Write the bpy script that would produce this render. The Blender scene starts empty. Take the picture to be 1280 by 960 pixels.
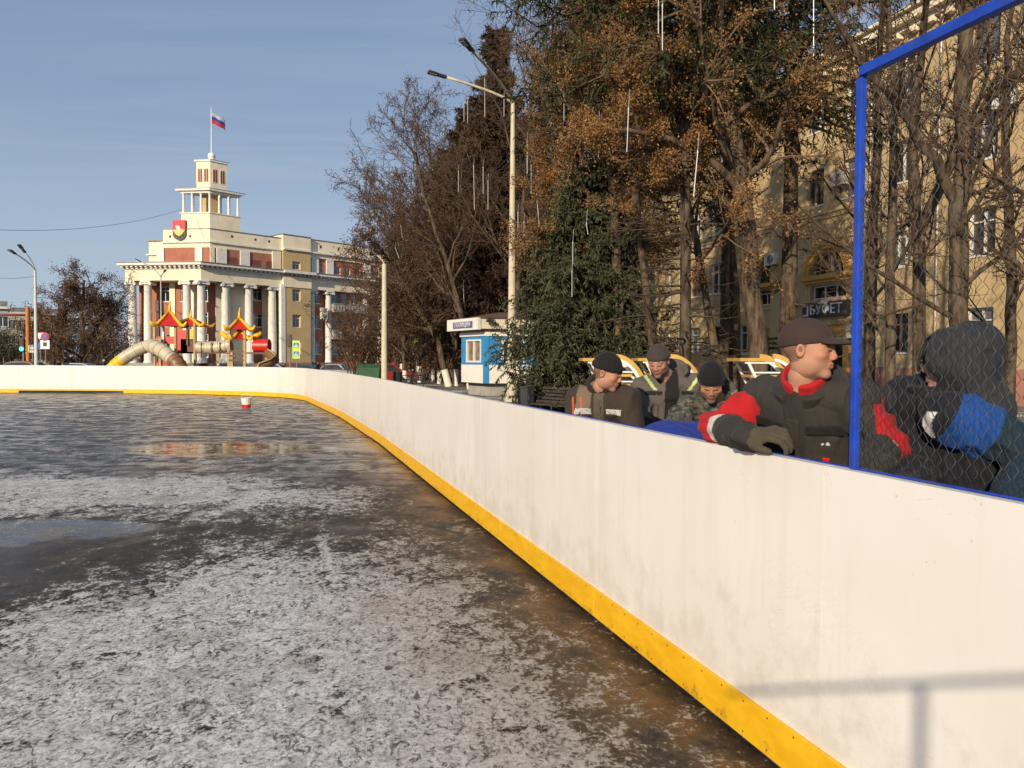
import bpy, math, random
import numpy as np
from mathutils import Vector, Matrix
random.seed(7); RNG = np.random.default_rng(11)
PI = math.pi
scene = bpy.context.scene
COL = scene.collection

# ---------------------------------------------------------------- camera
F_PX = 961.0
CAMH = 1.57
PITCH = math.atan(31.0/F_PX)
ROLL = math.radians(0.3)
cam_d = bpy.data.cameras.new("camera"); cam = bpy.data.objects.new("camera", cam_d); COL.objects.link(cam)
cam_d.sensor_width = 36.0; cam_d.lens = F_PX/1280*36; cam_d.clip_end = 3000; cam_d.clip_start = 0.05
CR = Matrix.Rotation(PI/2-PITCH, 3, 'X') @ Matrix.Rotation(ROLL, 3, 'Z')
cam.matrix_world = Matrix.Translation((0, 0, CAMH)) @ CR.to_4x4()
scene.camera = cam
def at(px, py, Y):
    """world point whose forward distance is Y for a spot measured on the photograph (1280x960)"""
    d = CR @ Vector(((px-640)/F_PX, (480-py)/F_PX, -1.0))
    s = Y/d.y
    return Vector((d.x*s, Y, CAMH+d.z*s))
def atX(px, Y): return at(px, 450, Y).x

# ---------------------------------------------------------------- light
SUN_AZ = Vector((-0.40, -0.917)); SUN_EL = math.radians(19)
sd = Vector((SUN_AZ.x*math.cos(SUN_EL), SUN_AZ.y*math.cos(SUN_EL), math.sin(SUN_EL))).normalized()
sl = bpy.data.lights.new("sun", 'SUN'); sl.energy = 4.7; sl.angle = math.radians(0.53); sl.color = (1.0, 0.84, 0.63)
so = bpy.data.objects.new("sun", sl); COL.objects.link(so); so.rotation_euler = sd.to_track_quat('Z', 'Y').to_euler()
so.location = (0, 0, 50)

# ---------------------------------------------------------------- node expressions
class NT:
    """tiny helper that writes node trees as expressions"""
    def __init__(s, tree): s.t = tree; s.n = tree.nodes; s.l = tree.links
    def put(s, sock, v):
        if isinstance(v, X): s.l.new(v.s, sock)
        elif isinstance(v, bpy.types.NodeSocket): s.l.new(v, sock)
        elif v is not None:
            try: sock.default_value = v
            except Exception: sock.default_value = (*v, 1.0) if len(v) == 3 else v
    def math(s, op, a, b=None, c=None, clamp=False):
        n = s.n.new('ShaderNodeMath'); n.operation = op; n.use_clamp = clamp
        s.put(n.inputs[0], a)
        if b is not None: s.put(n.inputs[1], b)
        if c is not None: s.put(n.inputs[2], c)
        return X(s, n.outputs[0])
    def pos(s):
        g = s.n.new('ShaderNodeNewGeometry'); return X(s, g.outputs['Position'])
    def obj(s):
        g = s.n.new('ShaderNodeTexCoord'); return X(s, g.outputs['Object'])
    def sep(s, v):
        n = s.n.new('ShaderNodeSeparateXYZ'); s.put(n.inputs[0], v); return [X(s, o) for o in n.outputs]
    def comb(s, x, y, z):
        n = s.n.new('ShaderNodeCombineXYZ'); s.put(n.inputs[0], x); s.put(n.inputs[1], y); s.put(n.inputs[2], z); return X(s, n.outputs[0])
    def mapv(s, v, scale=(1, 1, 1), rot=(0, 0, 0), loc=(0, 0, 0)):
        n = s.n.new('ShaderNodeMapping'); s.put(n.inputs[0], v); n.inputs['Scale'].default_value = scale
        n.inputs['Rotation'].default_value = rot; n.inputs['Location'].default_value = loc; return X(s, n.outputs[0])
    def noise(s, v, scale=5, detail=4, rough=.55, dist=0, col=False):
        n = s.n.new('ShaderNodeTexNoise'); s.put(n.inputs['Vector'], v); n.inputs['Scale'].default_value = scale
        n.inputs['Detail'].default_value = detail; n.inputs['Roughness'].default_value = rough; n.inputs['Distortion'].default_value = dist
        return X(s, n.outputs['Color' if col else 0])
    def voro(s, v, scale=5, feat='F1', out='Distance', rnd=1.0):
        n = s.n.new('ShaderNodeTexVoronoi'); s.put(n.inputs['Vector'], v); n.inputs['Scale'].default_value = scale; n.feature = feat
        n.inputs['Randomness'].default_value = rnd
        return X(s, n.outputs[out])
    def ss(s, x, a, b):
        n = s.n.new('ShaderNodeMapRange'); n.interpolation_type = 'SMOOTHSTEP'; s.put(n.inputs[0], x)
        s.put(n.inputs[1], a); s.put(n.inputs[2], b); n.inputs[3].default_value = 0; n.inputs[4].default_value = 1
        return X(s, n.outputs[0])
    def mix(s, f, a, b):
        n = s.n.new('ShaderNodeMix'); n.data_type = 'RGBA'; s.put(n.inputs[0], f); s.put(n.inputs[6], a); s.put(n.inputs[7], b)
        return X(s, n.outputs[2])
    def rand(s):
        n = s.n.new('ShaderNodeObjectInfo'); return X(s, n.outputs['Random'])
    def bump(s, h, strength=.3, dist=.02):
        n = s.n.new('ShaderNodeBump'); s.put(n.inputs['Height'], h); s.put(n.inputs['Strength'], strength); n.inputs['Distance'].default_value = dist
        return X(s, n.outputs[0])
    def attr(s, name='col'):
        n = s.n.new('ShaderNodeAttribute'); n.attribute_name = name; return X(s, n.outputs['Color'])
class X:
    def __init__(s, nt, sock): s.nt = nt; s.s = sock
    def __add__(s, o): return s.nt.math('ADD', s, o)
    __radd__ = __add__
    def __sub__(s, o): return s.nt.math('SUBTRACT', s, o)
    def __rsub__(s, o): return s.nt.math('SUBTRACT', o, s)
    def __mul__(s, o): return s.nt.math('MULTIPLY', s, o)
    __rmul__ = __mul__
    def __truediv__(s, o): return s.nt.math('DIVIDE', s, o)
    def max(s, o): return s.nt.math('MAXIMUM', s, o)
    def min(s, o): return s.nt.math('MINIMUM', s, o)
    def clamp(s): return s.nt.math('ADD', s, 0.0, clamp=True)
def c4(c): return (*c, 1.0) if len(c) == 3 else c
MATS = {}
def newmat(name):
    m = bpy.data.materials.new(name); m.use_nodes = True; nt = NT(m.node_tree)
    b = m.node_tree.nodes['Principled BSDF']; MATS[name] = m
    return m, nt, b
def mat(name, col, rough=.7, var=.12, scale=6.0, bump=.0, bscale=40, metal=0, spec=.5, streak=0, dirt=None, dirt_amt=.0, sheen=0):
    """procedural paint/plaster/wood: base colour broken up by noise, optional dirt and vertical streaks, fine bump"""
    if name in MATS: return MATS[name]
    m, nt, b = newmat(name)
    p = nt.obj()
    n1 = nt.noise(p, scale, 5, .6)
    c = nt.mix(nt.ss(n1, .25, .75), c4([max(0, x*(1-var)) for x in col]), c4([min(1, x*(1+var)) for x in col]))
    if streak:
        st = nt.noise(nt.mapv(p, (14, 14, .5)), 1.0, 3, .6)
        c = nt.mix(nt.ss(st, .45, .8)*streak, c, c4([x*.6 for x in col]))
    if dirt is not None:
        d = nt.noise(p, scale*.37, 6, .68)
        c = nt.mix(nt.ss(d, .5, .72)*dirt_amt, c, c4(dirt))
    nt.put(b.inputs['Base Color'], c)
    nt.put(b.inputs['Roughness'], nt.noise(p, scale*2, 3)*.25+(rough-.12))
    b.inputs['Metallic'].default_value = metal; b.inputs['Specular IOR Level'].default_value = spec
    if sheen: b.inputs['Sheen Weight'].default_value = sheen
    if bump: nt.put(b.inputs['Normal'], nt.bump(nt.noise(p, bscale, 4, .6), bump, .01))
    return m

# ---------------------------------------------------------------- world: clear winter sky with thin cirrus
w = bpy.data.worlds.new("World"); scene.world = w; w.use_nodes = True
nt = NT(w.node_tree); bg = w.node_tree.nodes['Background']
sky = w.node_tree.nodes.new('ShaderNodeTexSky'); sky.sky_type = 'NISHITA'; sky.sun_disc = False
sky.sun_elevation = SUN_EL; sky.sun_rotation = math.atan2(sd.x, sd.y); sky.air_density = 1.0; sky.dust_density = .4; sky.ozone_density = 1.2
tc = w.node_tree.nodes.new('ShaderNodeTexCoord')
v = X(nt, tc.outputs['Generated'])
x, y, z = nt.sep(v)
zz = z.max(.03)
pv = nt.comb(x/zz, y/zz, 0.0)
ci = nt.noise(nt.mapv(pv, (.55, 1.7, 1), (0, 0, .5)), .8, 7, .62, .6)
ci2 = nt.noise(nt.mapv(pv, (.2, .35, 1), (0, 0, .3)), .9, 3, .5)
cm = nt.ss(ci, .40, .66)*nt.ss(ci2, .25, .60)*.38
hz = nt.ss(z, .5, .0)*.35+.52
base = nt.mix(hz.clamp(), X(nt, sky.outputs[0]), nt.mix(nt.ss(z, .35, .0), (2.95, 4.0, 5.9, 1), (4.5, 5.5, 6.8, 1)))
nt.put(bg.inputs[0], nt.mix(cm.clamp(), base, (4.6, 5.1, 6.2, 1)))
bg.inputs[1].default_value = .095

vs = scene.view_settings; vs.view_transform = 'Standard'; vs.look = 'None'; vs.exposure = 0.06; vs.gamma = 1; vs.use_curve_mapping = False
scene.render.engine = 'CYCLES'
scene.cycles.max_bounces = 6; scene.cycles.diffuse_bounces = 2; scene.cycles.glossy_bounces = 3; scene.cycles.transmission_bounces = 3; scene.cycles.transparent_max_bounces = 6
scene.cycles.caustics_reflective = False; scene.cycles.caustics_refractive = False
scene.cycles.use_denoising = True

# ---------------------------------------------------------------- objects
def tag(o, label=None, cat=None, group=None, kind=None):
    if label: o['label'] = label
    if cat: o['category'] = cat
    if group: o['group'] = group
    if kind: o['kind'] = kind
    return o
def empty(name, loc, label=None, cat=None, group=None, rz=0):
    o = bpy.data.objects.new(name, None); COL.objects.link(o); o.location = loc; o.rotation_euler = (0, 0, rz); o.empty_display_size = .2
    tag(o, label, cat, group); return o
class MB:
    def __init__(s): s.v = []; s.f = []; s.m = []; s.mats = []
    def mi(s, m):
        if m is None: return 0
        if m not in s.mats: s.mats.append(m)
        return s.mats.index(m)
    def add(s, vs, fs, m=None):
        k = len(s.v); s.v.extend([tuple(q) for q in vs]); i = s.mi(m)
        for f in fs: s.f.append([k+a for a in f]); s.m.append(i)
        return s
    def hexa(s, p, m=None):
        return s.add(p, [(0, 3, 2, 1), (4, 5, 6, 7), (0, 1, 5, 4), (1, 2, 6, 5), (2, 3, 7, 6), (3, 0, 4, 7)], m)
    def box(s, x0, x1, y0, y1, z0, z1, m=None):
        return s.hexa([(x0, y0, z0), (x1, y0, z0), (x1, y1, z0), (x0, y1, z0), (x0, y0, z1), (x1, y0, z1), (x1, y1, z1), (x0, y1, z1)], m)
    def bar(s, a, b, w, h=None, m=None, up=(0, 0, 1)):
        a = Vector(a); b = Vector(b); h = h or w; t = (b-a).normalized(); u = Vector(up)
        if abs(t.dot(u)) > .98: u = Vector((0, 1, 0))
        r = t.cross(u).normalized(); u = r.cross(t).normalized()
        P = []
        for q in (a, b):
            for (i, j) in ((-1, -1), (1, -1), (1, 1), (-1, 1)): P.append(q+r*(i*w/2)+u*(j*h/2))
        return s.add(P, [(0, 1, 2, 3), (7, 6, 5, 4), (0, 4, 5, 1), (1, 5, 6, 2), (2, 6, 7, 3), (3, 7, 4, 0)], m)
    def tube(s, pts, rad, n=8, m=None, cap=True):
        pts = [Vector(p) for p in pts]
        if not hasattr(rad, '__len__'): rad = [rad]*len(pts)
        k = len(s.v); i0 = s.mi(m); u = None
        for i, p in enumerate(pts):
            t = (pts[min(i+1, len(pts)-1)]-pts[max(i-1, 0)]).normalized()
            if u is None:
                u = Vector((0, 0, 1)) if abs(t.z) < .9 else Vector((1, 0, 0))
            r = t.cross(u).normalized(); u = r.cross(t).normalized()
            for j in range(n):
                a = 2*PI*j/n; s.v.append(tuple(p+(r*math.cos(a)+u*math.sin(a))*rad[i]))
        for i in range(len(pts)-1):
            for j in range(n):
                a = k+i*n+j; b = k+i*n+(j+1) % n; s.f.append([a, b, b+n, a+n]); s.m.append(i0)
        if cap:
            s.f.append([k+j for j in range(n)][::-1]); s.m.append(i0)
            q = k+(len(pts)-1)*n; s.f.append([q+j for j in range(n)]); s.m.append(i0)
        return s
    def lathe(s, prof, c=(0, 0, 0), n=20, m=None):
        k = len(s.v); i0 = s.mi(m)
        for (r, z) in prof:
            for j in range(n):
                a = 2*PI*j/n; s.v.append((c[0]+r*math.cos(a), c[1]+r*math.sin(a), c[2]+z))
        for i in range(len(prof)-1):
            for j in range(n):
                a = k+i*n+j; b = k+i*n+(j+1) % n; s.f.append([a, b, b+n, a+n]); s.m.append(i0)
        s.f.append([k+j for j in range(n)][::-1]); s.m.append(i0)
        q = k+(len(prof)-1)*n; s.f.append([q+j for j in range(n)]); s.m.append(i0)
        return s
    def prism(s, poly, z0, z1, m=None):
        n = len(poly); vs = [(x, y, z0) for x, y in poly]+[(x, y, z1) for x, y in poly]
        fs = [[(i), (i+1) % n, (i+1) % n+n, i+n] for i in range(n)]+[list(range(n))[::-1], [i+n for i in range(n)]]
        return s.add(vs, fs, m)
    def build(s, name, m=None, parent=None, smooth=False, origin=None, bevel=0, auto=None):
        me = bpy.data.meshes.new(name)
        V = s.v
        if origin is not None: V = [(x-origin[0], y-origin[1], z-origin[2]) for x, y, z in V]
        me.from_pydata(V, [], s.f)
        for q in (s.mats if s.mats else [m]): me.materials.append(q)
        if s.mats: me.polygons.foreach_set('material_index', s.m)
        import bmesh
        bm = bmesh.new(); bm.from_mesh(me); bmesh.ops.recalc_face_normals(bm, faces=bm.faces); bm.to_mesh(me); bm.free()
        o = bpy.data.objects.new(name, me); COL.objects.link(o)
        if origin is not None: o.location = origin
        if parent is not None: o.parent = parent
        if smooth:
            me.polygons.foreach_set('use_smooth', [True]*len(me.polygons))
            if auto: me.set_sharp_from_angle(angle=math.radians(auto))
        if bevel:
            b = o.modifiers.new('bevel', 'BEVEL'); b.width = bevel; b.segments = 2; b.limit_method = 'ANGLE'
        return o
def npmesh(name, V, Fs, m, parent=None, smooth=False, mi=None, col=None, mats=None):
    """V (n,3), Fs (k,3|4) -> object"""
    V = np.ascontiguousarray(V, dtype=np.float32); Fs = np.ascontiguousarray(Fs, dtype=np.int32)
    me = bpy.data.meshes.new(name); k = Fs.shape[1]
    me.vertices.add(len(V)); me.vertices.foreach_set('co', V.ravel())
    me.loops.add(Fs.size); me.loops.foreach_set('vertex_index', Fs.ravel())
    me.polygons.add(len(Fs)); me.polygons.foreach_set('loop_start', np.arange(0, Fs.size, k, dtype=np.int32))
    try: me.polygons.foreach_set('loop_total', np.full(len(Fs), k, dtype=np.int32))
    except Exception: pass
    for q in (mats or [m]): me.materials.append(q)
    if mi is not None: me.polygons.foreach_set('material_index', np.asarray(mi, dtype=np.int32))
    me.polygons.foreach_set('use_smooth', np.full(len(Fs), smooth))
    if col is not None:
        a = me.color_attributes.new('col', 'FLOAT_COLOR', 'POINT')
        c = np.ones((len(V), 4), dtype=np.float32); c[:, :3] = col; a.data.foreach_set('color', c.ravel())
    me.update(); me.validate()
    o = bpy.data.objects.new(name, me); COL.objects.link(o)
    if parent is not None: o.parent = parent
    return o
def copy_tree(o, parent=None):
    c = o.copy(); COL.objects.link(c)
    if parent is not None: c.parent = parent
    for ch in list(o.children): copy_tree(ch, c)
    return c
def text_mesh(txt, size, depth, m, name, parent, M, align='CENTER', spacing=1.0):
    cu = bpy.data.curves.new(name, 'FONT'); cu.body = txt; cu.size = size; cu.extrude = depth; cu.align_x = align; cu.align_y = 'CENTER'; cu.space_character = spacing
    t = bpy.data.objects.new(name, cu); COL.objects.link(t); bpy.context.view_layer.update()
    me = bpy.data.meshes.new_from_object(t.evaluated_get(bpy.context.evaluated_depsgraph_get())); bpy.data.objects.remove(t)
    me.name = name; me.materials.clear(); me.materials.append(m); me.transform(M)
    o = bpy.data.objects.new(name, me); COL.objects.link(o)
    if parent is not None: o.parent = parent
    return o
class Fr:
    """facade frame: u along the wall, n outward, z up"""
    def __init__(s, o, u, n): s.o = Vector((o[0], o[1], 0)); s.u = Vector((u[0], u[1], 0)).normalized(); s.n = Vector((n[0], n[1], 0)).normalized()
    def p(s, u, n, z): q = s.o+s.u*u+s.n*n; return (q.x, q.y, z)
    def box(s, mb, u0, u1, z0, z1, n0, n1, m=None):
        return mb.hexa([s.p(u0, n0, z0), s.p(u1, n0, z0), s.p(u1, n1, z0), s.p(u0, n1, z0), s.p(u0, n0, z1), s.p(u1, n0, z1), s.p(u1, n1, z1), s.p(u0, n1, z1)], m)
    def M(s, u, n, z):
        """matrix taking x->u, y->z(up), z->n for texts and flat shapes"""
        q = Vector(s.p(u, n, z)); R = Matrix((s.u, Vector((0, 0, 1)), s.n)).transposed().to_4x4(); return Matrix.Translation(q) @ R
    def s_at(s, px):
        """u where the wall line passes under photograph column px"""
        t = at(px, 450, 1.0).x
        return (t*s.o.y-s.o.x)/(s.u.x-t*s.u.y)
def wall_holes(fr, mb, u0, u1, z0, z1, holes, n0, n1, m=None):
    us = sorted({u0, u1, *[min(max(h[0], u0), u1) for h in holes], *[min(max(h[1], u0), u1) for h in holes]})
    for a, b in zip(us[:-1], us[1:]):
        if b-a < 1e-4: continue
        mid = (a+b)/2; hs = sorted([(h[2], h[3]) for h in holes if h[0] < mid < h[1]])
        z = z0
        for (p, q) in hs:
            if p > z: fr.box(mb, a, b, z, p, n0, n1, m)
            z = max(z, q)
        if z < z1: fr.box(mb, a, b, z, z1, n0, n1, m)

# ---------------------------------------------------------------- glass
def glassmat(name, tint, rough=.06):
    m, nt, b = newmat(name); p = nt.obj()
    n = nt.noise(p, .9, 2)
    nt.put(b.inputs['Base Color'], nt.mix(nt.ss(n, .35, .7), c4([t*.5 for t in tint]), c4(tint)))
    b.inputs['Roughness'].default_value = rough; b.inputs['Specular IOR Level'].default_value = .9; b.inputs['IOR'].default_value = 1.6
    nt.put(b.inputs['Normal'], nt.bump(nt.noise(p, 1.3, 2), .12, .02))
    return m
G_DARK = glassmat('window_glass_dark', (.03, .035, .04))
G_MID = glassmat('window_glass_curtain', (.16, .17, .17))
# ================================================================ boards path
def bl(Y): return 1.94-.31*Y          # the straight run of the boards beside the camera
def gz(x, y):                          # terrain: the street beyond lies a little lower
    t = min(max((y-38)/30.0, 0), 1); t = t*t*(3-2*t)
    return -.42*t
path = [Vector((bl(-1.2), -1.2))]
Yc = -1.2+2.0*0
k = 0
# panel seams measured at Y = 4.59 and 2.70
ys = [.80-1.9, .80, 2.70, 4.60]
while ys[-1] < 25: ys.append(ys[-1]+1.91)
ys = [q for q in ys if q < 26.2]+[26.6]
ys = [q for q in ys if q < 15.5]
path = [Vector((bl(q), q)) for q in ys]
# rounded corner then the far side
corner = [(-3.28, 16.6), (-3.92, 18.5), (-4.58, 20.4), (-5.3, 22.3), (-6.03, 24.2), (-6.8, 26.2), (-7.55, 28.1), (-8.3, 29.4), (-9.3, 30.5), (-10.5, 31.3), (-12.0, 32.0)]
path += [Vector(c) for c in corner]
for px, y in ((240, 32.6), (154, 33.0), (90, 33.1), (23, 33.0), (-45, 32.8), (-115, 32.6), (-190, 32.4)):
    path.append(Vector((atX(px, y), y)))
BH = 1.2
# ---------------------------------------------------------------- board materials
def board_mat():
    m, nt, b = newmat('rink_board_paint'); p = nt.pos(); o = nt.obj()
    x, y, z = nt.sep(p)
    r = nt.rand()
    n1 = nt.noise(nt.mapv(p, (1, 1, 1)), 1.3, 6, .6)
    st = nt.noise(nt.mapv(p, (7, 7, .35)), 1.0, 5, .65)
    st2 = nt.noise(nt.mapv(p, (22, 22, .9)), 1.0, 3, .6)
    c = nt.mix(nt.ss(n1, .3, .72), (.77, .74, .69, 1), (.82, .80, .755, 1))
    c = nt.mix(nt.ss(st, .46, .78)*.34, c, (.60, .50, .38, 1))
    far = nt.ss(y, 3.0, 6.5)
    c = nt.mix(nt.ss(st2, .48, .75)*far*.30, c, (.62, .52, .41, 1))
    splash = nt.ss(nt.noise(p, 5, 6, .7)+(z*-.45+.30), .56, .80)
    c = nt.mix(splash*.35, c, (.50, .42, .33, 1))
    ck = nt.noise(nt.mapv(p, (1, 1, 1.3)), 2.3, 7, .75, .8); crk = nt.ss(nt.math('ABSOLUTE', ck-.5), .0035, .0012)*nt.ss(nt.noise(p, 1.1, 2), .54, .62)
    c = nt.mix(crk*.45, c, (.48, .43, .36, 1))
    spk = nt.ss(nt.voro(p, 26), .13, .06)*nt.ss(nt.noise(p, 3, 3), .56, .66)
    c = nt.mix(spk*.5, c, (.35, .30, .24, 1))
    sc = nt.noise(nt.mapv(p, (5, 5, 30), (.2, .35, .1)), 1.2, 4, .7)
    c = nt.mix(nt.ss(sc, .70, .76)*.35, c, (.45, .41, .36, 1))
    nt.put(b.inputs['Base Color'], nt.mix((r-.5)*.30+.10, c, (.66, .60, .52, 1)))
    nt.put(b.inputs['Roughness'], n1*.2+.35)
    nt.put(b.inputs['Normal'], nt.bump(nt.noise(nt.mapv(p, (1, 1, .35)), 18, 5, .6), .10, .01))
    return m
BM = board_mat()
def kick_mat():
    m, nt, b = newmat('yellow_kick_paint'); p = nt.pos(); x, y, z = nt.sep(p)
    n = nt.noise(nt.mapv(p, (3, 3, 8)), 1.5, 6, .65); n2 = nt.noise(p, 9, 6, .75)
    c = nt.mix(nt.ss(n, .3, .7), (.80, .42, .008, 1), (.90, .53, .016, 1))
    c = nt.mix(nt.ss(n2+(z*-1.6), .44, .60)*.55, c, (.22, .12, .03, 1))
    nt.put(b.inputs['Base Color'], c); b.inputs['Roughness'].default_value = .42
    nt.put(b.inputs['Normal'], nt.bump(nt.noise(p, 30, 3), .12, .006))
    return m
KM = kick_mat()
BLUE = mat('blue_frame_paint', (.012, .055, .42), .35, .25, 14, .1, 60, dirt=(.06, .06, .09), dirt_amt=.5)
SCREW = mat('screw_steel', (.12, .09, .06), .5, .3, 30, metal=.6)
bo = empty('hockey_boards', (0, 0, 0), 'long white rink barrier with yellow kick strip curving round the dirty ice', 'rink barrier')
for i in range(len(path)-1):
    a, b_ = path[i], path[i+1]; t = (b_-a).normalized(); n = Vector((t.y, -t.x))     # n points away from the rink
    L = (b_-a).length
    F = Fr((a.x, a.y), (t.x, t.y), (-n.x, -n.y))        # outward normal of the painted face = towards the rink
    gap = .0022 if i > 0 else 0
    short = i in (len(path)-6, len(path)-5)              # the two gate leaves hang higher off the ice
    z0 = .19 if short else .05
    mb = MB(); F.box(mb, gap, L-gap, z0, BH, -.0455, 0); mb.build('panel', BM, bo)
    mb = MB()
    if short: F.box(mb, gap, L-gap, .12, .19, -.04, .012)
    else: F.box(mb, gap, L-gap, .022, .19, -.04, .016)
    mb.build('kick_plate', KM, bo, bevel=.0012)
    mb = MB(); F.box(mb, 0, L, BH-.05, BH+(.003 if a.y < 6 else -.004), -.064, -.046)
    mb.build('cap_rail', BLUE, bo)
    if i < 8:
        mb = MB(); q = .12
        while q < L:
            for zz_ in (.045, .172):
                c = F.p(q+random.uniform(-.01, .01), .016, zz_); mb.lathe([(.0045, 0), (.003, .0)], (0, 0, 0), 6) if False else None
                F.box(mb, q-.003, q+.003, zz_-.003, zz_+.003, .014, .018)
            q += .16
        mb.build('screw_row', SCREW, bo)
    # back bracing posts
    if short: continue
    mb = MB(); F.box(mb, L-.03, L+.03, 0, BH-.051, -.11, -.047); F.box(mb, L*.5-.03, L*.5+.03, 0, BH-.051, -.11, -.047)
    mb.build('brace', BLUE, bo)

# ---------------------------------------------------------------- protective net frame
d2 = Vector((-.31, 1)).normalized()
FB = Fr((bl(2.60), 2.60), (-d2.x, -d2.y), (-d2.y, d2.x))   # u runs toward the camera side, n = away... (checked below)
nout = Vector((-.955, -.296)); FB.n = Vector((nout.x, nout.y, 0))
ZT = 2.555
fr = empty('net_frame', (bl(2.6), 2.6, BH), 'blue steel frame with chain link mesh bolted above the boards', 'net frame')
NB = -.035
mb = MB(); FB.box(mb, 3.6, 3.626, BH+.003, ZT-.036, NB-.012, NB+.012); mb.build('post', BLUE, fr)
mb = MB(); FB.box(mb, -.013, .013, BH+.003, ZT-.036, NB-.012, NB+.012)
fr.location = (0, 0, 0)
mb.build('post', BLUE, fr, bevel=.003)
mb = MB(); FB.box(mb, .002, 3.64, ZT-.034, ZT, NB-.016, NB+.016); mb.build('top_beam', BLUE, fr, bevel=.003)
mb = MB(); FB.box(mb, -.017, .001, ZT-.034, ZT-.02, NB-.010, NB+.010); mb.build('weld_tab', mat('rusty_weld', (.25, .10, .04), .8, .4, 60), fr)
mb = MB(); FB.box(mb, .017, 3.6, BH+.004, BH+.009, NB-.005, NB+.005); mb.build('bottom_rail', BLUE, fr)
WIRE = mat('galvanised_wire', (.10, .105, .115), .5, .3, 20, metal=.7)
# woven chain-link
d = .0245; NU = int(3.55/d); nz_ = int((ZT-.036-BH-.03)/d)
VV = []; FF = []; base = 0
for i in range(NU):
    P = []
    for j in range(nz_+1):
        u = .02+(i+((i+j) % 2))*d; z_ = BH+.03+j*d; off = .004*(1 if (i+j) % 2 else -1)
        P.append(FB.p(u+random.uniform(-.0012, .0012), NB+off+.012*math.sin(i*.09+1)*math.sin(j*.06), z_+random.uniform(-.0012, .0012)))
    P = np.array(P); R = .0012
    for j in range(len(P)):
        for k_ in range(3):
            a = 2*PI*k_/3; VV.append(P[j]+np.array([math.cos(a)*R*FB.u.x+math.sin(a)*R*FB.n.x, math.cos(a)*R*FB.u.y+math.sin(a)*R*FB.n.y, 0]))
    for j in range(len(P)-1):
        for k_ in range(3):
            a = base+j*3+k_; b_ = base+j*3+(k_+1) % 3; FF.append((a, b_, b_+3, a+3))
    base += len(P)*3
npmesh('chain_link_mesh', np.array(VV), np.array(FF), WIRE, fr, True)

# ---------------------------------------------------------------- end frame behind the camera (its shadow lies on the boards)
# follows the line found from the shadow on the near panel
tan = math.tan(SUN_EL)
def caster(pt, z):
    dd = (ZT-z)/tan; return Vector((pt.x+SUN_AZ.x*dd, pt.y+SUN_AZ.y*dd))
A = caster(Vector((bl(3.12), 3.12)), .21); B = caster(Vector((bl(1.99), 1.99)), .74); Cp = caster(Vector((bl(2.24), 2.24)), .60)
t = (B-A).normalized()
E0 = A-t*.12; E1 = B+t*3.2
FE = Fr((E0.x, E0.y), (t.x, t.y), (-t.y, t.x)); LE = (E1-E0).length
eb = empty('end_boards', (0, 0, 0), 'white end barrier of the rink with a tall blue frame on top, behind the viewer', 'rink barrier')
eb['label'] = 'white end barrier of the rink carrying an open blue frame'
q = 0
while q < LE-.1:
    mb = MB(); FE.box(mb, q+.003, min(q+2, LE)-.003, .19, BH, -.045, 0); mb.build('panel', BM, eb)
    mb = MB(); FE.box(mb, q+.003, min(q+2, LE)-.003, .02, .19, -.04, .016); mb.build('kick_plate', KM, eb)
    q += 2
mb = MB(); FE.box(mb, 0, LE, ZT-.006, ZT+.010, -.018, 0); mb.build('top_beam', BLUE, eb)
up = (Cp-E0).dot(t)
for uu in (up, up-2.6, up+2.6):
    if 0 < uu < LE:
        mb = MB(); FE.box(mb, uu-.010, uu+.010, BH, ZT-.006, -.02, 0); mb.build('post', BLUE, eb)

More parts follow.
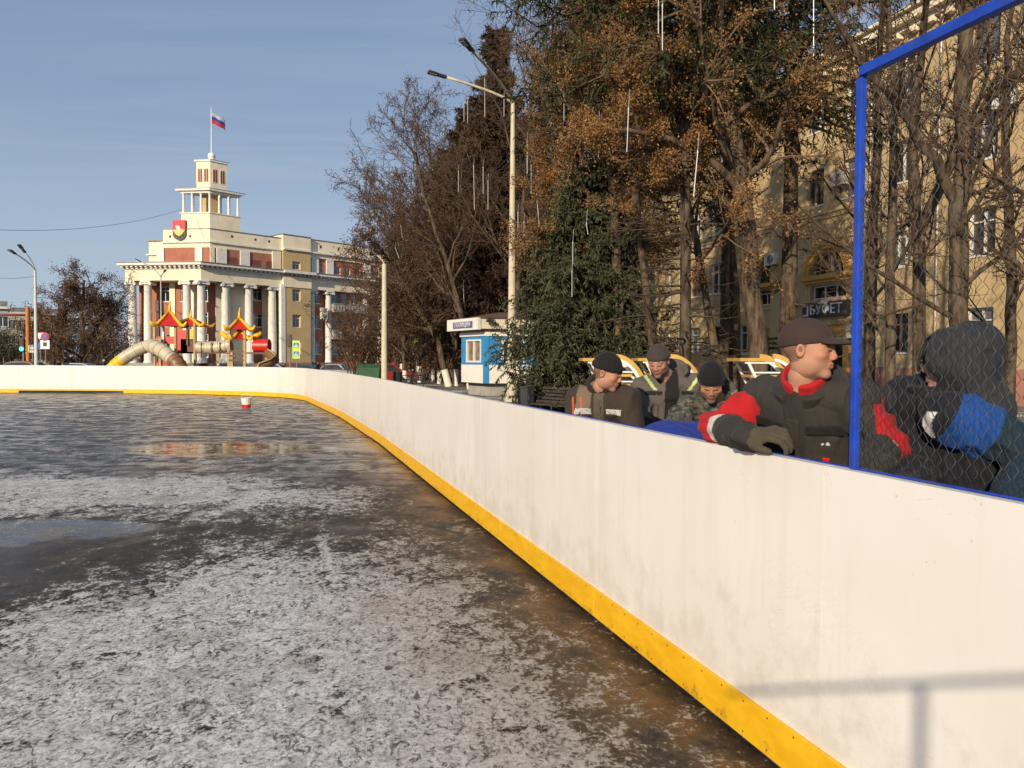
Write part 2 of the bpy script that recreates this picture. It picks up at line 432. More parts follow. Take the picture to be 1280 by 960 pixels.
# ================================================================ ground sheets
# rink ice
ice_poly = [(p.x, p.y) for p in path]
ice_poly = [(bl(-6), -6)]+ice_poly+[(-36, 33), (-36, -6)]
def ice_mat():
    m, nt, b = newmat('dirty_rink_ice'); p = nt.pos(); x, y, z = nt.sep(p)
    # domain warp so that no boundary is clean
    wn = nt.noise(p, .55, 5, .6, 0, True); wx, wy, wz = nt.sep(wn)
    X_ = x+(wx-.5)*2.4; Y_ = y+(wy-.5)*2.8
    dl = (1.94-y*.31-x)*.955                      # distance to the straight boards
    dlw = dl+(wy-.5)*.7
    def blob(cx, cy, rx, ry, rot=0, s=.35):
        c_, s_ = math.cos(rot), math.sin(rot); ax = X_-cx; ay = Y_-cy
        u = (ax*c_+ay*s_)/rx; v_ = (ay*c_-ax*s_)/ry
        dd = nt.math('SQRT', u*u+v_*v_)
        return nt.ss(dd, 1+s, 1-s)
    n_vf = nt.noise(p, 46, 5, .7)
    n_fine = nt.noise(nt.mapv(p, (1, .8, 1), (0, 0, .35)), 13, 9, .74, .8)
    n_mid = nt.noise(nt.mapv(p, (1, .75, 1), (0, 0, .3)), 3.6, 8, .68, .5)
    n_big = nt.noise(p, .8, 5, .6)
    n_str = nt.noise(nt.mapv(p, (1, 3.2, 1), (0, 0, .12)), 1.1, 8, .68, .3)
    # how much of the ice is frosted, soft field
    f1 = blob(-1.15, 3.5, 2.2, 3.0, .30, .6)
    f1b = blob(-.9, 1.2, 3.4, 2.6, 0, .6)
    f2 = blob(-5.0, 8.9, 3.6, 1.3, -.1, .7)
    cov = f1.max(f1b)*.90
    cov = cov.max(f2*.86).max(blob(-.6, 5.9, 1.0, 1.5, .3, .8)*.55).max(nt.ss(y, 8, 12)*.25).max(.12)
    cov = cov*(nt.ss(dlw, -.1, 1.1)*.75+.25)
    cov = cov*(blob(-4.7, 5.7, 1.9, 1.55, .25, .5)*-.92+1)
    # a scraped pale track running parallel to the boards
    trk = nt.ss(nt.math('ABSOLUTE', dl-1.45+(wx-.5)*.5), .10, .02)*nt.ss(y, 8, 6)
    cov = cov.max(trk*.85)
    pat = n_fine*.42+n_mid*.33+n_vf*.25
    thr = (cov*-1+.5)*.175+.502+(n_big-.5)*.16
    frostm = nt.ss(pat-thr, -.022, .030)
    scat = nt.ss(n_str*.6+n_fine*.4, .54, .66)*.45*nt.ss(y, 8.5, 12)
    ln1 = nt.ss(nt.math('ABSOLUTE', y-20.8+x*.05+(wx-.5)*.2), .09, .03)*nt.ss(x, -9.5, -8)*.8
    ln2 = nt.ss(nt.math('ABSOLUTE', y-18.0-x*.06+(wx-.5)*.3), .12, .04)*nt.ss(x, -8.5, -6.5)*.7
    frostm = frostm.max(scat).max(ln1.max(ln2)*nt.ss(n_fine, .40, .52))
    wetc = nt.mix(nt.ss(n_mid, .35, .66), (.018, .017, .017, 1), (.088, .070, .054, 1))
    dark = nt.mix(nt.ss(n_vf*.5+n_fine*.5, .42, .62)*.5, wetc, (.14, .112, .085, 1))
    sand = nt.ss(n_mid*.6+n_big*.4, .50, .57)*nt.ss(y, 4.0, 6.5)*nt.ss(dlw, 4.6, 2.0)
    dark = nt.mix(sand*.8, dark, nt.mix(n_fine, (.12, .095, .065, 1), (.24, .20, .14, 1)))
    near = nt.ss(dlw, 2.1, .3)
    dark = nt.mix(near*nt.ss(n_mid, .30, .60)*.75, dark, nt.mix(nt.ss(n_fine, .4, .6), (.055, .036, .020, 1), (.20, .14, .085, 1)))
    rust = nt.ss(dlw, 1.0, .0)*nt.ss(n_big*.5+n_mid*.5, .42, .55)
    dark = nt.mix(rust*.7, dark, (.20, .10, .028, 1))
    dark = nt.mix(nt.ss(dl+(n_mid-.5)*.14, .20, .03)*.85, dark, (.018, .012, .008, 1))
    frc = nt.mix(nt.ss(n_vf*.5+n_fine*.5, .38, .62), (.36, .352, .345, 1), (.90, .885, .86, 1))
    frc = nt.mix(nt.ss(nt.noise(p, 1.7, 5), .48, .68)*.45, frc, (.33, .28, .22, 1))
    frc = nt.mix(near*.6, frc, (.30, .23, .165, 1))
    col = nt.mix(frostm*(cov*.35+.62).clamp(), dark, frc)
    worm = nt.ss(nt.noise(nt.mapv(p, (1, .6, 1), (0, 0, .5)), 15, 6, .72, 1.8), .45, .39)
    worm2 = nt.ss(nt.noise(nt.mapv(p, (1, .7, 1), (0, 0, -.4)), 34, 4, .7, 1.2), .44, .38)
    col = nt.mix((worm*.85).max(worm2*.6)*nt.ss(n_mid, .30, .50)*nt.ss(y, 12, 8), col, (.060, .052, .045, 1))
    crumbs = nt.ss(nt.voro(p, 48), .15, .07)*nt.ss(n_mid, .52, .64)
    col = nt.mix(crumbs*.8, col, (.60, .59, .57, 1))
    nt.put(b.inputs['Base Color'], col)
    # wetness: smooth meltwater vs rough ice
    pud = (blob(-4.4, 6.9, 1.3, .55, .2, .4)*.8).max(blob(-4.9, 13.1, 1.9, 1.25, 0, .28)).max(blob(-4.9, 5.6, 1.5, 1.3, .3, .5)*.55).max(blob(-1.9, 13.6, 1.6, 1.2, 0, .4)*.6)
    wet = nt.ss(y, 8.0, 11)*(nt.ss(n_str*.5+n_mid*.5, .42, .58)*.75+.20)
    wet = wet.max(pud).max(nt.ss(n_big, .5, .66)*.5)
    dry = frostm
    rr = (wet*-.62+.68)+(n_mid-.5)*.6+dry*.45
    clear = nt.ss(pud, .35, .8)*nt.ss(n_str, .64, .40)
    rr = rr*(clear*-1+1)+clear*.035
    nt.put(b.inputs['Roughness'], nt.math('MINIMUM', rr.max(.04), 1.0))
    b.inputs['Specular IOR Level'].default_value = .42; b.inputs['IOR'].default_value = 1.33
    h = frostm*.45+n_fine*.5+n_mid*.5+n_vf*.25
    bs = (clear*-1+1.0)*(nt.ss(y, 13, 5)*.42+.055)+.008
    nt.put(b.inputs['Normal'], nt.bump(h, bs, .030))
    return m
me_poly = ice_poly
o = MB().add([(x, y, .004) for x, y in me_poly], [list(range(len(me_poly)))]).build('ice_rink', ice_mat()); tag(o, 'dirty wet skating rink ice with white frost patches', None, kind='structure')
# terrain sheet
gx = np.concatenate([np.linspace(-700, -60, 12), np.linspace(-56, 56, 57), np.linspace(60, 700, 12)]); gy = np.concatenate([np.linspace(-60, 20, 9), np.linspace(22, 110, 45), np.linspace(120, 1500, 15)])
GX, GY = np.meshgrid(gx, gy); T = np.clip((GY-38)/30, 0, 1); GZ = -.42*T*T*(3-2*T)
V = np.stack([GX, GY, GZ], -1).reshape(-1, 3); nx = len(gx)
ii, jj = np.meshgrid(np.arange(nx-1), np.arange(len(gy)-1)); q = (jj*nx+ii).ravel(); Q = np.stack([q, q+1, q+1+nx, q+nx], 1)
def ground_mat():
    m, nt, b = newmat('square_ground'); p = nt.pos(); x, y, z = nt.sep(p)
    n = nt.noise(p, .25, 7, .65); n2 = nt.noise(p, 2.5, 6, .7)
    c = nt.mix(nt.ss(n2, .3, .7), (.13, .115, .095, 1), (.24, .21, .17, 1))
    c = nt.mix(nt.ss(n*.6+n2*.4, .50, .60), c, (.62, .60, .58, 1))
    c = nt.mix(nt.ss(y, 60, 64)*nt.ss(x, 2, -6)*.9, c, nt.mix(n2, (.04, .04, .042, 1), (.075, .073, .07, 1)))
    nt.put(b.inputs['Base Color'], c); b.inputs['Roughness'].default_value = .85
    nt.put(b.inputs['Normal'], nt.bump(n2, .5, .05)); return m
o = npmesh('ground', V, Q, ground_mat(), None, True); tag(o, 'trampled ground of the square with thin snow patches', kind='structure')
# pavement strip with kerb between the rink and the trees
mb = MB(); pv_ = [(bl(-4)+1.6, -4), (bl(40)+1.6, 40), (bl(40)+5.2, 40), (bl(-4)+5.2, -4)]
mb.prism(pv_, -.05, .012); o = mb.build('path', mat('paving_slabs', (.22, .20, .18), .85, .35, 1.4, .4, 12, dirt=(.6, .58, .56), dirt_amt=.5)); tag(o, 'grey trampled footpath behind the rink barrier', kind='structure')
# little red and white tub on the far ice
c = at(308, 511, 24.2); tb = empty('small_tub', (c.x, c.y, .004), 'small white tub with red base left on the ice', 'tub')
mb = MB(); mb.lathe([(.12, 0), (.13, .0), (.14, .10)], n=14); mb.build('red_base', mat('red_plastic', (.55, .02, .015), .45), tb)
mb = MB(); mb.lathe([(.138, .10), (.16, .30), (.168, .30), (.168, .31), (.15, .31), (.125, .11)], n=14); mb.build('tub_body', mat('white_plastic', (.75, .74, .72), .5), tb)
mb = MB(); mb.tube([(-.16, 0, .3), (-.15, 0, .4), (0, 0, .43), (.15, 0, .4), (.16, 0, .3)], .006, 5); mb.build('handle', mat('white_plastic', (.8, .8, .8)), tb)
# ================================================================ shared building kit
WHITE_T = mat('white_trim', (.74, .71, .64), .7, .1, 3, .2, 25, dirt=(.42, .38, .32), dirt_amt=.35)
FRAME_W = mat('white_window_frame', (.70, .69, .66), .5, .08, 8)
FRAME_B = mat('brown_window_frame', (.20, .13, .09), .6, .15, 8)
CREAM = mat('cream_plaster', (.84, .74, .55), .85, .09, .8, .25, 14, streak=.35, dirt=(.42, .34, .25), dirt_amt=.3)
OCHRE = mat('ochre_plaster', (.52, .38, .19), .85, .09, .8, .25, 14, streak=.3)
RED_W = mat('terracotta_plaster', (.40, .155, .095), .85, .14, .9, .3, 14, streak=.3, dirt=(.25, .08, .05), dirt_amt=.4)
GREY_R = mat('roof_sheet_metal', (.22, .21, .20), .5, .2, 2, .1, 10, metal=.3)
CONC = mat('weathered_concrete', (.34, .32, .29), .9, .2, 2.5, .3, 20, streak=.5)
def window(F, u0, u1, z0, z1, n, parent, fm=None, gm=None, nm=1, tr=True, w_=.07, sill=True, depth=.10, label=None):
    """frame with mullions as a part, pane and sill as its sub-parts; n = plane of the glass"""
    fm = fm or FRAME_W; gm = gm or G_DARK; mb = MB()
    F.box(mb, u0, u0+w_, z0, z1, n, n+depth*.6); F.box(mb, u1-w_, u1, z0, z1, n, n+depth*.6)
    F.box(mb, u0+w_, u1-w_, z0, z0+w_, n, n+depth*.6); F.box(mb, u0+w_, u1-w_, z1-w_, z1, n, n+depth*.6)
    for i in range(nm):
        c = u0+(u1-u0)*(i+1)/(nm+1); F.box(mb, c-w_*.5, c+w_*.5, z0+w_, z1-w_, n, n+depth*.5)
    if tr: zc = z1-(z1-z0)*.28; F.box(mb, u0+w_, u1-w_, zc-w_*.4, zc+w_*.4, n, n+depth*.45)
    f = mb.build('window', fm, parent)
    mb = MB(); F.box(mb, u0+.02, u1-.02, z0+.02, z1-.02, n-.03, n+.01); mb.build('pane', gm, f)
    if sill:
        mb = MB(); F.box(mb, u0-.08, u1+.08, z0-.08, z0-.002, n, n+depth+.16); mb.build('sill', WHITE_T, f)
    if label: f['label'] = label
    return f

# ================================================================ columned administration building
GZB = -.45
C0 = Vector((at(252, 450, 90).x, 90))
aR = math.radians(42); Rd = Vector((math.sin(aR), math.cos(aR))); Ld = Vector((-.992, .125)).normalized()
FR_ = Fr(C0, Rd, (Rd.y, -Rd.x)); FL_ = Fr(C0, Ld, (Ld.y, -Ld.x)); FL_.n = Vector((-.125, -.992, 0)).normalized()
def PP(a, b): q = C0+Rd*a+Ld*b; return (q.x, q.y)
tb_ = empty('columned_building', (C0.x, C0.y, GZB), 'cream and terracotta four storey building with white colonnade and rooftop tower', 'building')
tb_.location = (0, 0, 0)
S = FR_.s_at
E_ = 78.0                                   # length of the long wing (continues behind the trees)
LW = FL_.s_at(160.0)                        # length of the short end front
# --- walls (recessed behind the columns)
REC = -2.3
pu0, pu1 = S(353), S(387)                   # yellow pavilion between portico and wing
zr = [(2.1, 3.75), (5.5, 7.15), (8.85, 10.4)]
za = (12.95, 13.95)
holes = []; wins = []
FRr = Fr(FR_.p(0, REC, 0), Rd, FR_.n[:2])
for px in (292.5, 322.5):
    for z0, z1 in zr[:3]:
        u = FRr.s_at(px); wins.append((u-.65, u+.65, z0, z1))
wings = []
mb = MB(); wall_holes(FR_, mb, .8, pu0, GZB, 10.75, wins, REC-.5, REC); mb.build('portico_wall', RED_W, tb_)
mb = MB(); wall_holes(FR_, mb, .8, pu0, GZB, .9, [], REC, .5); mb.build('stone_base', CONC, tb_)
for h in wins: window(FR_, *h, REC-.18, tb_, nm=1)
# pilaster strips on the portico wall
for px in (285.6, 314.7, 343.7):
    mb = MB(); u = S(px); FR_.box(mb, u-.45, u+.45, .9, 10.75, REC, REC+.12); mb.build('pilaster', CREAM, tb_)
# left end front wall
lw = []
for u in (FL_.s_at(193), FL_.s_at(219), FL_.s_at(241)):
    for z0, z1 in ((1.6, 4.4), (5.3, 7.0), (8.3, 10.1)): lw.append((u-.6, u+.6, z0, z1))
mb = MB(); wall_holes(FL_, mb, .6, LW, GZB, 10.75, lw, REC-.5, REC); mb.build('portico_wall', RED_W, tb_)
for h in lw: window(FL_, *h, REC-.18, tb_, nm=1)
for px in (171, 203, 230):
    mb = MB(); u = FL_.s_at(px); FL_.box(mb, u-.35, u+.35, .9, 10.75, REC, REC+.15); mb.build('pilaster', CREAM, tb_)
mb = MB(); FL_.box(mb, .3, LW, GZB, .9, REC, .5); mb.build('stone_base', CONC, tb_)
# --- yellow pavilion
pw = [(S(369.5)-.62, S(369.5)+.62, a, b) for a, b in zr+[za]]
mb = MB(); wall_holes(FR_, mb, pu0, pu1, 1.0, 15.3, pw, -.25, .30); mb.build('pavilion_wall', OCHRE, tb_)
mb = MB(); FR_.box(mb, pu0, pu1, 1.0, 12.0, REC-.5, -.25); FR_.box(mb, pu0, pu1, 12.0, 15.3, REC-.5, -.25); mb.build('pavilion_core', OCHRE, tb_)
mb = MB(); FR_.box(mb, pu0-.05, pu1+.05, GZB, 1.0, REC, .42); mb.build('plinth', RED_W, tb_)
mb = MB(); FR_.box(mb, pu0-.35, pu0+.25, 1.0, 10.9, -.2, .36); mb.build('corner_pilaster', WHITE_T, tb_)
for h in pw: window(FR_, *h, -.02, tb_, depth=.14)
# --- right wing wall with windows
ww = []
wc = [S(401.5), S(424), S(436.3), S(448.7)]
per = 13.4; u0w = S(401.5)
cols_w = []
for k_ in range(0, 4):
    for c in (S(401.5), S(424), S(436.3), S(448.7), S(467), S(485)):
        cols_w.append(c+k_*(S(485)-S(401.5)+3.2))
cols_w = sorted(c for c in cols_w if pu1+.8 < c < E_-1)
for c in cols_w:
    for a, b in zr: ww.append((c-.6, c+.6, a, b))
mb = MB(); wall_holes(FR_, mb, pu1, E_, 1.0, 10.75, ww, -1.5, -1.0); mb.build('wing_wall', RED_W, tb_)
mb = MB(); FR_.box(mb, pu1, E_, GZB, 1.0, -1.2, -.35); mb.build('plinth', RED_W, tb_)
for i, h in enumerate(ww): window(FR_, *h, -1.2, tb_, gm=G_MID if (i*7) % 3 == 0 else G_DARK)
# --- columns
def column(F, u, n, z0, z1, r, capd):
    mb = MB(); q = F.p(u, n, 0)
    mb.lathe([(r*1.18, 0), (r*1.18, .12), (r*1.05, .22), (r, .3), (r*.99, (z1-z0)*.4), (r*.86, z1-z0-.55), (r*.92, z1-z0-.5)], (q[0], q[1], z0), 20)
    c = mb.build('column', WHITE_T, tb_, smooth=True, auto=40)
    mb = MB(); F.box(mb, u-r*1.25, u+r*1.25, z1-.16, z1, n-r*1.25, n+r*1.25)
    for sgn in (-1, 1):   # scrolls
        a = F.p(u+sgn*r*1.15, n-r*1.1, z1-.33); b = F.p(u+sgn*r*1.15, n+r*1.2, z1-.33); mb.tube([a, b], .19, 10)
    F.box(mb, u-r*1.1, u+r*1.1, z1-.42, z1-.162, n-r*1.0, n+r*1.0)
    mb.build('capital', WHITE_T, c)
for px in (285.6, 314.7, 343.7): column(FR_, S(px), -.62, .9, 10.6, .52, 0)
qx = PP(.62, .62)
Fc = Fr(qx, Rd, FR_.n[:2]); column(Fc, 0, 0, .9, 10.6, .52, 0)
for px in (230.6, 181.9, 162.5): column(FL_, FL_.s_at(px), -.62, .9, 10.6, .50, 0)
wcols = [S(392.5), S(413.6), S(460), S(478)]
k_ = S(478)
while k_ < E_-4: k_ += 6.2; wcols.append(k_); k_ += 2.8; wcols.append(k_)
for u in wcols: column(FR_, u, -.55, 1.0, 10.6, .45, 0)
# balconies between the wing columns
bu0, bu1 = S(415.5), S(458.5)
for z0 in (4.15, 7.75):
    mb = MB(); FR_.box(mb, bu0, bu1, z0, z0+.2, -1.0, .35)
    f = mb.build('balcony', CONC, tb_)
    mb = MB(); FR_.box(mb, bu0, bu1, z0+.2, z0+1.1, .22, .35); FR_.box(mb, bu0, bu0+.12, z0+.2, z0+1.1, -1, .22); FR_.box(mb, bu1-.12, bu1, z0+.2, z0+1.1, -1, .22)
    for q in range(12):
        u = bu0+.3+q*(bu1-bu0-.6)/11; FR_.box(mb, u-.05, u+.05, z0+.3, z0+.98, .35, .40)
    FR_.box(mb, bu0-.05, bu1+.05, z0+1.1, z0+1.2, .18, .42)
    mb.build('parapet', CONC, f)
# --- entablature
def band(name, m, z0, z1, n, a_end=E_, parent=tb_, ll=LW+.6):
    mb = MB()
    poly = [PP(a_end, 0), PP(0, 0), PP(0, ll)]
    # offset outward by n : corner bisector
    k = n/.82
    cpt = C0-Rd*k-Ld*k
    p0 = C0+Rd*a_end+Vector((FR_.n.x, FR_.n.y))*n; p2 = C0+Ld*ll+Vector((FL_.n.x, FL_.n.y))*n
    q0 = C0+Rd*a_end-Vector((FR_.n.x, FR_.n.y))*2.9; q2 = C0+Ld*ll-Vector((FL_.n.x, FL_.n.y))*2.9
    kk = 2.9/.82; q1 = C0+Rd*kk+Ld*kk
    mb.prism([tuple(p0), tuple(cpt), tuple(p2), tuple(q2), tuple(q1), tuple(q0)], z0, z1); return mb.build(name, m, parent)
band('entablature', CREAM, 10.6, 11.95, 0, ll=LW+.25)
band('cornice_bed', WHITE_T, 11.95, 12.12, .18, ll=LW+.4)
cn = band('cornice', WHITE_T, 12.32, 12.62, .85, ll=LW+.75)
band('cornice_lip', GREY_R, 12.62, 12.69, .95, ll=LW+.85)
mb = MB(); u = -.2
while u < E_:
    FR_.box(mb, u, u+.28, 12.12, 12.32, -.02, .62); u += .62
u = -.2
while u < LW+.4:
    FL_.box(mb, u, u+.28, 12.12, 12.32, -.02, .62); u += .60
mb.build('dentil_rib', WHITE_T, cn)
mb = MB(); FR_.box(mb, pu0-.05, pu1+.05, 10.6, 11.94, -.1, .42); mb.build('pavilion_frieze', CREAM, tb_); mb = MB(); FR_.box(mb, pu0-.3, pu1+.3, 12.33, 12.66, .5, 1.22); mb.build('pavilion_cornice', WHITE_T, tb_)
# --- attic over the portico
ao, bo_ = 1.25, .12
def attic(z0, z1, m, name, da=0, a1=None, b1=None):
    a1 = a1 if a1 is not None else pu0+.05; b1 = b1 if b1 is not None else FL_.s_at(192)
    mb = MB(); q = C0+Rd*(ao-da)+Ld*(bo_-da)
    p0 = PP(a1, bo_-da); p1 = tuple(q); p2 = PP(ao-da, b1); p3 = PP(ao+6, b1+.01); p4 = PP(a1, bo_+6)
    mb.prism([p0, p1, p2, p3, p4], z0, z1); return mb.build(name, m, tb_)
attic(12.62, 14.55, RED_W, 'attic_wall')
attic(14.55, 15.1, CREAM, 'attic_band', .04)
attic(15.1, 15.28, WHITE_T, 'attic_ledge', .30)
attic(15.28, 16.72, CREAM, 'parapet_wall', 0)
attic(16.72, 16.8, GREY_R, 'parapet_coping', .10)
FRa = Fr(PP(0, bo_), Rd, FR_.n[:2]); FLa = Fr(PP(ao, 0), Ld, FL_.n[:2])
for px in (277.5, 306.5):
    u = FRa.s_at(px); mb = MB(); FRa.box(mb, u-.62, u+.62, 12.62, 14.55, -.1, .16); mb.build('attic_pier', WHITE_T, tb_)
mb = MB(); FRa.box(mb, pu0-1.3, pu0-.1, 12.62, 15.0, -.1, .20); mb.build('attic_pier', CREAM, tb_)
mb = MB(); FRa.box(mb, ao-.02, ao+.5, 12.62, 14.55, -.1, .10); mb.build('attic_pier', CREAM, tb_)
for px in (202.5, 250):
    u = FLa.s_at(px); mb = MB(); FLa.box(mb, u-.45, u+.45, 12.62, 14.55, -.1, .16); mb.build('attic_pier', WHITE_T, tb_)
for px, w_ in ((291.5, 1.0), (319, 1.2), (336.5, .7)):
    u = FRa.s_at(px); window(FRa, u-w_*.6, u+w_*.6, 12.9, 13.65, .02, tb_, fm=FRAME_B, gm=mat('closed_red_hatch', (.22, .05, .03), .7), nm=0, tr=False, sill=False, depth=.06)
# roof vents dots in parapet
mb = MB()
for px in (291, 320, 337): u = FRa.s_at(px); FRa.box(mb, u-.13, u+.13, 16.0, 16.28, .0, .02)
for px in (214, 239): u = FLa.s_at(px); FLa.box(mb, u-.12, u+.12, 15.75, 16.02, .0, .02)
mb.build('vent_grille', mat('vent_dark', (.12, .05, .04), .8), tb_)
# low block at the left end
FLb = Fr(PP(1.8, 0), Ld, FL_.n[:2]); b0 = FL_.s_at(192)
mb = MB(); p = [PP(1.9, b0+.01), PP(1.9, FL_.s_at(167)), PP(9, FL_.s_at(167)), PP(9, b0+.01)]
mb.prism(p, 12.62, 15.45); mb.build('side_attic', CREAM, tb_)
mb = MB(); mb.prism([PP(1.6, b0+.02), PP(1.6, FL_.s_at(165.5)), PP(9, FL_.s_at(165.5)), PP(9, b0+.02)], 15.45, 15.55); mb.build('side_coping', GREY_R, tb_)
mb = MB(); mb.prism([PP(1.6, b0+.02), PP(1.6, FL_.s_at(166)), PP(9, FL_.s_at(166)), PP(9, b0+.02)], 13.75, 13.9); mb.build('side_ledge', WHITE_T, tb_)
# attic over pavilion and wing
mb = MB(); FR_.box(mb, pu0, pu1, 15.3, 15.5, -3, .55); mb.build('pavilion_ledge', WHITE_T, tb_)
mb = MB(); FR_.box(mb, pu0-.02, pu1+.02, 15.5, 17.2, -5, .32); mb.build('pavilion_parapet', CREAM, tb_)
mb = MB(); FR_.box(mb, pu0-.1, pu1+.1, 17.2, 17.28, -5, .42); mb.build('pavilion_coping', GREY_R, tb_)
wa = []
for c in cols_w: wa.append((c-.5, c+.5, 12.9, 14.0))
mb = MB(); wall_holes(FR_, mb, pu1, E_, 12.62, 14.75, wa, -.7, -.3); mb.build('wing_attic_wall', RED_W, tb_)
for i, h in enumerate(wa): window(FR_, *h, -.5, tb_, sill=False)
for c in (S(395), S(413.6), S(460), S(478), S(478)+6.2, S(478)+9.0):
    mb = MB(); FR_.box(mb, c-.55, c+.55, 12.62, 14.75, -.3, -.1); mb.build('attic_pier', WHITE_T, tb_)
mb = MB(); FR_.box(mb, pu1, E_, 14.75, 15.3, -.8, -.12); mb.build('wing_band', CREAM, tb_)
mb = MB(); FR_.box(mb, pu1, E_, 15.3, 15.5, -3, .2); mb.build('wing_ledge', WHITE_T, tb_)
mb = MB(); FR_.box(mb, pu1+.03, E_, 15.5, 17.1, -5, -.15); mb.build('wing_parapet', CREAM, tb_)
mb = MB(); FR_.box(mb, pu1+.03, E_, 17.1, 17.17, -5, -.05); mb.build('wing_coping', GREY_R, tb_)
mb = MB()
for px in (402, 424, 436.5, 448, 464): u = S(px); FR_.box(mb, u-.14, u+.14, 16.1, 16.5, -.15, -.13)
mb.build('vent_grille', MATS['vent_dark'], tb_)
# back mass so the volume is closed
mb = MB(); mb.prism([PP(7, 1.2), PP(7, 6.5), PP(22, 12), PP(E_, 12), PP(E_, 3.1), PP(5.2, 3.1)], GZB, 15.2); mb.build('rear_mass', CREAM, tb_)
# air conditioner pair on the wing wall
def ac_unit(F, u, z, n, w_=.85, h=.6, fans=1, vertical=False, label='', parent=None, lab_group=None):
    e = empty('air_conditioner', F.p(u, n, z), label, 'air conditioner', lab_group)
    FF_ = Fr((0, 0), F.u[:2], F.n[:2]); mb = MB()
    FF_.box(mb, -w_/2, w_/2, -h/2, h/2, .12, .45); mb.build('casing', mat('ac_casing', (.66, .64, .58), .5, .1), e, bevel=.015)
    for i in range(fans):
        cz = (i-(fans-1)/2)*(h/fans); cu = -w_*.12 if fans == 1 else 0
        M_ = FF_.M(cu, .455, cz); c = MB(); r = min(h/fans, w_)*.40
        c.lathe([(r, 0), (r, .012), (r*.9, .014)], n=18); o_ = c.build('fan_grille', mat('ac_grille', (.05, .05, .05), .5), e); o_.data.transform(M_)
        mb = MB()
        for a in range(5):
            rr_ = r*(a+1)/5.2; mb.tube([(rr_*math.cos(t_*PI/8), rr_*math.sin(t_*PI/8), .018) for t_ in range(17)], .006, 3, cap=False)
        g = mb.build('fan_guard', mat('ac_casing', (.66, .64, .58)), e); g.data.transform(M_)
    mb = MB(); FF_.box(mb, -w_*.35, -w_*.30, -h/2-.05, -h/2-.001, 0, .45); FF_.box(mb, w_*.30, w_*.35, -h/2-.05, -h/2-.001, 0, .45)
    FF_.box(mb, -w_*.35, -w_*.30, -h/2-.3, -h/2-.05, 0, .04); FF_.box(mb, w_*.30, w_*.35, -h/2-.3, -h/2-.05, 0, .04); mb.build('bracket', SCREW, e)
    return e
ac_unit(FR_, S(404), 7.5, -.1, 1.0, 1.5, 2, label='white twin fan air conditioner between two columns of the long facade')
# --- tower
ta, tb0 = ao+.05, bo_+.05
def tp(a0, b0, a1, b1, z0, z1, m, name, par=None):
    mb = MB(); mb.prism([PP(a1, b0), PP(a0, b0), PP(a0, b1), PP(a1, b1)], z0, z1); return mb.build(name, m, par or tb_)
TA, TB = 3.85, 3.6
tp(ta, tb0, ta+TA, tb0+TB, 16.8, 18.55, CREAM, 'tower_base')
tp(ta-.10, tb0-.10, ta+TA+.1, tb0+TB+.1, 18.55, 18.68, WHITE_T, 'belvedere_floor')
for i in range(4):
    for j in range(4):
        if i in (0, 3) or j in (0, 3):
            a = ta+.16+i*(TA-.32)/3; b = tb0+.16+j*(TB-.32)/3; q = PP(a, b); mb = MB()
            mb.lathe([(.18, 0), (.18, .08), (.145, .12), (.13, 2.15), (.18, 2.2), (.18, 2.27)], (q[0], q[1], 18.68), 12); mb.build('belvedere_post', WHITE_T, tb_, smooth=True, auto=40)
tp(ta+1.3, tb0+1.2, ta+2.5, tb0+2.4, 18.68, 20.95, OCHRE, 'stair_core')
tp(ta-.02, tb0-.02, ta+TA+.02, tb0+TB+.02, 20.95, 21.2, WHITE_T, 'belvedere_beam')
tp(ta-.36, tb0-.36, ta+TA+.36, tb0+TB+.36, 21.2, 21.42, WHITE_T, 'belvedere_roof')
tp(ta-.40, tb0-.40, ta+TA+.40, tb0+TB+.40, 21.42, 21.47, GREY_R, 'belvedere_flashing')
ua, ub = ta+.93, tb0+.86; UA, UB = 2.1, 1.75
tp(ua, ub, ua+UA, ub+UB, 21.47, 24.8, CREAM, 'turret')
tp(ua-.14, ub-.14, ua+UA+.14, ub+UB+.14, 24.8, 25.0, WHITE_T, 'turret_cornice')
tp(ua-.17, ub-.17, ua+UA+.17, ub+UB+.17, 25.0, 25.05, GREY_R, 'turret_flashing')
def archshape(w_, h, n=8):
    P = [(-w_/2, 0), (w_/2, 0), (w_/2, h-w_*.7)]
    for i in range(1, n): a = PI*i/n; P.append((w_/2*math.cos(a), h-w_*.7+w_*.7*math.sin(a)))
    return P+[(-w_/2, h-w_*.7)]
def flat(poly, M_, d, name, m, parent):
    mb = MB(); mb.prism(poly, 0, d); o_ = mb.build(name, m, parent); o_.data.transform(M_); return o_
LOUV = mat('dark_red_louvre', (.20, .05, .03), .7, .2, 12)
for F, uu, Ln in ((Fr(PP(ua, ub), Rd, FR_.n[:2]), 0, UA), (Fr(PP(ua, ub), Ld, FL_.n[:2]), 0, UB)):
    for s_ in (.28, .72):
        fr_ = flat(archshape(.62, 1.85), F.M(Ln*s_, .0, 22.3), .03, 'arched_window', CREAM, tb_)
        for d_ in (-.14, .14): flat(archshape(.22, 1.55), F.M(Ln*s_+d_, .03, 22.4), .01, 'louvre', LOUV, fr_)
q = PP(ua+UA/2, ub+UB/2)
mb = MB(); mb.lathe([(.5, 0), (.5, .18), (.3, .22), (.42, .4), (.45, .6), (.38, .82), (.2, .95), (.09, 1.0)], (q[0], q[1], 25.05), 18); mb.build('finial_ball', WHITE_T, tb_, smooth=True)
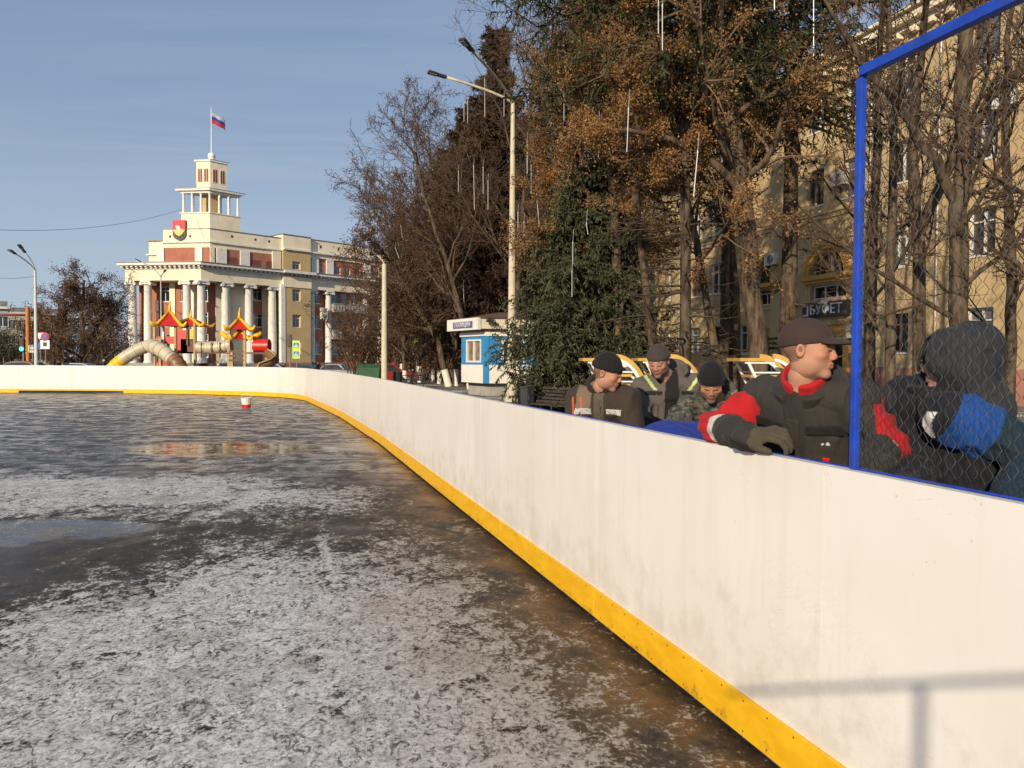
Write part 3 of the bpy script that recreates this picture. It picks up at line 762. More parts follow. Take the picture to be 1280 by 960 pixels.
# flag and pole
fp = empty('flagpole', (q[0], q[1], 26.0), 'white flagpole on the tower top flying a white, blue and red flag', 'flagpole')
mb = MB(); mb.tube([(0, 0, 0), (0, 0, 5.2)], [.09, .055], 8); mb.build('pole', WHITE_T, fp); mb = MB(); mb.lathe([(.02, 0), (.1, .08), (.02, .18)], (0, 0, 5.2), 10); mb.build('pole_tip', WHITE_T, fp)
mw, mbl, mrd = mat('flag_white', (.38, .38, .42), .8), mat('flag_blue', (.02, .035, .25), .8), mat('flag_red', (.45, .015, .02), .8)
mb = MB(); NU_, NV = 16, 12
for j in range(NV+1):
    for i in range(NU_+1):
        s_ = i/NU_; t_ = j/NV; xx = 1.5*s_*math.cos(.15*s_); zz_ = 4.75-1.3*t_*(1-.1*s_)-.75*s_**1.5
        mb.v.append((xx*.92+.06, .16*math.sin(7*s_+t_)*s_+.4*s_, zz_+.05*math.sin(9*s_)))
for j in range(NV):
    for i in range(NU_):
        a = j*(NU_+1)+i; mb.f.append([a, a+1, a+NU_+2, a+NU_+1]); mb.m.append(mb.mi([mw, mbl, mrd][j*3//NV]))
f_ = mb.build('flag', None, fp, smooth=True); sm = f_.modifiers.new('cloth', 'SOLIDIFY'); sm.thickness = .01
# coat of arms on the parapet
u = FLa.s_at(226.5); em = empty('coat_of_arms', (0, 0, 0), 'red and gold city shield on the parapet above the end portico', 'emblem')
sh = [(-.8, 1.6), (.8, 1.6), (.8, -.2), (.55, -.55), (0, -.85), (-.55, -.55), (-.8, -.2)]
flat(sh[::-1], FLa.M(u, .06, 16.15), .16, 'shield', mat('shield_dark', (.055, .05, .035), .5), em)
flat([(-.8, .45), (.8, .45), (.8, 1.6), (-.8, 1.6)], FLa.M(u, .222, 16.15), .03, 'red_field', mat('shield_red', (.55, .02, .03), .5), em)
gold = mat('shield_gold', (.75, .52, .16), .5)
flat([(-.78, .42), (-.35, -.1), (0, -.3), (.35, -.1), (.78, .42), (.3, .55), (0, .75), (-.3, .55)], FLa.M(u, .252, 16.15), .03, 'gold_figure', gold, em)
flat([(-.16, .5), (.14, .5), (.42, .86), (.3, 1.0), (.02, .9), (-.2, .72)], FLa.M(u, .284, 16.15), .03, 'retort', mat('shield_white', (.8, .78, .7), .5), em)
for a in range(6): flat([(-.60+.2*a, -.1-.12*min(a, 5-a)), (-.50+.2*a, -.1-.12*min(a, 5-a)), (-.50+.2*a, .12-.12*min(a, 5-a)), (-.60+.2*a, .12-.12*min(a, 5-a))], FLa.M(u, .285, 16.0), .03, 'wheat_ear', mat('shield_green', (.05, .12, .04), .6), em)

# ================================================================ yellow apartment building on the right
yu = Vector((-.296, .955)).normalized(); yn = Vector((-.955, -.296))
FY = Fr((26.6, 0), yu, yn)
YS = FY.s_at
TAN = mat('yellow_ochre_render', (.52, .385, .20), .88, .13, .5, .35, 9, streak=.3, dirt=(.30, .22, .13), dirt_amt=.45)
PINK = mat('pink_plinth_render', (.44, .20, .15), .88, .12, .8, .3, 12, streak=.3, dirt=(.3, .2, .15), dirt_amt=.4)
YELT = mat('yellow_moulding', (.55, .33, .08), .7, .12, 3, .2, 20)
yb = empty('apartment_building', (0, 0, 0), 'tan yellow apartment building with arched entrance behind the trees', 'apartment building')
UA0, UA1 = 20.0, YS(742); HT = 15.9
rows = [(1.95, 3.6), (5.58, 7.36), (9.16, 10.9), (12.75, 14.5)]
wcol = [YS(p) for p in (1345, 1222, 1120, 1062, 1015, 930, 893, 868, 838, 812, 785, 762)]
arches = [YS(1033), YS(960)]
hs = []; yw = []
for i, c in enumerate(wcol):
    for r, (a, b) in enumerate(rows):
        if r <= 1 and any(abs(c-ac) < 1.9 for ac in arches): continue
        yw.append((c-.62, c+.62, a, b, i, r))
for ac in arches:
    hs.append((ac-1.25, ac+1.25, 0.0, 3.3)); hs.append((ac-1.25, ac+1.25, 4.55, 5.25))
    n = 26
    for k_ in range(n):       # stepped circle hole (edge hidden by the moulding)
        a0 = -1.25+2.5*k_/n; a1 = -1.25+2.5*(k_+1)/n; m_ = (a0+a1)/2; h_ = math.sqrt(max(0, 1.25**2-m_*m_))
        hs.append((ac+a0, ac+a1, 5.72, 5.72+h_))
mb = MB(); wall_holes(FY, mb, UA0, UA1, 1.3, HT, [h[:4] for h in yw]+hs, -.45, 0); mb.build('facade_wall', TAN, yb)
mb = MB(); wall_holes(FY, mb, UA0, UA1, -.3, 1.3, [h for h in hs if h[2] < 1], -.45, .06); mb.build('plinth', PINK, yb)
mb = MB(); FY.box(mb, UA0, UA1, -.3, HT, -11, -1.2); mb.build('rear_mass', mat('dark_interior', (.05, .04, .035), .9), yb)
mb = MB(); FY.box(mb, UA1-.3, UA1, -.3, HT, -11, -.0); mb.build('gable_wall', TAN, yb)
lab_curt = G_MID
for (a, b, c, d_, i, r) in yw:
    fm = [FRAME_W, FRAME_W, FRAME_B, FRAME_W][(i*3+r) % 4]
    window(FY, a, b, c, d_, -.28, yb, fm=fm, gm=[G_DARK, G_MID, G_DARK][(i+r*2) % 3], nm=1 if (i+r) % 3 else 2, w_=.075, depth=.16)
for ac in arches:
    # arch moulding
    mb = MB(); n = 20
    for k_ in range(n):
        a0, a1 = PI*k_/n, PI*(k_+1)/n
        for (ri, ro, no) in ((1.24, 1.40, .16), (1.40, 1.56, .24)):
            P = []
            for nn in (-.1, no):
                for (aa, rr_) in ((a0, ri), (a1, ri), (a1, ro), (a0, ro)): P.append(FY.p(ac+rr_*math.cos(aa), nn, 5.72+rr_*math.sin(aa)))
            mb.hexa(P)
    FY.box(mb, ac-1.7, ac+1.7, 5.50, 5.72, -.3, .30); FY.box(mb, ac-1.6, ac+1.6, 5.34, 5.50, -.3, .16)
    mo = mb.build('arch_moulding', YELT, yb)
    mb = MB(); FY.box(mb, ac-1.24, ac+1.24, 5.72, 7.0, -.34, -.30); mb.build('pane', G_DARK, mo)
    mb = MB(); FY.box(mb, ac-.05, ac+.05, 5.72, 6.97, -.30, -.2); mb.build('mullion', FRAME_W, mo)
    mb = MB(); FY.box(mb, ac-1.25, ac-1.6, 0, 3.4, -.2, .14); FY.box(mb, ac+1.25, ac+1.6, 0, 3.4, -.2, .14); FY.box(mb, ac-1.25, ac+1.25, 2.75, 3.3, -.3, -.1); mb.build('door_surround', YELT, yb)
    window(FY, ac-1.22, ac+1.22, 4.57, 5.23, -.25, yb, nm=2, tr=False, sill=False)
    mb = MB(); FY.box(mb, ac-1.2, ac+1.2, -.1, 2.74, -.30, -.24); dr = mb.build('door', FRAME_W, yb)
    mb = MB(); FY.box(mb, ac-1.05, ac-.08, .4, 2.6, -.24, -.225); FY.box(mb, ac+.08, ac+1.05, .4, 2.6, -.24, -.225); mb.build('pane', G_DARK, dr)
# string courses, cornice, pilasters, downpipe
for z0, z1, n_ in ((8.42, 8.60, .10), (8.62, 8.72, .16), (4.30, 4.42, .05)):
    mb = MB(); FY.box(mb, YS(1060), UA1, z0, z1, 0, n_); mb.build('string_course', TAN, yb)
mb = MB(); FY.box(mb, UA0, UA1, HT-.55, HT-.35, -.1, .25); FY.box(mb, UA0, UA1, HT-.35, HT, -.1, .55); FY.box(mb, UA0, UA1+.3, HT, HT+.14, -.1, .75)
u = UA0
while u < UA1: FY.box(mb, u, u+.3, HT-.75, HT-.55, -.02, .3); u += .9
mb.build('cornice', CREAM, yb)
mb = MB(); FY.box(mb, UA0, UA1+.2, HT+.14, HT+.2, -11, .7)
FY.box(mb, UA0+2, UA1-2, HT+.2, HT+1.6, -9, -2.5); mb.build('roof', mat('blue_roof_sheet', (.07, .20, .45), .45, .15, 3), yb)
for px in (1290, 1170, 1085, 985, 915, 850):
    u = YS(px); mb = MB(); mb.tube([FY.p(u, .10, .3), FY.p(u, .10, HT-.6), FY.p(u, .45, HT-.35)], .06, 8); mb.build('downpipe', mat('downpipe_zinc', (.33, .30, .26), .5, .2, 6, metal=.4), yb)
mb = MB()
for px, wd in ((1040+62, .5), (972, .55), (845, .5)): u = YS(px); mb = MB(); FY.box(mb, u-wd, u+wd, 1.3, HT-.8, 0, .12); mb.build('pilaster_rib', TAN, yb)
# café sign over the arched door
ac = arches[0]
sg = empty('shop_sign', FY.p(ac, .2, 4.1), 'dark signboard with pale outlined letters over the arched entrance', 'sign')
FS = Fr((0, 0), FY.u[:2], FY.n[:2]); mb = MB(); FS.box(mb, -1.55, 1.5, -.42, .30, -.2, .06); mb.build('board', mat('sign_board_dark', (.05, .045, .05), .6), sg)
LET = mat('sign_letter_pale', (.62, .60, .58), .5)
Mt = FS.M(0, .07, -.06) @ Matrix.Scale(-1, 4, (1, 0, 0))
# u runs away from the camera to the left, so mirrored x reads correctly from the square
text_mesh('БУФЕТ', .66, .03, LET, 'lettering', sg, FS.M(-.2, .07, -.08) @ Matrix.Rotation(PI, 4, 'Y') @ Matrix.Translation((0, 0, -.0)), spacing=1.05)
mb = MB(); FS.box(mb, 1.05, 1.45, -.35, -.27, .06, .09); FS.box(mb, 1.05, 1.13, -.27, .2, .06, .09); FS.box(mb, 1.13, 1.45, .12, .2, .06, .09); mb.build('partial_letter', LET, sg); mb = MB(); FS.box(mb, -.35, .35, .22, .285, .06, .09); mb.build('top_mark', LET, sg)
# air conditioners on the facade
for px, z, l in ((1256, 11.0, 'white air conditioner high on the tan wall beside the big trunk'), (968, 6.9, 'air conditioner above the second arch'), (1075, 2.9, 'low air conditioner beside the blue post'), (1052, 10.0, 'air conditioner between the upper windows over the arch'), (915, 3.4, 'low air conditioner between the trunks near the second arch')):
    ac_unit(FY, YS(px), z, 0, label=l)
# ================================================================ far buildings
def far_block(px0, px1, Y, ytop, label, wallm, cols, rowsn, hgt=None, depth=14):
    a = at(px0, ytop, Y); b = at(px1, ytop, Y+6); zt = a.z
    e = empty('residential_block', (0, 0, 0), label, 'building')
    F = Fr((a.x, a.y), (b.x-a.x, b.y-a.y), (0, -1)); t_ = Vector((b.x-a.x, b.y-a.y)).normalized(); F.n = Vector((t_.y, -t_.x, 0)); L_ = math.hypot(b.x-a.x, b.y-a.y)
    hl = []
    for i in range(cols):
        for j in range(rowsn):
            c = (i+.5)*L_/cols; z0 = zt-1.0-(j+1)*3.0+.6; hl.append((c-.8, c+.8, z0, z0+1.7))
    mb = MB(); wall_holes(F, mb, 0, L_, -1, zt-.5, hl, -.5, 0); F.box(mb, 0, L_, -1, zt-.5, -depth, -.8); mb.build('wall', wallm, e)
    mb = MB(); F.box(mb, -.4, L_+.4, zt-.5, zt-.1, -depth, .5); mb.build('cornice', WHITE_T, e)
    mb = MB(); F.box(mb, 0, L_, zt-.1, zt+.9, -depth+2, -2); F.box(mb, L_*.6, L_*.6+1.2, zt+.9, zt+2.2, -5, -4); mb.build('roof', GREY_R, e)
    for h in hl: window(F, *h, -.3, e, nm=1, tr=False, w_=.12, sill=False)
far_block(-90, 10, 120, 379, 'pale grey corner block far behind the traffic light', mat('far_grey_render', (.40, .41, .40), .9), 7, 4)
far_block(10, 78, 150, 389, 'cream block with a snowy roof far behind the lamp mast', mat('far_cream_render', (.55, .50, .40), .9), 9, 4)
# ================================================================ trees
def unit(a): return a/np.maximum(np.linalg.norm(a, axis=-1, keepdims=True), 1e-9)
def tubes_np(P, R, sides):
    """P (B,n,3) polylines, R (B,n) radii -> V,F"""
    B, n, _ = P.shape
    T = np.gradient(P, axis=1); T = unit(T)
    ref = np.where(np.abs(T[:, :1, 2:3]) > .9, np.array([[[1., 0, 0]]]), np.array([[[0, 0, 1.]]])); ref = np.broadcast_to(ref, T.shape)
    A = unit(np.cross(T, ref)); Bv = np.cross(A, T)
    ang = np.arange(sides)*2*PI/sides
    V = P[:, :, None, :]+R[:, :, None, None]*(A[:, :, None, :]*np.cos(ang)[None, None, :, None]+Bv[:, :, None, :]*np.sin(ang)[None, None, :, None])
    idx = np.arange(B*n*sides).reshape(B, n, sides)
    a = idx[:, :-1, :]; b = np.roll(a, -1, 2); c = idx[:, 1:, :]; d = np.roll(c, -1, 2)
    F = np.stack([a, b, d, c], -1).reshape(-1, 4)
    return V.reshape(-1, 3), F
def merge(parts):
    Vs, Fs = [], []; k = 0
    for V, F in parts: Vs.append(V); Fs.append(F+k); k += len(V)
    return np.concatenate(Vs), np.concatenate(Fs)
def spawn(P, R, k, t0, ratio, ang, n, rng, trop=.0, wob=.25, rr=.6, t1=1.0, taper=.25, bias=None, Lfall=.6):
    """children of every polyline: k each"""
    B, m, _ = P.shape
    L = np.linalg.norm(np.diff(P, axis=1), axis=2).sum(1)
    t = (t0+(t1-t0)*(np.arange(k)[None]+rng.random((B, k)))/k).clip(0, .999)
    f = t*(m-1); i = f.astype(int); w_ = (f-i)[..., None]; bi = np.arange(B)[:, None]
    p = P[bi, i]*(1-w_)+P[bi, i+1]*w_; tan_ = unit(P[bi, i+1]-P[bi, i])
    r = (R[bi, i]*(1-w_[..., 0])+R[bi, i+1]*w_[..., 0])
    p = p.reshape(-1, 3); tan_ = tan_.reshape(-1, 3); r = r.reshape(-1); N = len(p)
    v = rng.normal(size=(N, 3))
    if bias is not None: v = v+np.asarray(bias)
    side = unit(np.cross(np.cross(tan_, v), tan_))
    a = ang*(.7+.6*rng.random(N))[:, None]
    d = unit(tan_*np.cos(a)+side*np.sin(a))
    ln = (np.repeat(L, k)*ratio*(1-Lfall*t.reshape(-1))*(.6+.8*rng.random(N)))
    Q = np.empty((N, n, 3)); Q[:, 0] = p; dd = d
    for j in range(1, n):
        dd = unit(dd+rng.normal(size=(N, 3))*wob+np.array([0, 0, trop])); Q[:, j] = Q[:, j-1]+dd*(ln/(n-1))[:, None]
    r0 = np.minimum(r*rr, ln*.03+.002)
    RR = r0[:, None]*np.linspace(1, taper, n)[None]
    return Q, RR
def poly(pts, radii, n=14):
    pts = np.array(pts, float); s_ = np.concatenate([[0], np.cumsum(np.linalg.norm(np.diff(pts, axis=0), axis=1))]); q = np.linspace(0, s_[-1], n)
    P = np.stack([np.interp(q, s_, pts[:, i]) for i in range(3)], 1); R = np.interp(q, s_, radii)
    # smooth
    for _ in range(2): P[1:-1] = (P[:-2]+2*P[1:-1]+P[2:])/4
    return P[None], R[None]
def bark_mat(name, c0, c1, scale=9):
    m, nt, b = newmat(name); p = nt.obj()
    n = nt.noise(nt.mapv(p, (1, 1, .22)), scale, 7, .7); n2 = nt.noise(p, 2.2, 4)
    c = nt.mix(nt.ss(n, .35, .66), c4(c0), c4(c1)); c = nt.mix(nt.ss(n2, .5, .75)*.3, c, (.16, .17, .13, 1))
    nt.put(b.inputs['Base Color'], c); b.inputs['Roughness'].default_value = .9; b.inputs['Specular IOR Level'].default_value = .2
    nt.put(b.inputs['Normal'], nt.bump(n, .9, .03)); return m
BARK = bark_mat('grey_brown_bark', (.032, .022, .015), (.155, .108, .068))
BARK_D = bark_mat('dark_spruce_bark', (.03, .022, .016), (.13, .09, .06))
TWIG = mat('thin_twigs', (.085, .052, .034), .9, .3, 2, spec=.2)
TWIG_L = mat('thin_twigs_pale', (.17, .115, .075), .9, .3, 2, spec=.2)
WASH = mat('lime_wash', (.74, .68, .56), .9, .12, 5, .3, 40, dirt=(.40, .34, .26), dirt_amt=.5)
def leafmat(name, c0, c1, c2, scale=1.6, trans=.25, rough=.7):
    m, nt, b = newmat(name); p = nt.obj()
    n = nt.noise(p, scale, 4, .6); n2 = nt.noise(p, scale*14, 2, .5)
    c = nt.mix(nt.ss(n, .35, .62), c4(c0), c4(c1)); c = nt.mix(nt.ss(n2, .52, .66), c, c4(c2))
    nt.put(b.inputs['Base Color'], c); b.inputs['Roughness'].default_value = rough; b.inputs['Specular IOR Level'].default_value = .25
    if trans:
        t_ = nt.n.new('ShaderNodeBsdfTranslucent'); nt.put(t_.inputs[0], c); mx = nt.n.new('ShaderNodeMixShader'); mx.inputs[0].default_value = trans
        out = nt.n['Material Output']; nt.l.new(b.outputs[0], mx.inputs[1]); nt.l.new(t_.outputs[0], mx.inputs[2]); nt.l.new(mx.outputs[0], out.inputs[0])
    return m
LEAF_O = leafmat('dry_orange_leaves', (.17, .085, .036), (.33, .175, .062), (.50, .31, .13), 1.2, .3)
LEAF_B = leafmat('dry_brown_leaves', (.085, .050, .030), (.13, .072, .040), (.19, .10, .055), .8, .3)
NEED_G = leafmat('blue_green_needles', (.036, .045, .026), (.080, .090, .046), (.150, .150, .075), 1.5, .15, .6)
NEED_D = leafmat('dark_green_needles', (.022, .030, .014), (.045, .055, .022), (.09, .09, .035), 1.0, .10, .65)
NEED_B = leafmat('brown_cone_laden_needles', (.035, .026, .018), (.075, .048, .028), (.14, .08, .04), .5, .10, .7)
def leaves_np(P, per, size, rng, spread=.12, zdrop=.0):
    """small bent leaf quads around the twigs P (B,n,3)"""
    B, n, _ = P.shape; N = B*per
    bi = rng.integers(0, B, N); t = rng.random(N)*(n-1)*.999; i = t.astype(int); w_ = (t-i)[:, None]
    c = P[bi, i]*(1-w_)+P[bi, i+1]*w_+rng.normal(size=(N, 3))*spread; c[:, 2] -= zdrop
    u = unit(rng.normal(size=(N, 3))+np.array([0, 0, -.3])); v = unit(np.cross(u, rng.normal(size=(N, 3))))
    s = size*(.55+.9*rng.random(N))[:, None]
    V = np.stack([c-u*s, c+v*s*.55, c+u*s, c-v*s*.55], 1).reshape(-1, 3)
    F = np.arange(N*4).reshape(-1, 4); return V, F
def wash_part(P, R, top, parent):
    p = P[0]; r = R[0]; z = p[:, 2]
    zs = np.linspace(p[0, 2]-.0, top, 4); c = np.stack([np.interp(zs, z, p[:, 0]), np.interp(zs, z, p[:, 1]), zs], 1); rr = np.interp(zs, z, r)*1.04+.006
    V, F = tubes_np(c[None], rr[None], 12); npmesh('whitewashed_foot', V, F, WASH, parent, True)
def broadleaf(base, pts, radii, label, seed, group=None, ks=(14, 9, 8, 6), ratios=(.5, .45, .42, .4), angs=(.8, .75, .75, .8), t0=.3, leaves=None, twigm=None, trop=(.06, .04, .02, 0), limbs=(), wash=None, bark=None, wob=.16, name='bare_tree', sides=(12, 6, 4, 3), bias=None, rr0=.5, Lf=(.6, .5, .5, .5)):
    rng = np.random.default_rng(seed)
    e = empty(name, base, label, 'tree', group); e.location = (0, 0, 0)
    P0, R0 = poly(pts, radii, 18); P0 = P0.copy()
    P0[0, 2:-1] += rng.normal(size=(15, 3))*radii[0]*.16
    big = [(P0, R0)]
    L1P, L1R = spawn(P0, R0, ks[0], t0, ratios[0], angs[0], 9, rng, trop[0], wob, rr0, bias=bias, Lfall=Lf[0])
    mains = [(L1P, L1R)]
    for (lp, lr) in limbs:
        q, r = poly(lp, lr, 12); q = q.copy(); q[0, 1:-1] += rng.normal(size=(10, 3))*lr[0]*.25; big.append((q, r))
        mains.append(spawn(q, r, max(4, ks[0]//2), .25, ratios[0]*.9, angs[0], 9, rng, trop[0], wob, rr0, Lfall=Lf[0]))
    L1P = np.concatenate([a for a, _ in mains]); L1R = np.concatenate([b for _, b in mains])
    parts = [tubes_np(a, b, sides[0]) for a, b in big]+[tubes_np(L1P, L1R, sides[1])]
    V, F = merge(parts); npmesh('trunk', V, F, bark or BARK, e, True)
    L2P, L2R = spawn(L1P, L1R, ks[1], .15, ratios[1], angs[1], 7, rng, trop[1], wob*1.2, .6, Lfall=Lf[1])
    L3P, L3R = spawn(L2P, L2R, ks[2], .15, ratios[2], angs[2], 5, rng, trop[2], wob*1.3, .65, Lfall=Lf[2])
    tw = [tubes_np(L2P, np.maximum(L2R, max(.008, base[1]*.00028)), sides[2]), tubes_np(L3P, np.maximum(L3R, max(.0055, base[1]*.0002)), sides[3])]
    last = L3P
    if ks[3]:
        L4P, L4R = spawn(L3P, L3R, ks[3], .1, ratios[3], angs[3], 4, rng, trop[3], wob*1.3, .7, Lfall=Lf[3]); tw.append(tubes_np(L4P, np.maximum(L4R, max(.0042, base[1]*.00015)), 3)); last = L4P
    V, F = merge(tw); npmesh('twig_crown', V, F, twigm or TWIG, e, False)
    if leaves:
        per, size, lm, spread = leaves
        V, F = leaves_np(last, per, size, rng, spread); npmesh('leaf_crown', V, F, lm, e, False)
    if wash: wash_part(P0, R0, wash, e)
    return e, P0, last
def conifer(base, h, rad, z0, label, seed, needm, nb=120, group=None, lean=(0, 0), dens=9, nlen=.09, droop=.35, dead=0, bark=None, name='spruce_tree', prof=1.0, tr=None, hang=.5, nwid=.16, k2=14, minr=.12):
    rng = np.random.default_rng(seed)
    e = empty(name, base, label, 'tree', group); e.location = (0, 0, 0)
    x, y, z = base; r0 = tr or h*.014
    pts = [(x, y, z), (x+lean[0]*.5, y+lean[1]*.5, z+h*.5), (x+lean[0], y+lean[1], z+h)]
    P0, R0 = poly(pts, [r0*1.15, r0*.62, .02], 18)
    def branch(n, za, zb, pr, nseg=8, dr=droop, dd=0):
        t = np.sort(rng.random(n)); zz_ = za+(zb-za)*t; f = (zz_-z)/h
        c = np.stack([np.interp(f, np.linspace(0, 1, 18), P0[0, :, i]) for i in range(3)], 1)
        a = rng.random(n)*2*PI+np.arange(n)*2.4; ln = pr(t)*(.72+.5*rng.random(n))
        d = np.stack([np.cos(a), np.sin(a), np.full(n, .18-dr*.3)], 1); Q = np.empty((n, nseg, 3)); Q[:, 0] = c
        for j in range(1, nseg):
            s_ = j/(nseg-1); d2_ = d.copy(); d2_[:, 2] += -dr*math.sin(PI*min(1, s_*1.15))*1.1+(.35*dr if s_ > .75 else 0); d2_ = unit(d2_+rng.normal(size=(n, 3))*.08)
            Q[:, j] = Q[:, j-1]+d2_*(ln/(nseg-1))[:, None]
        return Q, (r0*.16+ln*.008)[:, None]*np.linspace(1, .2, nseg)[None]
    prf = lambda t: rad*np.maximum(minr, (1-t)**prof)*np.minimum(1, .55+t*3.2)
    B, BR = branch(nb, z+z0, z+h*.985, prf)
    parts = [tubes_np(P0, R0, 12), tubes_np(B, BR, 4)]
    if dead:
        D, DR = branch(dead, z+1.6, z+z0+1, lambda t: np.full(len(t), rad*.45), dr=.22); D2, D2R = spawn(D, DR, 7, .2, .35, .8, 4, rng, -.03, .2, .6)
        parts += [tubes_np(D, DR*.8, 4), tubes_np(D2, np.maximum(D2R*.8, .005), 3)]
    V, F = merge(parts); npmesh('trunk', V, F, bark or BARK_D, e, True)
    # side sprays, roughly in the branch plane, hanging a little
    Q, QR = spawn(B, BR, k2, .12, .42, .95, 5, rng, -.10*hang, .10, .5, Lfall=.55)
    sel = np.concatenate([Q, B[:, 3:, :]], 0) if B.shape[1]-3 == 5 else Q
    # needles
    Bn = len(sel); N = Bn*dens; bi = np.repeat(np.arange(Bn), dens); t = rng.random(N)*3.999; i = t.astype(int); w_ = (t-i)[:, None]
    c = sel[bi, i]*(1-w_)+sel[bi, i+1]*w_; tn = unit(sel[bi, i+1]-sel[bi, i])
    d = unit(tn*.6+rng.normal(size=(N, 3))*.55+np.array([0, 0, -hang*.75])); s = nlen*(.6+.9*rng.random(N))[:, None]
    u = unit(np.cross(d, rng.normal(size=(N, 3))))
    V = np.stack([c-u*s*nwid, c+u*s*nwid, c+d*s*1.7+u*s*nwid*.3, c+d*s*1.7-u*s*nwid*.3], 1).reshape(-1, 3); F = np.arange(N*4).reshape(-1, 4)
    V2, F2 = tubes_np(Q, np.maximum(QR*.5, .004), 3)
    npmesh('needle_crown', V, F, needm, e, False)
    npmesh('spray_twig', V2, F2, TWIG, e, False)
    return e, P0
def gp(px, Y, off=0): x = atX(px, Y)+off; return (x, Y, gz(x, Y))
# 1 blue-green spruce in front of the lamp post
conifer(gp(733, 21), 7.0, 2.75, .55, 'dense blue-green spruce with branches down to the ground beside the kiosk', 21, NEED_G, nb=260, dens=26, nlen=.055, droop=.5, prof=.5, k2=22, hang=.9, nwid=.26, minr=.25)
# 2 tall dark spruce behind the lamp post
conifer(gp(618, 50), 23.2, 7.0, 2.5, 'tall dark pointed spruce rising behind the cream lamp mast', 22, NEED_B, nb=420, dens=14, nlen=.15, droop=.45, prof=.95, k2=14, hang=.7, nwid=.22)
# 3-5 tall spruces with bare trunks
def lin(px0, y0, px1, y1, Y): a = at(px0, y0, Y); b = at(px1, y1, Y); return (b.x-a.x)
conifer(gp(858, 15.5), 19, 3.3, 6.8, 'tall spruce with straight dark trunk and dead lower twigs behind the stooping man', 31, NEED_D, nb=170, dens=20, nlen=.07, dead=60, droop=.5, k2=14, hang=.7, tr=.115, lean=(-.25, 0), nwid=.2, prof=.5)
conifer(gp(829, 18.5), 20, 3.6, 8.0, 'tall spruce with trunk tilting left, green boughs against the sky', 32, NEED_D, nb=170, dens=20, nlen=.07, dead=40, droop=.55, k2=13, hang=.8, tr=.10, lean=(-2.6, 0), nwid=.2, prof=.5)
conifer(gp(985, 19), 19, 3.6, 7.2, 'tall spruce with thick brown trunk beside the arched entrance', 33, NEED_D, nb=150, dens=19, nlen=.07, dead=24, droop=.45, k2=13, hang=.7, tr=.21, nwid=.2, prof=.5, bark=BARK)
o_ = bpy.data.objects
conifer(gp(775, 27), 20, 4.2, 6.0, 'tall dark spruce hidden behind the orange leaves', 34, NEED_D, nb=200, dens=16, nlen=.09, droop=.5, k2=13, hang=.7, tr=.16, nwid=.2, prof=.6)
conifer(gp(905, 23), 19, 3.8, 8.5, 'tall dark spruce between the two arches of the tan building', 35, NEED_D, nb=160, dens=16, nlen=.09, droop=.5, k2=13, hang=.7, tr=.14, nwid=.2, prof=.6)
# leafy trees
def T3(pxs, ys, Y, z_first=None):
    out = []
    for i, (p, y) in enumerate(zip(pxs, ys)):
        q = at(p, y, Y)
        if i == 0: q.z = gz(q.x, Y)
        out.append(tuple(q))
    return out
broadleaf(gp(955, 15), T3((957, 944, 925, 905, 880), (500, 400, 230, 60, -120), 15), [.20, .185, .16, .11, .04], 'thick leaning tree holding dry orange leaves over the crouching men', 41, name='leafy_tree', ks=(15, 8, 7, 0), ratios=(.50, .46, .45, .4), t0=.36, leaves=(40, .024, LEAF_O, .08), twigm=TWIG_L, trop=(.03, 0, -.02, 0), bias=(-.35, 0, -.1),
    limbs=((T3((925, 880, 820, 760), (230, 170, 150, 140), 15)[0:4] and [tuple(at(927, 240, 15)), tuple(at(880, 190, 14.7)), tuple(at(810, 165, 14.4)), tuple(at(745, 160, 14.2))], [.09, .07, .05, .02]),))
broadleaf(gp(900, 17), T3((904, 893, 872, 850, 800), (500, 430, 310, 200, 40), 17.0), [.10, .09, .08, .06, .02], 'thin dark leaning tree with orange leaves between the spruce trunks', 42, name='leafy_tree', ks=(14, 8, 7, 0), ratios=(.5, .46, .45, .4), t0=.4, leaves=(42, .026, LEAF_O, .085), twigm=TWIG_L, trop=(.02, 0, -.02, 0), bias=(-.5, 0, -.25))
broadleaf(gp(776, 20), T3((778, 772, 765, 758), (500, 350, 180, -20), 20), [.16, .13, .1, .04], 'tree with dry brown leaves rising behind the blue-green spruce', 43, name='leafy_tree', ks=(18, 8, 7, 0), ratios=(.36, .46, .45, .4), t0=.42, leaves=(38, .029, LEAF_O, .09), twigm=TWIG_L, trop=(.02, 0, -.02, 0))
broadleaf(gp(738, 23), T3((740, 738, 730, 722), (500, 380, 260, 60), 23), [.13, .11, .08, .03], 'slim tree with hanging rusty leaves just right of the blue-green spruce', 44, name='leafy_tree', ks=(20, 8, 7, 0), ratios=(.36, .46, .45, .4), t0=.3, leaves=(38, .029, LEAF_O, .09), twigm=TWIG_L, trop=(-.03, -.03, -.03, 0))
broadleaf(gp(1262, 19), T3((1262, 1265, 1255, 1268), (500, 330, 160, -60), 19), [.13, .12, .09, .04], 'bare tree close to the tan wall near the high air conditioner', 57, ks=(16, 8, 7, 4), ratios=(.36, .45, .45, .4), t0=.15, wob=.09, rr0=.33)
broadleaf(gp(1115, 15), T3((1116, 1112, 1120, 1108), (500, 330, 160, -60), 15), [.10, .09, .07, .03], 'slim crooked bare tree between the blue post and the thick trunk', 58, ks=(16, 8, 7, 4), ratios=(.33, .45, .45, .4), t0=.15, wob=.09, rr0=.33)
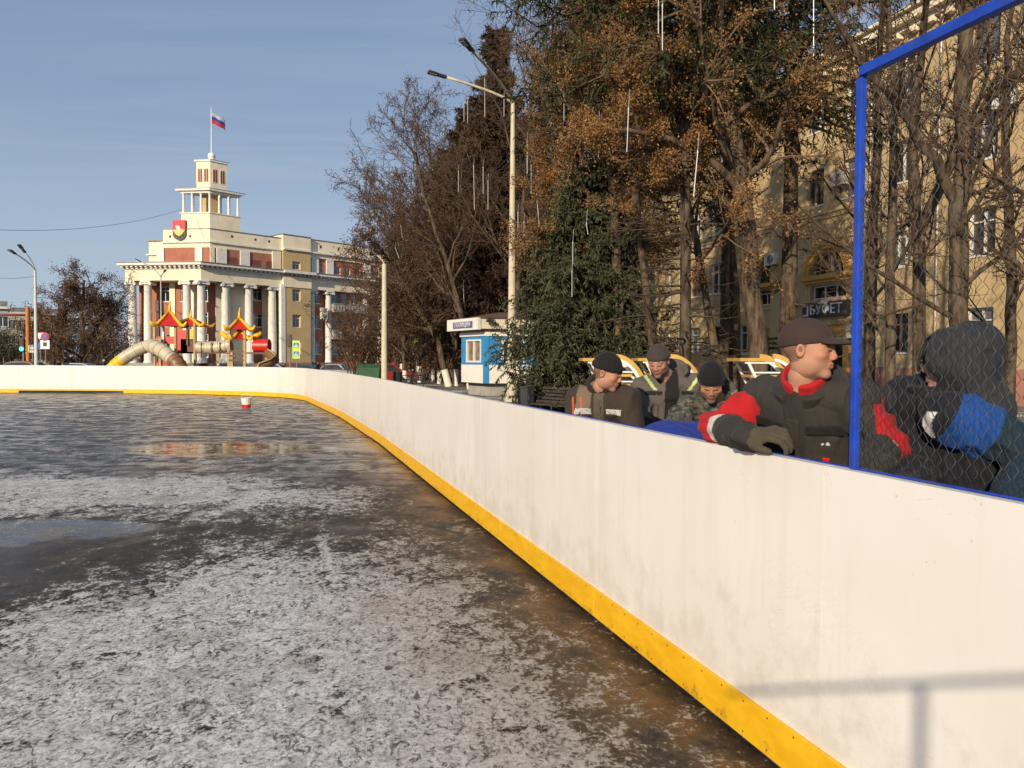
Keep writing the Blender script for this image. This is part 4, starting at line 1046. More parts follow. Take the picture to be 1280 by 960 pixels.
# bare trees close to the yellow building
L_big = [[tuple(at(1194, 250, 13.5)), tuple(at(1160, 190, 13.2)), tuple(at(1120, 130, 12.9)), tuple(at(1070, 80, 12.6)), tuple(at(1020, -20, 12.3))], [.10, .085, .07, .05, .02]]
L_b2 = [[tuple(at(1206, 180, 13.5)), tuple(at(1240, 120, 13.3)), tuple(at(1300, 70, 13.1)), tuple(at(1380, 30, 13))], [.09, .07, .05, .02]]
broadleaf(gp(1202, 13.5), T3((1203, 1200, 1204, 1210, 1216), (520, 300, 150, 0, -180), 13.5), [.165, .15, .13, .11, .05], 'thick bare tree with one big limb bending left behind the chain link mesh', 51, ks=(16, 8, 7, 4), ratios=(.33, .45, .45, .4), t0=.22, limbs=(L_big, L_b2), angs=(.95, .8, .8, .8), trop=(.05, .02, 0, 0), wob=.09, rr0=.33)
broadleaf(gp(1150, 17), T3((1152, 1148, 1140, 1150, 1175), (500, 330, 200, 60, -120), 17), [.14, .13, .11, .08, .03], 'dark bare tree forking behind the blue post', 52, ks=(14, 8, 7, 4), ratios=(.36, .45, .45, .4), t0=.25, limbs=([[tuple(at(1146, 300, 17)), tuple(at(1185, 220, 16.7)), tuple(at(1215, 90, 16.5)), tuple(at(1235, -60, 16.3))], [.12, .1, .08, .03]],), angs=(.9, .8, .8, .8), wob=.09, rr0=.33)
broadleaf(gp(1085, 22), T3((1086, 1090, 1100, 1105), (490, 300, 120, -60), 22), [.16, .14, .1, .05], 'slender bare tree close to the tan wall', 53, ks=(15, 8, 7, 3), ratios=(.3, .45, .45, .4), t0=.2, twigm=TWIG_L, wob=.09, rr0=.33)
broadleaf(gp(1330, 12), T3((1335, 1335, 1330, 1320), (560, 300, 100, -150), 12), [.2, .17, .13, .06], 'bare tree whose branches enter over the chain link mesh', 54, ks=(16, 8, 7, 4), ratios=(.4, .45, .45, .4), t0=.2, wob=.09, rr0=.33)
broadleaf(gp(918, 24), T3((918, 914, 912, 905), (490, 330, 180, 0), 24), [.20, .18, .14, .05], 'thick brown bare tree between the two arches', 55, ks=(15, 8, 6, 0), ratios=(.33, .45, .45, .4), t0=.35, leaves=(5, .06, LEAF_B, .15), name='leafy_tree', wob=.09, rr0=.33)
# row of limes beyond the kiosk
rows_t = [
 (560, 45, [(561, 480), (548, 430), (510, 360), (475, 310)], .21, 'leaning bare tree with whitewashed foot beside the kiosk', 61, (-.9, 0, 0), 15),
 (570, 47, [(570, 480), (569, 400), (572, 300), (578, 200)], .17, 'upright bare tree with whitewashed foot touching the kiosk', 62, None, 14),
 (541, 62, [(541, 470), (545, 400), (548, 320), (556, 230)], .16, 'bare tree with whitewashed foot, third from the kiosk', 63, None, 14),
 (525, 64, [(525, 470), (522, 400), (515, 320), (500, 250)], .2, 'bare tree with whitewashed foot between two benches', 64, (-.4, 0, 0), 15),
 (516, 70, [(517, 470), (512, 400), (500, 330), (478, 262)], .17, 'far bare tree with whitewashed foot behind the black bench', 65, (-.5, 0, 0), 15),
 (585, 40, [(588, 480), (578, 400), (560, 330), (530, 250), (520, 190)], .17, 'tall bare tree bending left behind the kiosk roof', 66, (-.5, 0, .1), 16),
 (640, 44, [(640, 480), (648, 330), (660, 180), (672, 60)], .2, 'tall slender bare tree standing behind the cream lamp mast', 67, None, 18),
 (700, 36, [(700, 480), (702, 330), (695, 180), (690, 40)], .2, 'tall bare tree between the lamp mast and the tan building', 68, None, 18),
 (735, 42, [(735, 480), (733, 330), (742, 180), (750, 60)], .2, 'tall bare tree at the end of the tan building', 69, None, 16),
]
for (px, Y, pl, r, lab, seed, bias, k1) in rows_t:
    pts = T3([p for p, _ in pl], [y for _, y in pl], Y)
    rad = list(np.linspace(r, r*.3, len(pts)))
    brown = seed in (63, 64, 61)
    broadleaf(gp(px, Y), pts, rad, lab, seed, 'bare trees in a row along the square', ks=(k1+2, 8, 8, 4), ratios=(.42, .46, .45, .42), t0=.25, wash=1.15-.2 if Y < 66 else .75, bias=bias, twigm=TWIG, trop=(.07, .03, 0, 0), Lf=(.35, .4, .5, .5), leaves=(2, .055, LEAF_B, .2) if brown else None)
broadleaf(gp(505, 53), T3((506, 504, 500, 492), (475, 400, 320, 250), 53), [.17, .14, .1, .04], 'wide bare tree spreading towards the columned building behind the second mast', 74, ks=(20, 9, 8, 4), ratios=(.40, .46, .45, .42), t0=.15, bias=(-.1, 0, 0), trop=(.07, .03, 0, 0), Lf=(.35, .4, .5, .5), leaves=(2, .05, LEAF_B, .2), wash=.75)
broadleaf(gp(548, 57), T3((549, 552, 545, 535), (475, 380, 280, 160), 57), [.17, .14, .1, .04], 'tall dark bare tree in the middle of the row before the pointed spruce', 75, ks=(20, 9, 8, 4), ratios=(.45, .46, .45, .42), t0=.15, bias=(-.3, 0, 0), trop=(.07, .03, 0, 0), Lf=(.35, .4, .5, .5), leaves=(2, .05, LEAF_B, .2), wash=.75)
conifer(gp(585, 55), 20.0, 7.5, 2.0, 'dark brownish spruce standing before the tallest pointed one', 24, NEED_B, nb=380, dens=12, nlen=.15, droop=.35, prof=.8, k2=14, hang=.7, nwid=.22)
conifer(gp(668, 54), 19.0, 6.5, 2.0, 'dark spruce between the lamp mast and the blue-green spruce top', 25, NEED_B, nb=340, dens=12, nlen=.15, droop=.35, prof=.8, k2=14, hang=.7, nwid=.22)
# left background trees
broadleaf(gp(103, 64), T3((104, 103, 102, 106), (470, 420, 385, 350), 64), [.26, .22, .16, .06], 'round bare tree with rusty leaves standing left of the columned building', 71, ks=(20, 9, 8, 3), ratios=(.62, .48, .46, .42), t0=.08, twigm=TWIG_L, leaves=(3, .06, LEAF_B, .2), angs=(1.05, .8, .8, .8), trop=(.05, .02, 0, 0), Lf=(.45, .4, .5, .5))
broadleaf(gp(128, 75), T3((128, 127, 129), (470, 420, 372), 75), [.2, .16, .05], 'dark bare tree touching the corner of the columned building', 72, ks=(18, 9, 8, 0), ratios=(.6, .48, .46, .42), t0=.08, leaves=(4, .09, LEAF_B, .2), angs=(1.05, .8, .8, .8), Lf=(.45, .4, .5, .5))
broadleaf(gp(72, 74), T3((72, 73, 71), (470, 425, 392), 74), [.2, .16, .05], 'low rusty tree behind the road signs', 73, ks=(18, 9, 8, 0), ratios=(.65, .48, .46, .42), t0=.08, leaves=(4, .09, LEAF_B, .2), angs=(1.05, .8, .8, .8), Lf=(.45, .4, .5, .5))
# dark far thicket behind the street (reads as one mass)
rng = np.random.default_rng(5)
def thicket(name, px0, px1, Y, ztop, n, label, lm=LEAF_B):
    x0, x1 = atX(px0, Y), atX(px1, Y); parts = []; N = n
    st = np.stack([rng.uniform(x0, x1, N), Y+rng.uniform(-3, 5, N), np.full(N, -.6)], 1)
    Q = np.empty((N, 6, 3)); Q[:, 0] = st; d = unit(np.stack([rng.normal(size=N)*.25, rng.normal(size=N)*.25, np.ones(N)], 1)); ln = ztop*(.55+.5*rng.random(N))+.6
    for j in range(1, 6): d = unit(d+rng.normal(size=(N, 3))*.15+np.array([0, 0, .1])); Q[:, j] = Q[:, j-1]+d*(ln/5)[:, None]
    R = np.full((N, 6), .06)*np.linspace(1, .3, 6)[None]
    A, AR = spawn(Q, R, 7, .2, .45, .7, 5, rng, .05, .2, .6); B_, BR = spawn(A, AR, 6, .1, .5, .8, 4, rng, .02, .2, .6)
    parts = [tubes_np(Q, R, 4), tubes_np(A, np.maximum(AR, .012), 3), tubes_np(B_, np.maximum(BR, .01), 3)]
    V, F = merge(parts); k = npmesh(name, V, F, TWIG, None); tag(k, label, kind='stuff')
    V, F = leaves_np(B_, 3, .10, rng, .2); q = npmesh('leaf_litter_crown', V, F, lm, k); return k
thicket('far_thicket', -120, 168, 92, 5.6, 130, 'dark brown thicket filling the far side of the street', NEED_D)
thicket('far_thicket', 440, 830, 66, 6.5, 200, 'dark brown undergrowth and distant trees behind the kiosk', LEAF_B)
# ================================================================ street furniture and props
CREAMP = mat('cream_mast_paint', (.56, .50, .38), .75, .12, 3, .2, 30, dirt=(.40, .32, .22), dirt_amt=.5)
GREYP = mat('grey_mast_paint', (.42, .42, .40), .6, .15, 3)
BLACK = mat('black_metal', (.02, .02, .022), .5, .2, 10)
LAMPG = mat('lamp_glass', (.35, .36, .35), .2)
def lamp(px, Y, ybot, arms, r0, r1, ztop, label, m, thin=.05, name='street_lamp', foot=True):
    x = atX(px, Y); z0 = gz(x, Y); e = empty(name, (x, Y, z0), label, 'street lamp')
    mb = MB(); mb.tube([(0, 0, 0), (0, 0, 1.6), (0, 0, ztop*.5), (0, 0, ztop-z0)], [r0, r0*.95, (r0+r1)/2, r1], 14); mb.build('mast', m, e, smooth=True, auto=40)
    if foot:
        mb = MB(); mb.lathe([(r0*1.5, 0), (r0*1.5, .12), (r0*1.15, .2)], n=14); mb.build('foot_ring', m, e)
    for (ex, ey, ez) in arms:
        p0 = Vector((0, 0, ztop-z0-.05)); p3 = Vector((ex-x, ey-Y, ez-z0)); d = p3-p0
        mid = p0+Vector((d.x*.12, d.y*.12, d.z*.45 if d.z > 0 else .3)); P = []
        for i in range(9): t_ = i/8; P.append(p0*(1-t_)**2+mid*2*t_*(1-t_)+p3*t_**2)
        mb = MB(); mb.tube(P, [r1*.9]+[thin]*8, 8); a = mb.build('arm', m, e, smooth=True)
        dn = (P[-1]-P[-2]).normalized(); mb = MB(); c = P[-1]
        mb.bar(c-dn*.05, c+dn*.28, .16, .10); mb.bar(c+dn*.28, c+dn*.62, .24, .09); h = mb.build('lamp_head', BLACK, a, bevel=.02)
        mb = MB(); mb.bar(c+dn*.30-Vector((0, 0, .052)), c+dn*.58-Vector((0, 0, .052)), .18, .01); mb.build('lens', LAMPG, h)
    return e
def ap(px, py, Y): q = at(px, py, Y); return (q.x, q.y, q.z)
lamp(639.5, 28.5, 500, [ap(556, 96, 27.7), ap(589, 62, 26.0)], .175, .075, at(641, 128, 28.5).z, 'tall cream lamp mast with two long arms beside the kiosk', CREAMP)
lamp(480.5, 40, 470, [ap(470, 318, 40)], .17, .12, at(480, 330, 40).z, 'shorter cream lamp mast standing in front of the bare trees left of the kiosk', CREAMP, thin=.03)
lamp(45.5, 50, 455, [ap(31, 315, 49.2), ap(19, 317, 48)], .13, .07, at(42.5, 337, 50).z, 'pale double armed lamp mast beside the orange gantry post', mat('pale_mast_paint', (.60, .58, .52), .6, .1), thin=.04)
lamp(202, 78, 455, [ap(176, 327, 78), ap(205, 340, 77)], .10, .06, at(201, 346, 78).z, 'grey lamp mast in front of the white colonnade', GREYP, thin=.05)
# second mast clutter: loudspeaker dish and sign
# ---------------------------------------------------------------- kiosk
KB = mat('kiosk_blue_panel', (.035, .24, .52), .45, .1, 2, .05, 20); KW = mat('kiosk_white_panel', (.74, .72, .66), .6, .05, 2, .1, 20, dirt=(.45, .40, .33), dirt_amt=.35)
K = at(606, 496.5, 32.5); kx, ky = K.x, 32.5
kl = Vector((-.5, .866)); kr = Vector((.95, .31)).normalized()
ke = empty('kiosk', (kx, ky, 0), 'small blue and white police kiosk with brown roof partly behind the spruce', 'kiosk')
KL = Fr((0, 0), kl, (-.866, -.5)); KR = Fr((0, 0), kr, (kr.y, -kr.x)); KL.n = Vector((-.866, -.5, 0)); 
L1, L2 = 2.25, 3.5
def kp(a, b): q = kr*a+kl*b; return (q.x, q.y)
def kbox(z0, z1, off, m, name, par=None, a1=L2, b1=L1):
    mb = MB(); mb.prism([kp(-off, -off), kp(-off, b1+off), kp(a1+off, b1+off), kp(a1+off, -off)], z0, z1); return mb.build(name, m, par or ke)
kbox(0, .50, -.22, CONC, 'base_plinth'); kbox(.50, .54, .04, BLACK, 'base_flashing')
kbox(.54, 1.33, 0, KW, 'lower_panel'); kbox(1.33, 1.38, .015, KB, 'blue_strip')
wl = (.35, 1.75, 1.42, 2.42); wr_ = [(.72, 1.75, 1.42, 2.42), (2.2, 3.2, 1.42, 2.42)]
mb = MB(); wall_holes(KL, mb, 0, L1, 1.38, 2.55, [wl], -.08, 0); mb.build('left_wall', KB, ke)
mb = MB(); wall_holes(KR, mb, 0, L2, 1.38, 2.55, wr_, -.08, 0); mb.build('front_wall', KB, ke)
kbox(1.38, 2.55, -1.0, mat('kiosk_inside', (.10, .09, .07), .9), 'inner_counter')
window(KL, *wl, -.07, ke, fm=FRAME_W, gm=mat('kiosk_curtain_glass', (.22, .17, .12), .1, .5, 3), nm=1, tr=False, w_=.08, sill=False, depth=.16)
for h in wr_: window(KR, *h, -.07, ke, nm=0, tr=False, w_=.10, sill=False, depth=.16)
mb = MB(); 
mb.prism([kp(-.03, -.03), kp(-.03, .12), kp(.0, .12), kp(.16, 0), kp(.16, -.03)], .54, 2.55); mb.build('corner_post', KB, ke)
kbox(2.55, 2.72, .06, KW, 'upper_ledge')
kbox(2.72, 2.84, .0, mat('kiosk_shade_tone', (.35, .28, .22), .8), 'shade_strip')  # wall strip below the fascia, its shade put into the colour
kbox(2.84, 3.28, .34, mat('kiosk_fascia_beige', (.62, .56, .42), .7, .08), 'fascia')
mb = MB(); o0 = .42; c_ = kp(L2/2, L1/2); base = [kp(-o0, -o0), kp(-o0, L1+o0), kp(L2+o0, L1+o0), kp(L2+o0, -o0)]
mb.add([(x, y, 3.28) for x, y in base]+[(*kp(L2*.33, L1/2), 3.62), (*kp(L2*.67, L1/2), 3.62)], [(0, 1, 4), (1, 2, 5, 4), (2, 3, 5), (3, 0, 4, 5), (0, 3, 2, 1)]); mb.build('roof', mat('brown_roof_sheet', (.13, .075, .05), .6, .2, 2), ke)
mb = MB(); KL.box(mb, -.3, 2.7, 2.80, 3.30, .36, .50); sb = mb.build('sign_box', KW, ke)
mb = MB(); KL.box(mb, .18, 2.05, 2.89, 3.17, .50, .515); pl_ = mb.build('name_plate', mat('plate_blue_grey', (.10, .11, .30), .5), sb)
text_mesh('ПОЛИЦИЯ', .27, .006, KW, 'lettering', pl_, KL.M(1.12, .525, 3.03) @ Matrix.Rotation(PI, 4, 'Y'), spacing=1.2)
mb = MB(); mb.tube([KR.p(.05, .34, 3.28), KR.p(.05, .60, 3.2)], .03, 6); KR.box(mb, -.1, .2, 3.10, 3.22, .50, .70); mb.build('floodlight', BLACK, ke)
# ---------------------------------------------------------------- litter bin and benches
WOODD = mat('dark_bench_wood', (.055, .045, .038), .6, .35, 8)
def litter_bin(px, Y, label):
    x = atX(px, Y); e = empty('litter_bin', (x, Y, gz(x, Y)), label, 'litter bin')
    mb = MB()
    prof = [(.20, .18), (.22, .2), (.25, .6), (.26, .84), (.22, .87)]
    mb.lathe(prof, n=8); mb.build('bucket', BLACK, e, bevel=.01)
    mb = MB(); mb.lathe([(.27, .82), (.275, .88), (.235, .88), (.23, .84)], n=8); mb.build('rim', BLACK, e)
    mb = MB(); mb.tube([(-.3, 0, 0), (-.3, 0, .62), (-.22, 0, .62)], .02, 6); mb.tube([(.3, 0, 0), (.3, 0, .62), (.22, 0, .62)], .02, 6); mb.build('stand', BLACK, e)
litter_bin(659, 20, 'black faceted litter bin beside the spruce and slatted bench')
litter_bin(497, 41, 'small black litter bin beside the far bench and red car')
def bench(px, Y, rz, label):
    x = atX(px, Y); e = empty('park_bench', (x, Y, gz(x, Y)), label, 'bench', 'slatted benches along the square', rz)
    mb = MB()
    for i in range(5): mb.box(-.9, .9, -.22+i*.095, -.145+i*.095, .43, .46)
    mb.build('seat', WOODD, e); mb = MB()
    for i in range(5): y = .25+i*.032; z = .50+i*.085; mb.bar((-.9, y, z), (.9, y, z), .03, .06)
    mb.build('backrest', WOODD, e)
    for s_ in (-.72, .72):
        mb = MB(); mb.tube([(s_, -.26, 0), (s_, -.2, .2), (s_, -.24, .42), (s_, .22, .42), (s_, .42, .92)], .025, 6); mb.tube([(s_, .2, .42), (s_, .34, .2), (s_, .38, 0)], .025, 6)
        mb.tube([(s_, -.24, .44), (s_, -.26, .66), (s_, .28, .68)], .022, 6); mb.build('side_frame', BLACK, e, smooth=True)
bench(694, 19.0, math.radians(-52), 'dark slatted bench between the litter bin and the brown jacketed man')
bench(515, 42.0, math.radians(-60), 'dark bench in the distance before the whitewashed trees')
# ---------------------------------------------------------------- yellow arched garden frames behind the men
OCW = mat('ochre_varnished_wood', (.52, .32, .07), .55, .2, 4, .2, 30); WHF = mat('white_frame_paint', (.78, .76, .70), .5, .08)
def arch_frame(pxa, pxb, Y, label):
    xa, xb = atX(pxa, Y), atX(pxb, Y); Wd = xb-xa; e = empty('arched_garden_frame', (xa, Y, 0), label, 'garden frame', 'ochre and white arched frames in a row')
    zt = at(pxa, 447.5, Y).z
    for yy, nm in ((0, 'front_arc'), (.55, 'rear_arc')):
        def arcp(off): return [(Wd*.52+(Wd*.48+off)*math.sin(PI/2*i/20), zt-.62+(.62+off)*math.cos(PI/2*i/20)) for i in range(21)]
        def ribbon(o0, o1, d_, m, nm):
            A_, B_ = arcp(o0), arcp(o1); mb = MB()
            for i in range(20):
                q = [A_[i], A_[i+1], B_[i+1], B_[i]]; mb.hexa([(x_, yy-d_, z_) for x_, z_ in q]+[(x_, yy+d_, z_) for x_, z_ in q])
            mb.build(nm, m, e)
        ribbon(-.045, 0, .022, WHF, nm); ribbon(.002, .06, .026, OCW, 'arc_board')
        mb = MB(); mb.bar((.12, yy, zt-.05), (Wd*.45, yy, zt-.62), .035, .04, up=(0, 1, 0)); mb.bar((.08, yy, zt-.062), (Wd*.55, yy, zt-.062), .03, .028); mb.build('diagonal_brace', WHF, e)
        for k_ in range(2):
            zz_ = zt-.20-.14*k_; xe = Wd*.52+Wd*.48*math.sqrt(max(0, 1-((zz_-zt+.62)/.62)**2))
            mb = MB(); mb.bar((Wd*.2+.1*k_, yy, zz_), (xe-.01, yy, zz_), .025, .02); mb.build('cross_rail', WHF, e)
        mb = MB(); mb.box(xb-xa-.04, xb-xa, yy-.02, yy+.02, 0, zt-.62); mb.box(Wd*.45-.04, Wd*.45, yy-.02, yy+.02, 0, zt-.60); mb.build('leg', WHF, e)
    mb = MB(); mb.box(0, Wd*.54, -.04, .62, zt-.045, zt); mb.build('top_board', OCW, e)
    mb = MB()
    for k_ in range(2):
        zz_ = zt-.20-.14*k_; xe = Wd*.52+Wd*.48*math.sqrt(max(0, 1-((zz_-zt+.62)/.62)**2)); mb.box(Wd*.2+.1*k_, xe-.06, .05, .5, zz_-.07, zz_-.035)
    mb.build('ochre_slat', OCW, e)
arch_frame(728, 806, 11.2, 'ochre and white arched frame behind the man in the ribbed black hat')
arch_frame(797, 876, 11.6, 'ochre and white arched frame behind the man in the grey jacket')
arch_frame(924, 1004, 10.6, 'ochre and white arched frame behind the man in the brown cap')
# ---------------------------------------------------------------- cars
RUB = mat('tyre_rubber', (.02, .02, .02), .8); RIM = mat('alloy_rim', (.4, .4, .42), .35, metal=.8)
CGL = glassmat('car_glass', (.05, .06, .07), .05)
def car(px, Y, rz, col, label, L_=4.4, H_=1.45, name='parked_car'):
    x = atX(px, Y); e = empty(name, (x, Y, gz(x, Y)), label, 'car', 'cars parked along the street', rz)
    pm = mat('car_paint_'+'_'.join('%02d' % int(c*99) for c in col), col, .28, .05, 2, spec=.6)
    h = L_/2
    low = [(-h, .35), (-h+.05, .62), (-h+.12, .82), (-h+.55, .92), (h-1.15, .93), (h-.35, .80), (h-.05, .66), (h, .4), (h-.1, .25), (-h+.1, .25)]
    cab = [(-h+.35, .90), (-h+.85, H_-.10), (-h+1.3, H_-.01), (-.05, H_), (.35, H_-.06), (h-1.15, .92)]
    def loft(prof, w0, w1, zb, zt, m, nm, par, sub=True):
        n = len(prof); V = []; sl_ = [(-1.0), (-.86), (.86), (1.0)]
        for s_ in sl_:
            for (a, z) in prof:
                t_ = min(1, max(0, (z-zb)/(zt-zb))); w_ = (w0*(1-t_)+w1*t_); k_ = 1 if abs(s_) < .9 else .965
                V.append((a*k_, s_*w_, zb+(z-zb)*(.97 if abs(s_) > .9 else 1)))
        Fs = []
        for i in range(3):
            for j in range(n): Fs.append([i*n+j, i*n+(j+1) % n, (i+1)*n+(j+1) % n, (i+1)*n+j])
        Fs.append(list(range(n))); Fs.append([3*n+j for j in range(n)][::-1])
        mb = MB(); mb.add(V, Fs); return mb.build(nm, m, par, smooth=True, auto=35)
    b_ = loft(low, .80, .86, .25, .93, pm, 'body', e)
    c_ = loft(cab, .80, .62, .90, H_, pm, 'cabin', e)
    inner = [(-h+.50, .95), (-h+.92, H_-.15), (-h+1.3, H_-.09), (-.10, H_-.08), (.28, H_-.14), (h-1.32, .95)]
    n = len(inner); mb = MB()
    for s_ in (-1, 1):
        V = []
        for (a, z) in inner: t_ = (z-.9)/(H_-.9); V.append((a, s_*(.80*(1-t_)+.62*t_+.012), z))
        mb.add(V, [list(range(n))])
    mb.build('side_window', CGL, c_)
    for (p0, p1) in (((h-1.22, .95), (.40, H_-.08)), ((-h+.42, .97), (-h+.84, H_-.13))):
        mb = MB(); o_ = .02 if p0[0] > 0 else -.02
        mb.add([(p0[0]+o_, -.68, p0[1]+.02), (p0[0]+o_, .68, p0[1]+.02), (p1[0]+o_, .55, p1[1]+.02), (p1[0]+o_, -.55, p1[1]+.02)], [(0, 1, 2, 3)]); mb.build('windscreen', CGL, c_)
    for s_ in (-.55, .55):
        mb = MB(); mb.box(h-.1, h+.005, s_-.18, s_+.18, .58, .70); mb.build('headlight', LAMPG, e)
        mb = MB(); mb.box(-h-.005, -h+.1, s_-.18, s_+.18, .62, .78); mb.build('tail_light', mat('tail_light_red', (.4, .01, .01), .3), e)
    for a in (-h+.85, h-.85):
        for s_ in (-.80, .80):
            mb = MB(); P = [(a, s_-.09, .31), (a, s_-.06, .31), (a, s_+.06, .31), (a, s_+.09, .31)]; mb.tube(P, [.27, .31, .31, .27], 18); w_ = mb.build('wheel', RUB, e, smooth=True, auto=40)
            mb = MB(); mb.tube([(a, s_-.1, .31), (a, s_+.1, .31)], .19, 12); mb.build('rim', RIM, w_)
    return e
car(424, 70, math.radians(-12), (.33, .34, .35), 'silver grey hatchback behind the corner of the barrier', 4.1, 1.5)
car(377, 73, math.radians(170), (.03, .045, .08), 'dark blue car parked in front of the yellow pavilion', 4.4, 1.42)
car(345, 78, math.radians(0), (.35, .36, .36), 'pale grey car half hidden beside the playground slide', 4.4, 1.4)
car(487, 56, math.radians(8), (.28, .02, .02), 'red car behind the cream lamp mast', 4.3, 1.5)
car(38, 52, math.radians(4), (.14, .035, .03), 'dark red car passing below the green traffic light', 4.3, 1.45)
car(92, 60, math.radians(180), (.35, .37, .40), 'silver car behind the far barrier beside the road signs', 4.4, 1.45)
car(122, 66, math.radians(175), (.04, .04, .045), 'black car parked below the rusty tree', 4.4, 1.45)
car(-10, 55, math.radians(10), (.05, .05, .055), 'dark car entering at the edge of the street', 4.4, 1.5)
# green waste container
x = atX(463, 50); e = empty('waste_container', (x, 50, gz(x, 50)), 'dark green waste container between the silver car and the lamp mast', 'container')
gm_ = mat('green_container_paint', (.02, .09, .035), .6, .3, 3)
mb = MB(); mb.hexa([(-.6, -.45, .15), (.6, -.45, .15), (.6, .45, .15), (-.6, .45, .15), (-.72, -.55, 1.15), (.72, -.55, 1.15), (.72, .55, 1.15), (-.72, .55, 1.15)]); mb.build('bin_body', gm_, e, bevel=.03)
mb = MB(); mb.hexa([(-.75, -.58, 1.15), (.75, -.58, 1.15), (.75, .58, 1.15), (-.75, .58, 1.15), (-.7, -.3, 1.34), (.7, -.3, 1.34), (.7, .5, 1.34), (-.7, .5, 1.34)]); mb.build('lid', gm_, e)
for s_ in (-.5, .5):
    mb = MB(); mb.tube([(s_, -.35, .08), (s_+.05, -.35, .08)], .08, 10); mb.build('wheel', RUB, e)
# ---------------------------------------------------------------- signs and signals
FLU = mat('fluorescent_sign_yellow', (.50, .78, .06), .5, .05); SW = mat('sign_white', (.78, .78, .76), .5, .04); SBL = mat('sign_blue', (.02, .10, .42), .5, .04); SRD = mat('sign_red', (.5, .03, .03), .5)
POLE = mat('galvanised_pole', (.32, .32, .32), .5, .1, metal=.4)
def disc(c, r, y, m, nm, par, n=24):
    mb = MB(); mb.tube([(c[0], y, c[1]), (c[0], y-.02, c[1])], r, n); return mb.build(nm, m, par)
def crossing(px, Y, zc, w_, h, rz, label):
    x = atX(px, Y); z0 = gz(x, Y); e = empty('crossing_sign', (x, Y, z0), label, 'road sign', rz=rz); zc -= z0
    mb = MB(); mb.tube([(0, 0, 0), (0, 0, zc+h/2)], .035, 8); mb.build('pole', POLE, e)
    mb = MB(); mb.box(-w_/2, w_/2, -.07, -.04, zc-h/2, zc+h/2); b_ = mb.build('board', FLU, e)
    for s_ in (-.24, .24):
        q = w_*.36; cz = zc+s_*h
        mb = MB(); mb.box(-q, q, -.085, -.07, cz-q*.95, cz+q*.95); f_ = mb.build('blue_field', SBL, b_)
        mb = MB(); mb.add([(-q*.8, -.09, cz-q*.75), (q*.8, -.09, cz-q*.75), (0, -.09, cz+q*.75)], [(0, 1, 2)]); t_ = mb.build('white_triangle', SW, b_)
        mb = MB(); mb.bar((0, -.095, cz+q*.35), (0, -.095, cz-q*.05), q*.22, .01); mb.bar((0, -.095, cz-q*.05), (q*.3, -.095, cz-q*.65), q*.14, .01); mb.bar((0, -.095, cz-q*.05), (-q*.3, -.095, cz-q*.65), q*.14, .01); mb.bar((-q*.25, -.095, cz), (q*.25, -.095, cz+q*.1), q*.1, .01); mb.build('walking_figure', BLACK, b_)
    return e
crossing(370.5, 69, at(370, 437, 69).z, .66, 1.6, 0, 'tall fluorescent crossing sign before the yellow pavilion')
crossing(521, 60, at(521, 426, 60).z, .6, 1.75, math.radians(48), 'turned fluorescent crossing sign between the bare trees')
crossing(41, 57, at(41, 436, 57).z, .55, .5, 0, 'small square crossing sign beside the pale lamp mast')
x = atX(57, 56); z0 = gz(x, 56); e = empty('no_stopping_sign', (x, 56, z0), 'round no stopping sign over a white plate on a thin pole', 'road sign')
mb = MB(); mb.tube([(0, 0, 0), (0, 0, at(57, 416, 56).z-z0)], .03, 8); mb.build('pole', POLE, e)
zc = at(57, 421, 56).z-z0
disc((0, zc), .30, -.03, SRD, 'red_ring', e); disc((0, zc), .23, -.052, SBL, 'blue_face', e)
mb = MB(); mb.bar((-.16, -.075, zc-.16), (.16, -.075, zc+.16), .06, .01, up=(0, 1, 0)); mb.bar((.16, -.078, zc-.16), (-.16, -.078, zc+.16), .06, .01, up=(0, 1, 0)); mb.build('red_cross', SRD, e)
zc = at(57, 430, 56).z-z0; mb = MB(); mb.box(-.33, .33, -.05, -.03, zc-.36, zc+.28); p_ = mb.build('plate', SW, e)
mb = MB(); mb.box(-.14, .14, -.06, -.05, zc-.16, zc+.12); mb.build('pictogram', BLACK, p_)
x = atX(50.5, 58); z0 = gz(x, 58); e = empty('give_way_sign', (x, 58, z0), 'white inverted triangle sign above a blue disc beside the lamp mast', 'road sign')
zc = at(50.5, 420, 58).z-z0; mb = MB(); mb.tube([(0, 0, 0), (0, 0, zc+.2)], .03, 8); mb.build('pole', POLE, e)
mb = MB(); mb.add([(-.4, -.04, zc+.28), (.4, -.04, zc+.28), (0, -.04, zc-.36), (-.4, -.06, zc+.28), (.4, -.06, zc+.28), (0, -.06, zc-.36)], [(0, 1, 2), (5, 4, 3), (0, 3, 4, 1), (1, 4, 5, 2), (2, 5, 3, 0)]); t_ = mb.build('red_triangle', SRD, e)
mb = MB(); mb.add([(-.29, -.065, zc+.22), (.29, -.065, zc+.22), (0, -.065, zc-.25)], [(0, 1, 2)]); mb.build('white_face', SW, t_)
disc((0, zc-.75), .28, -.03, SBL, 'blue_disc', e)
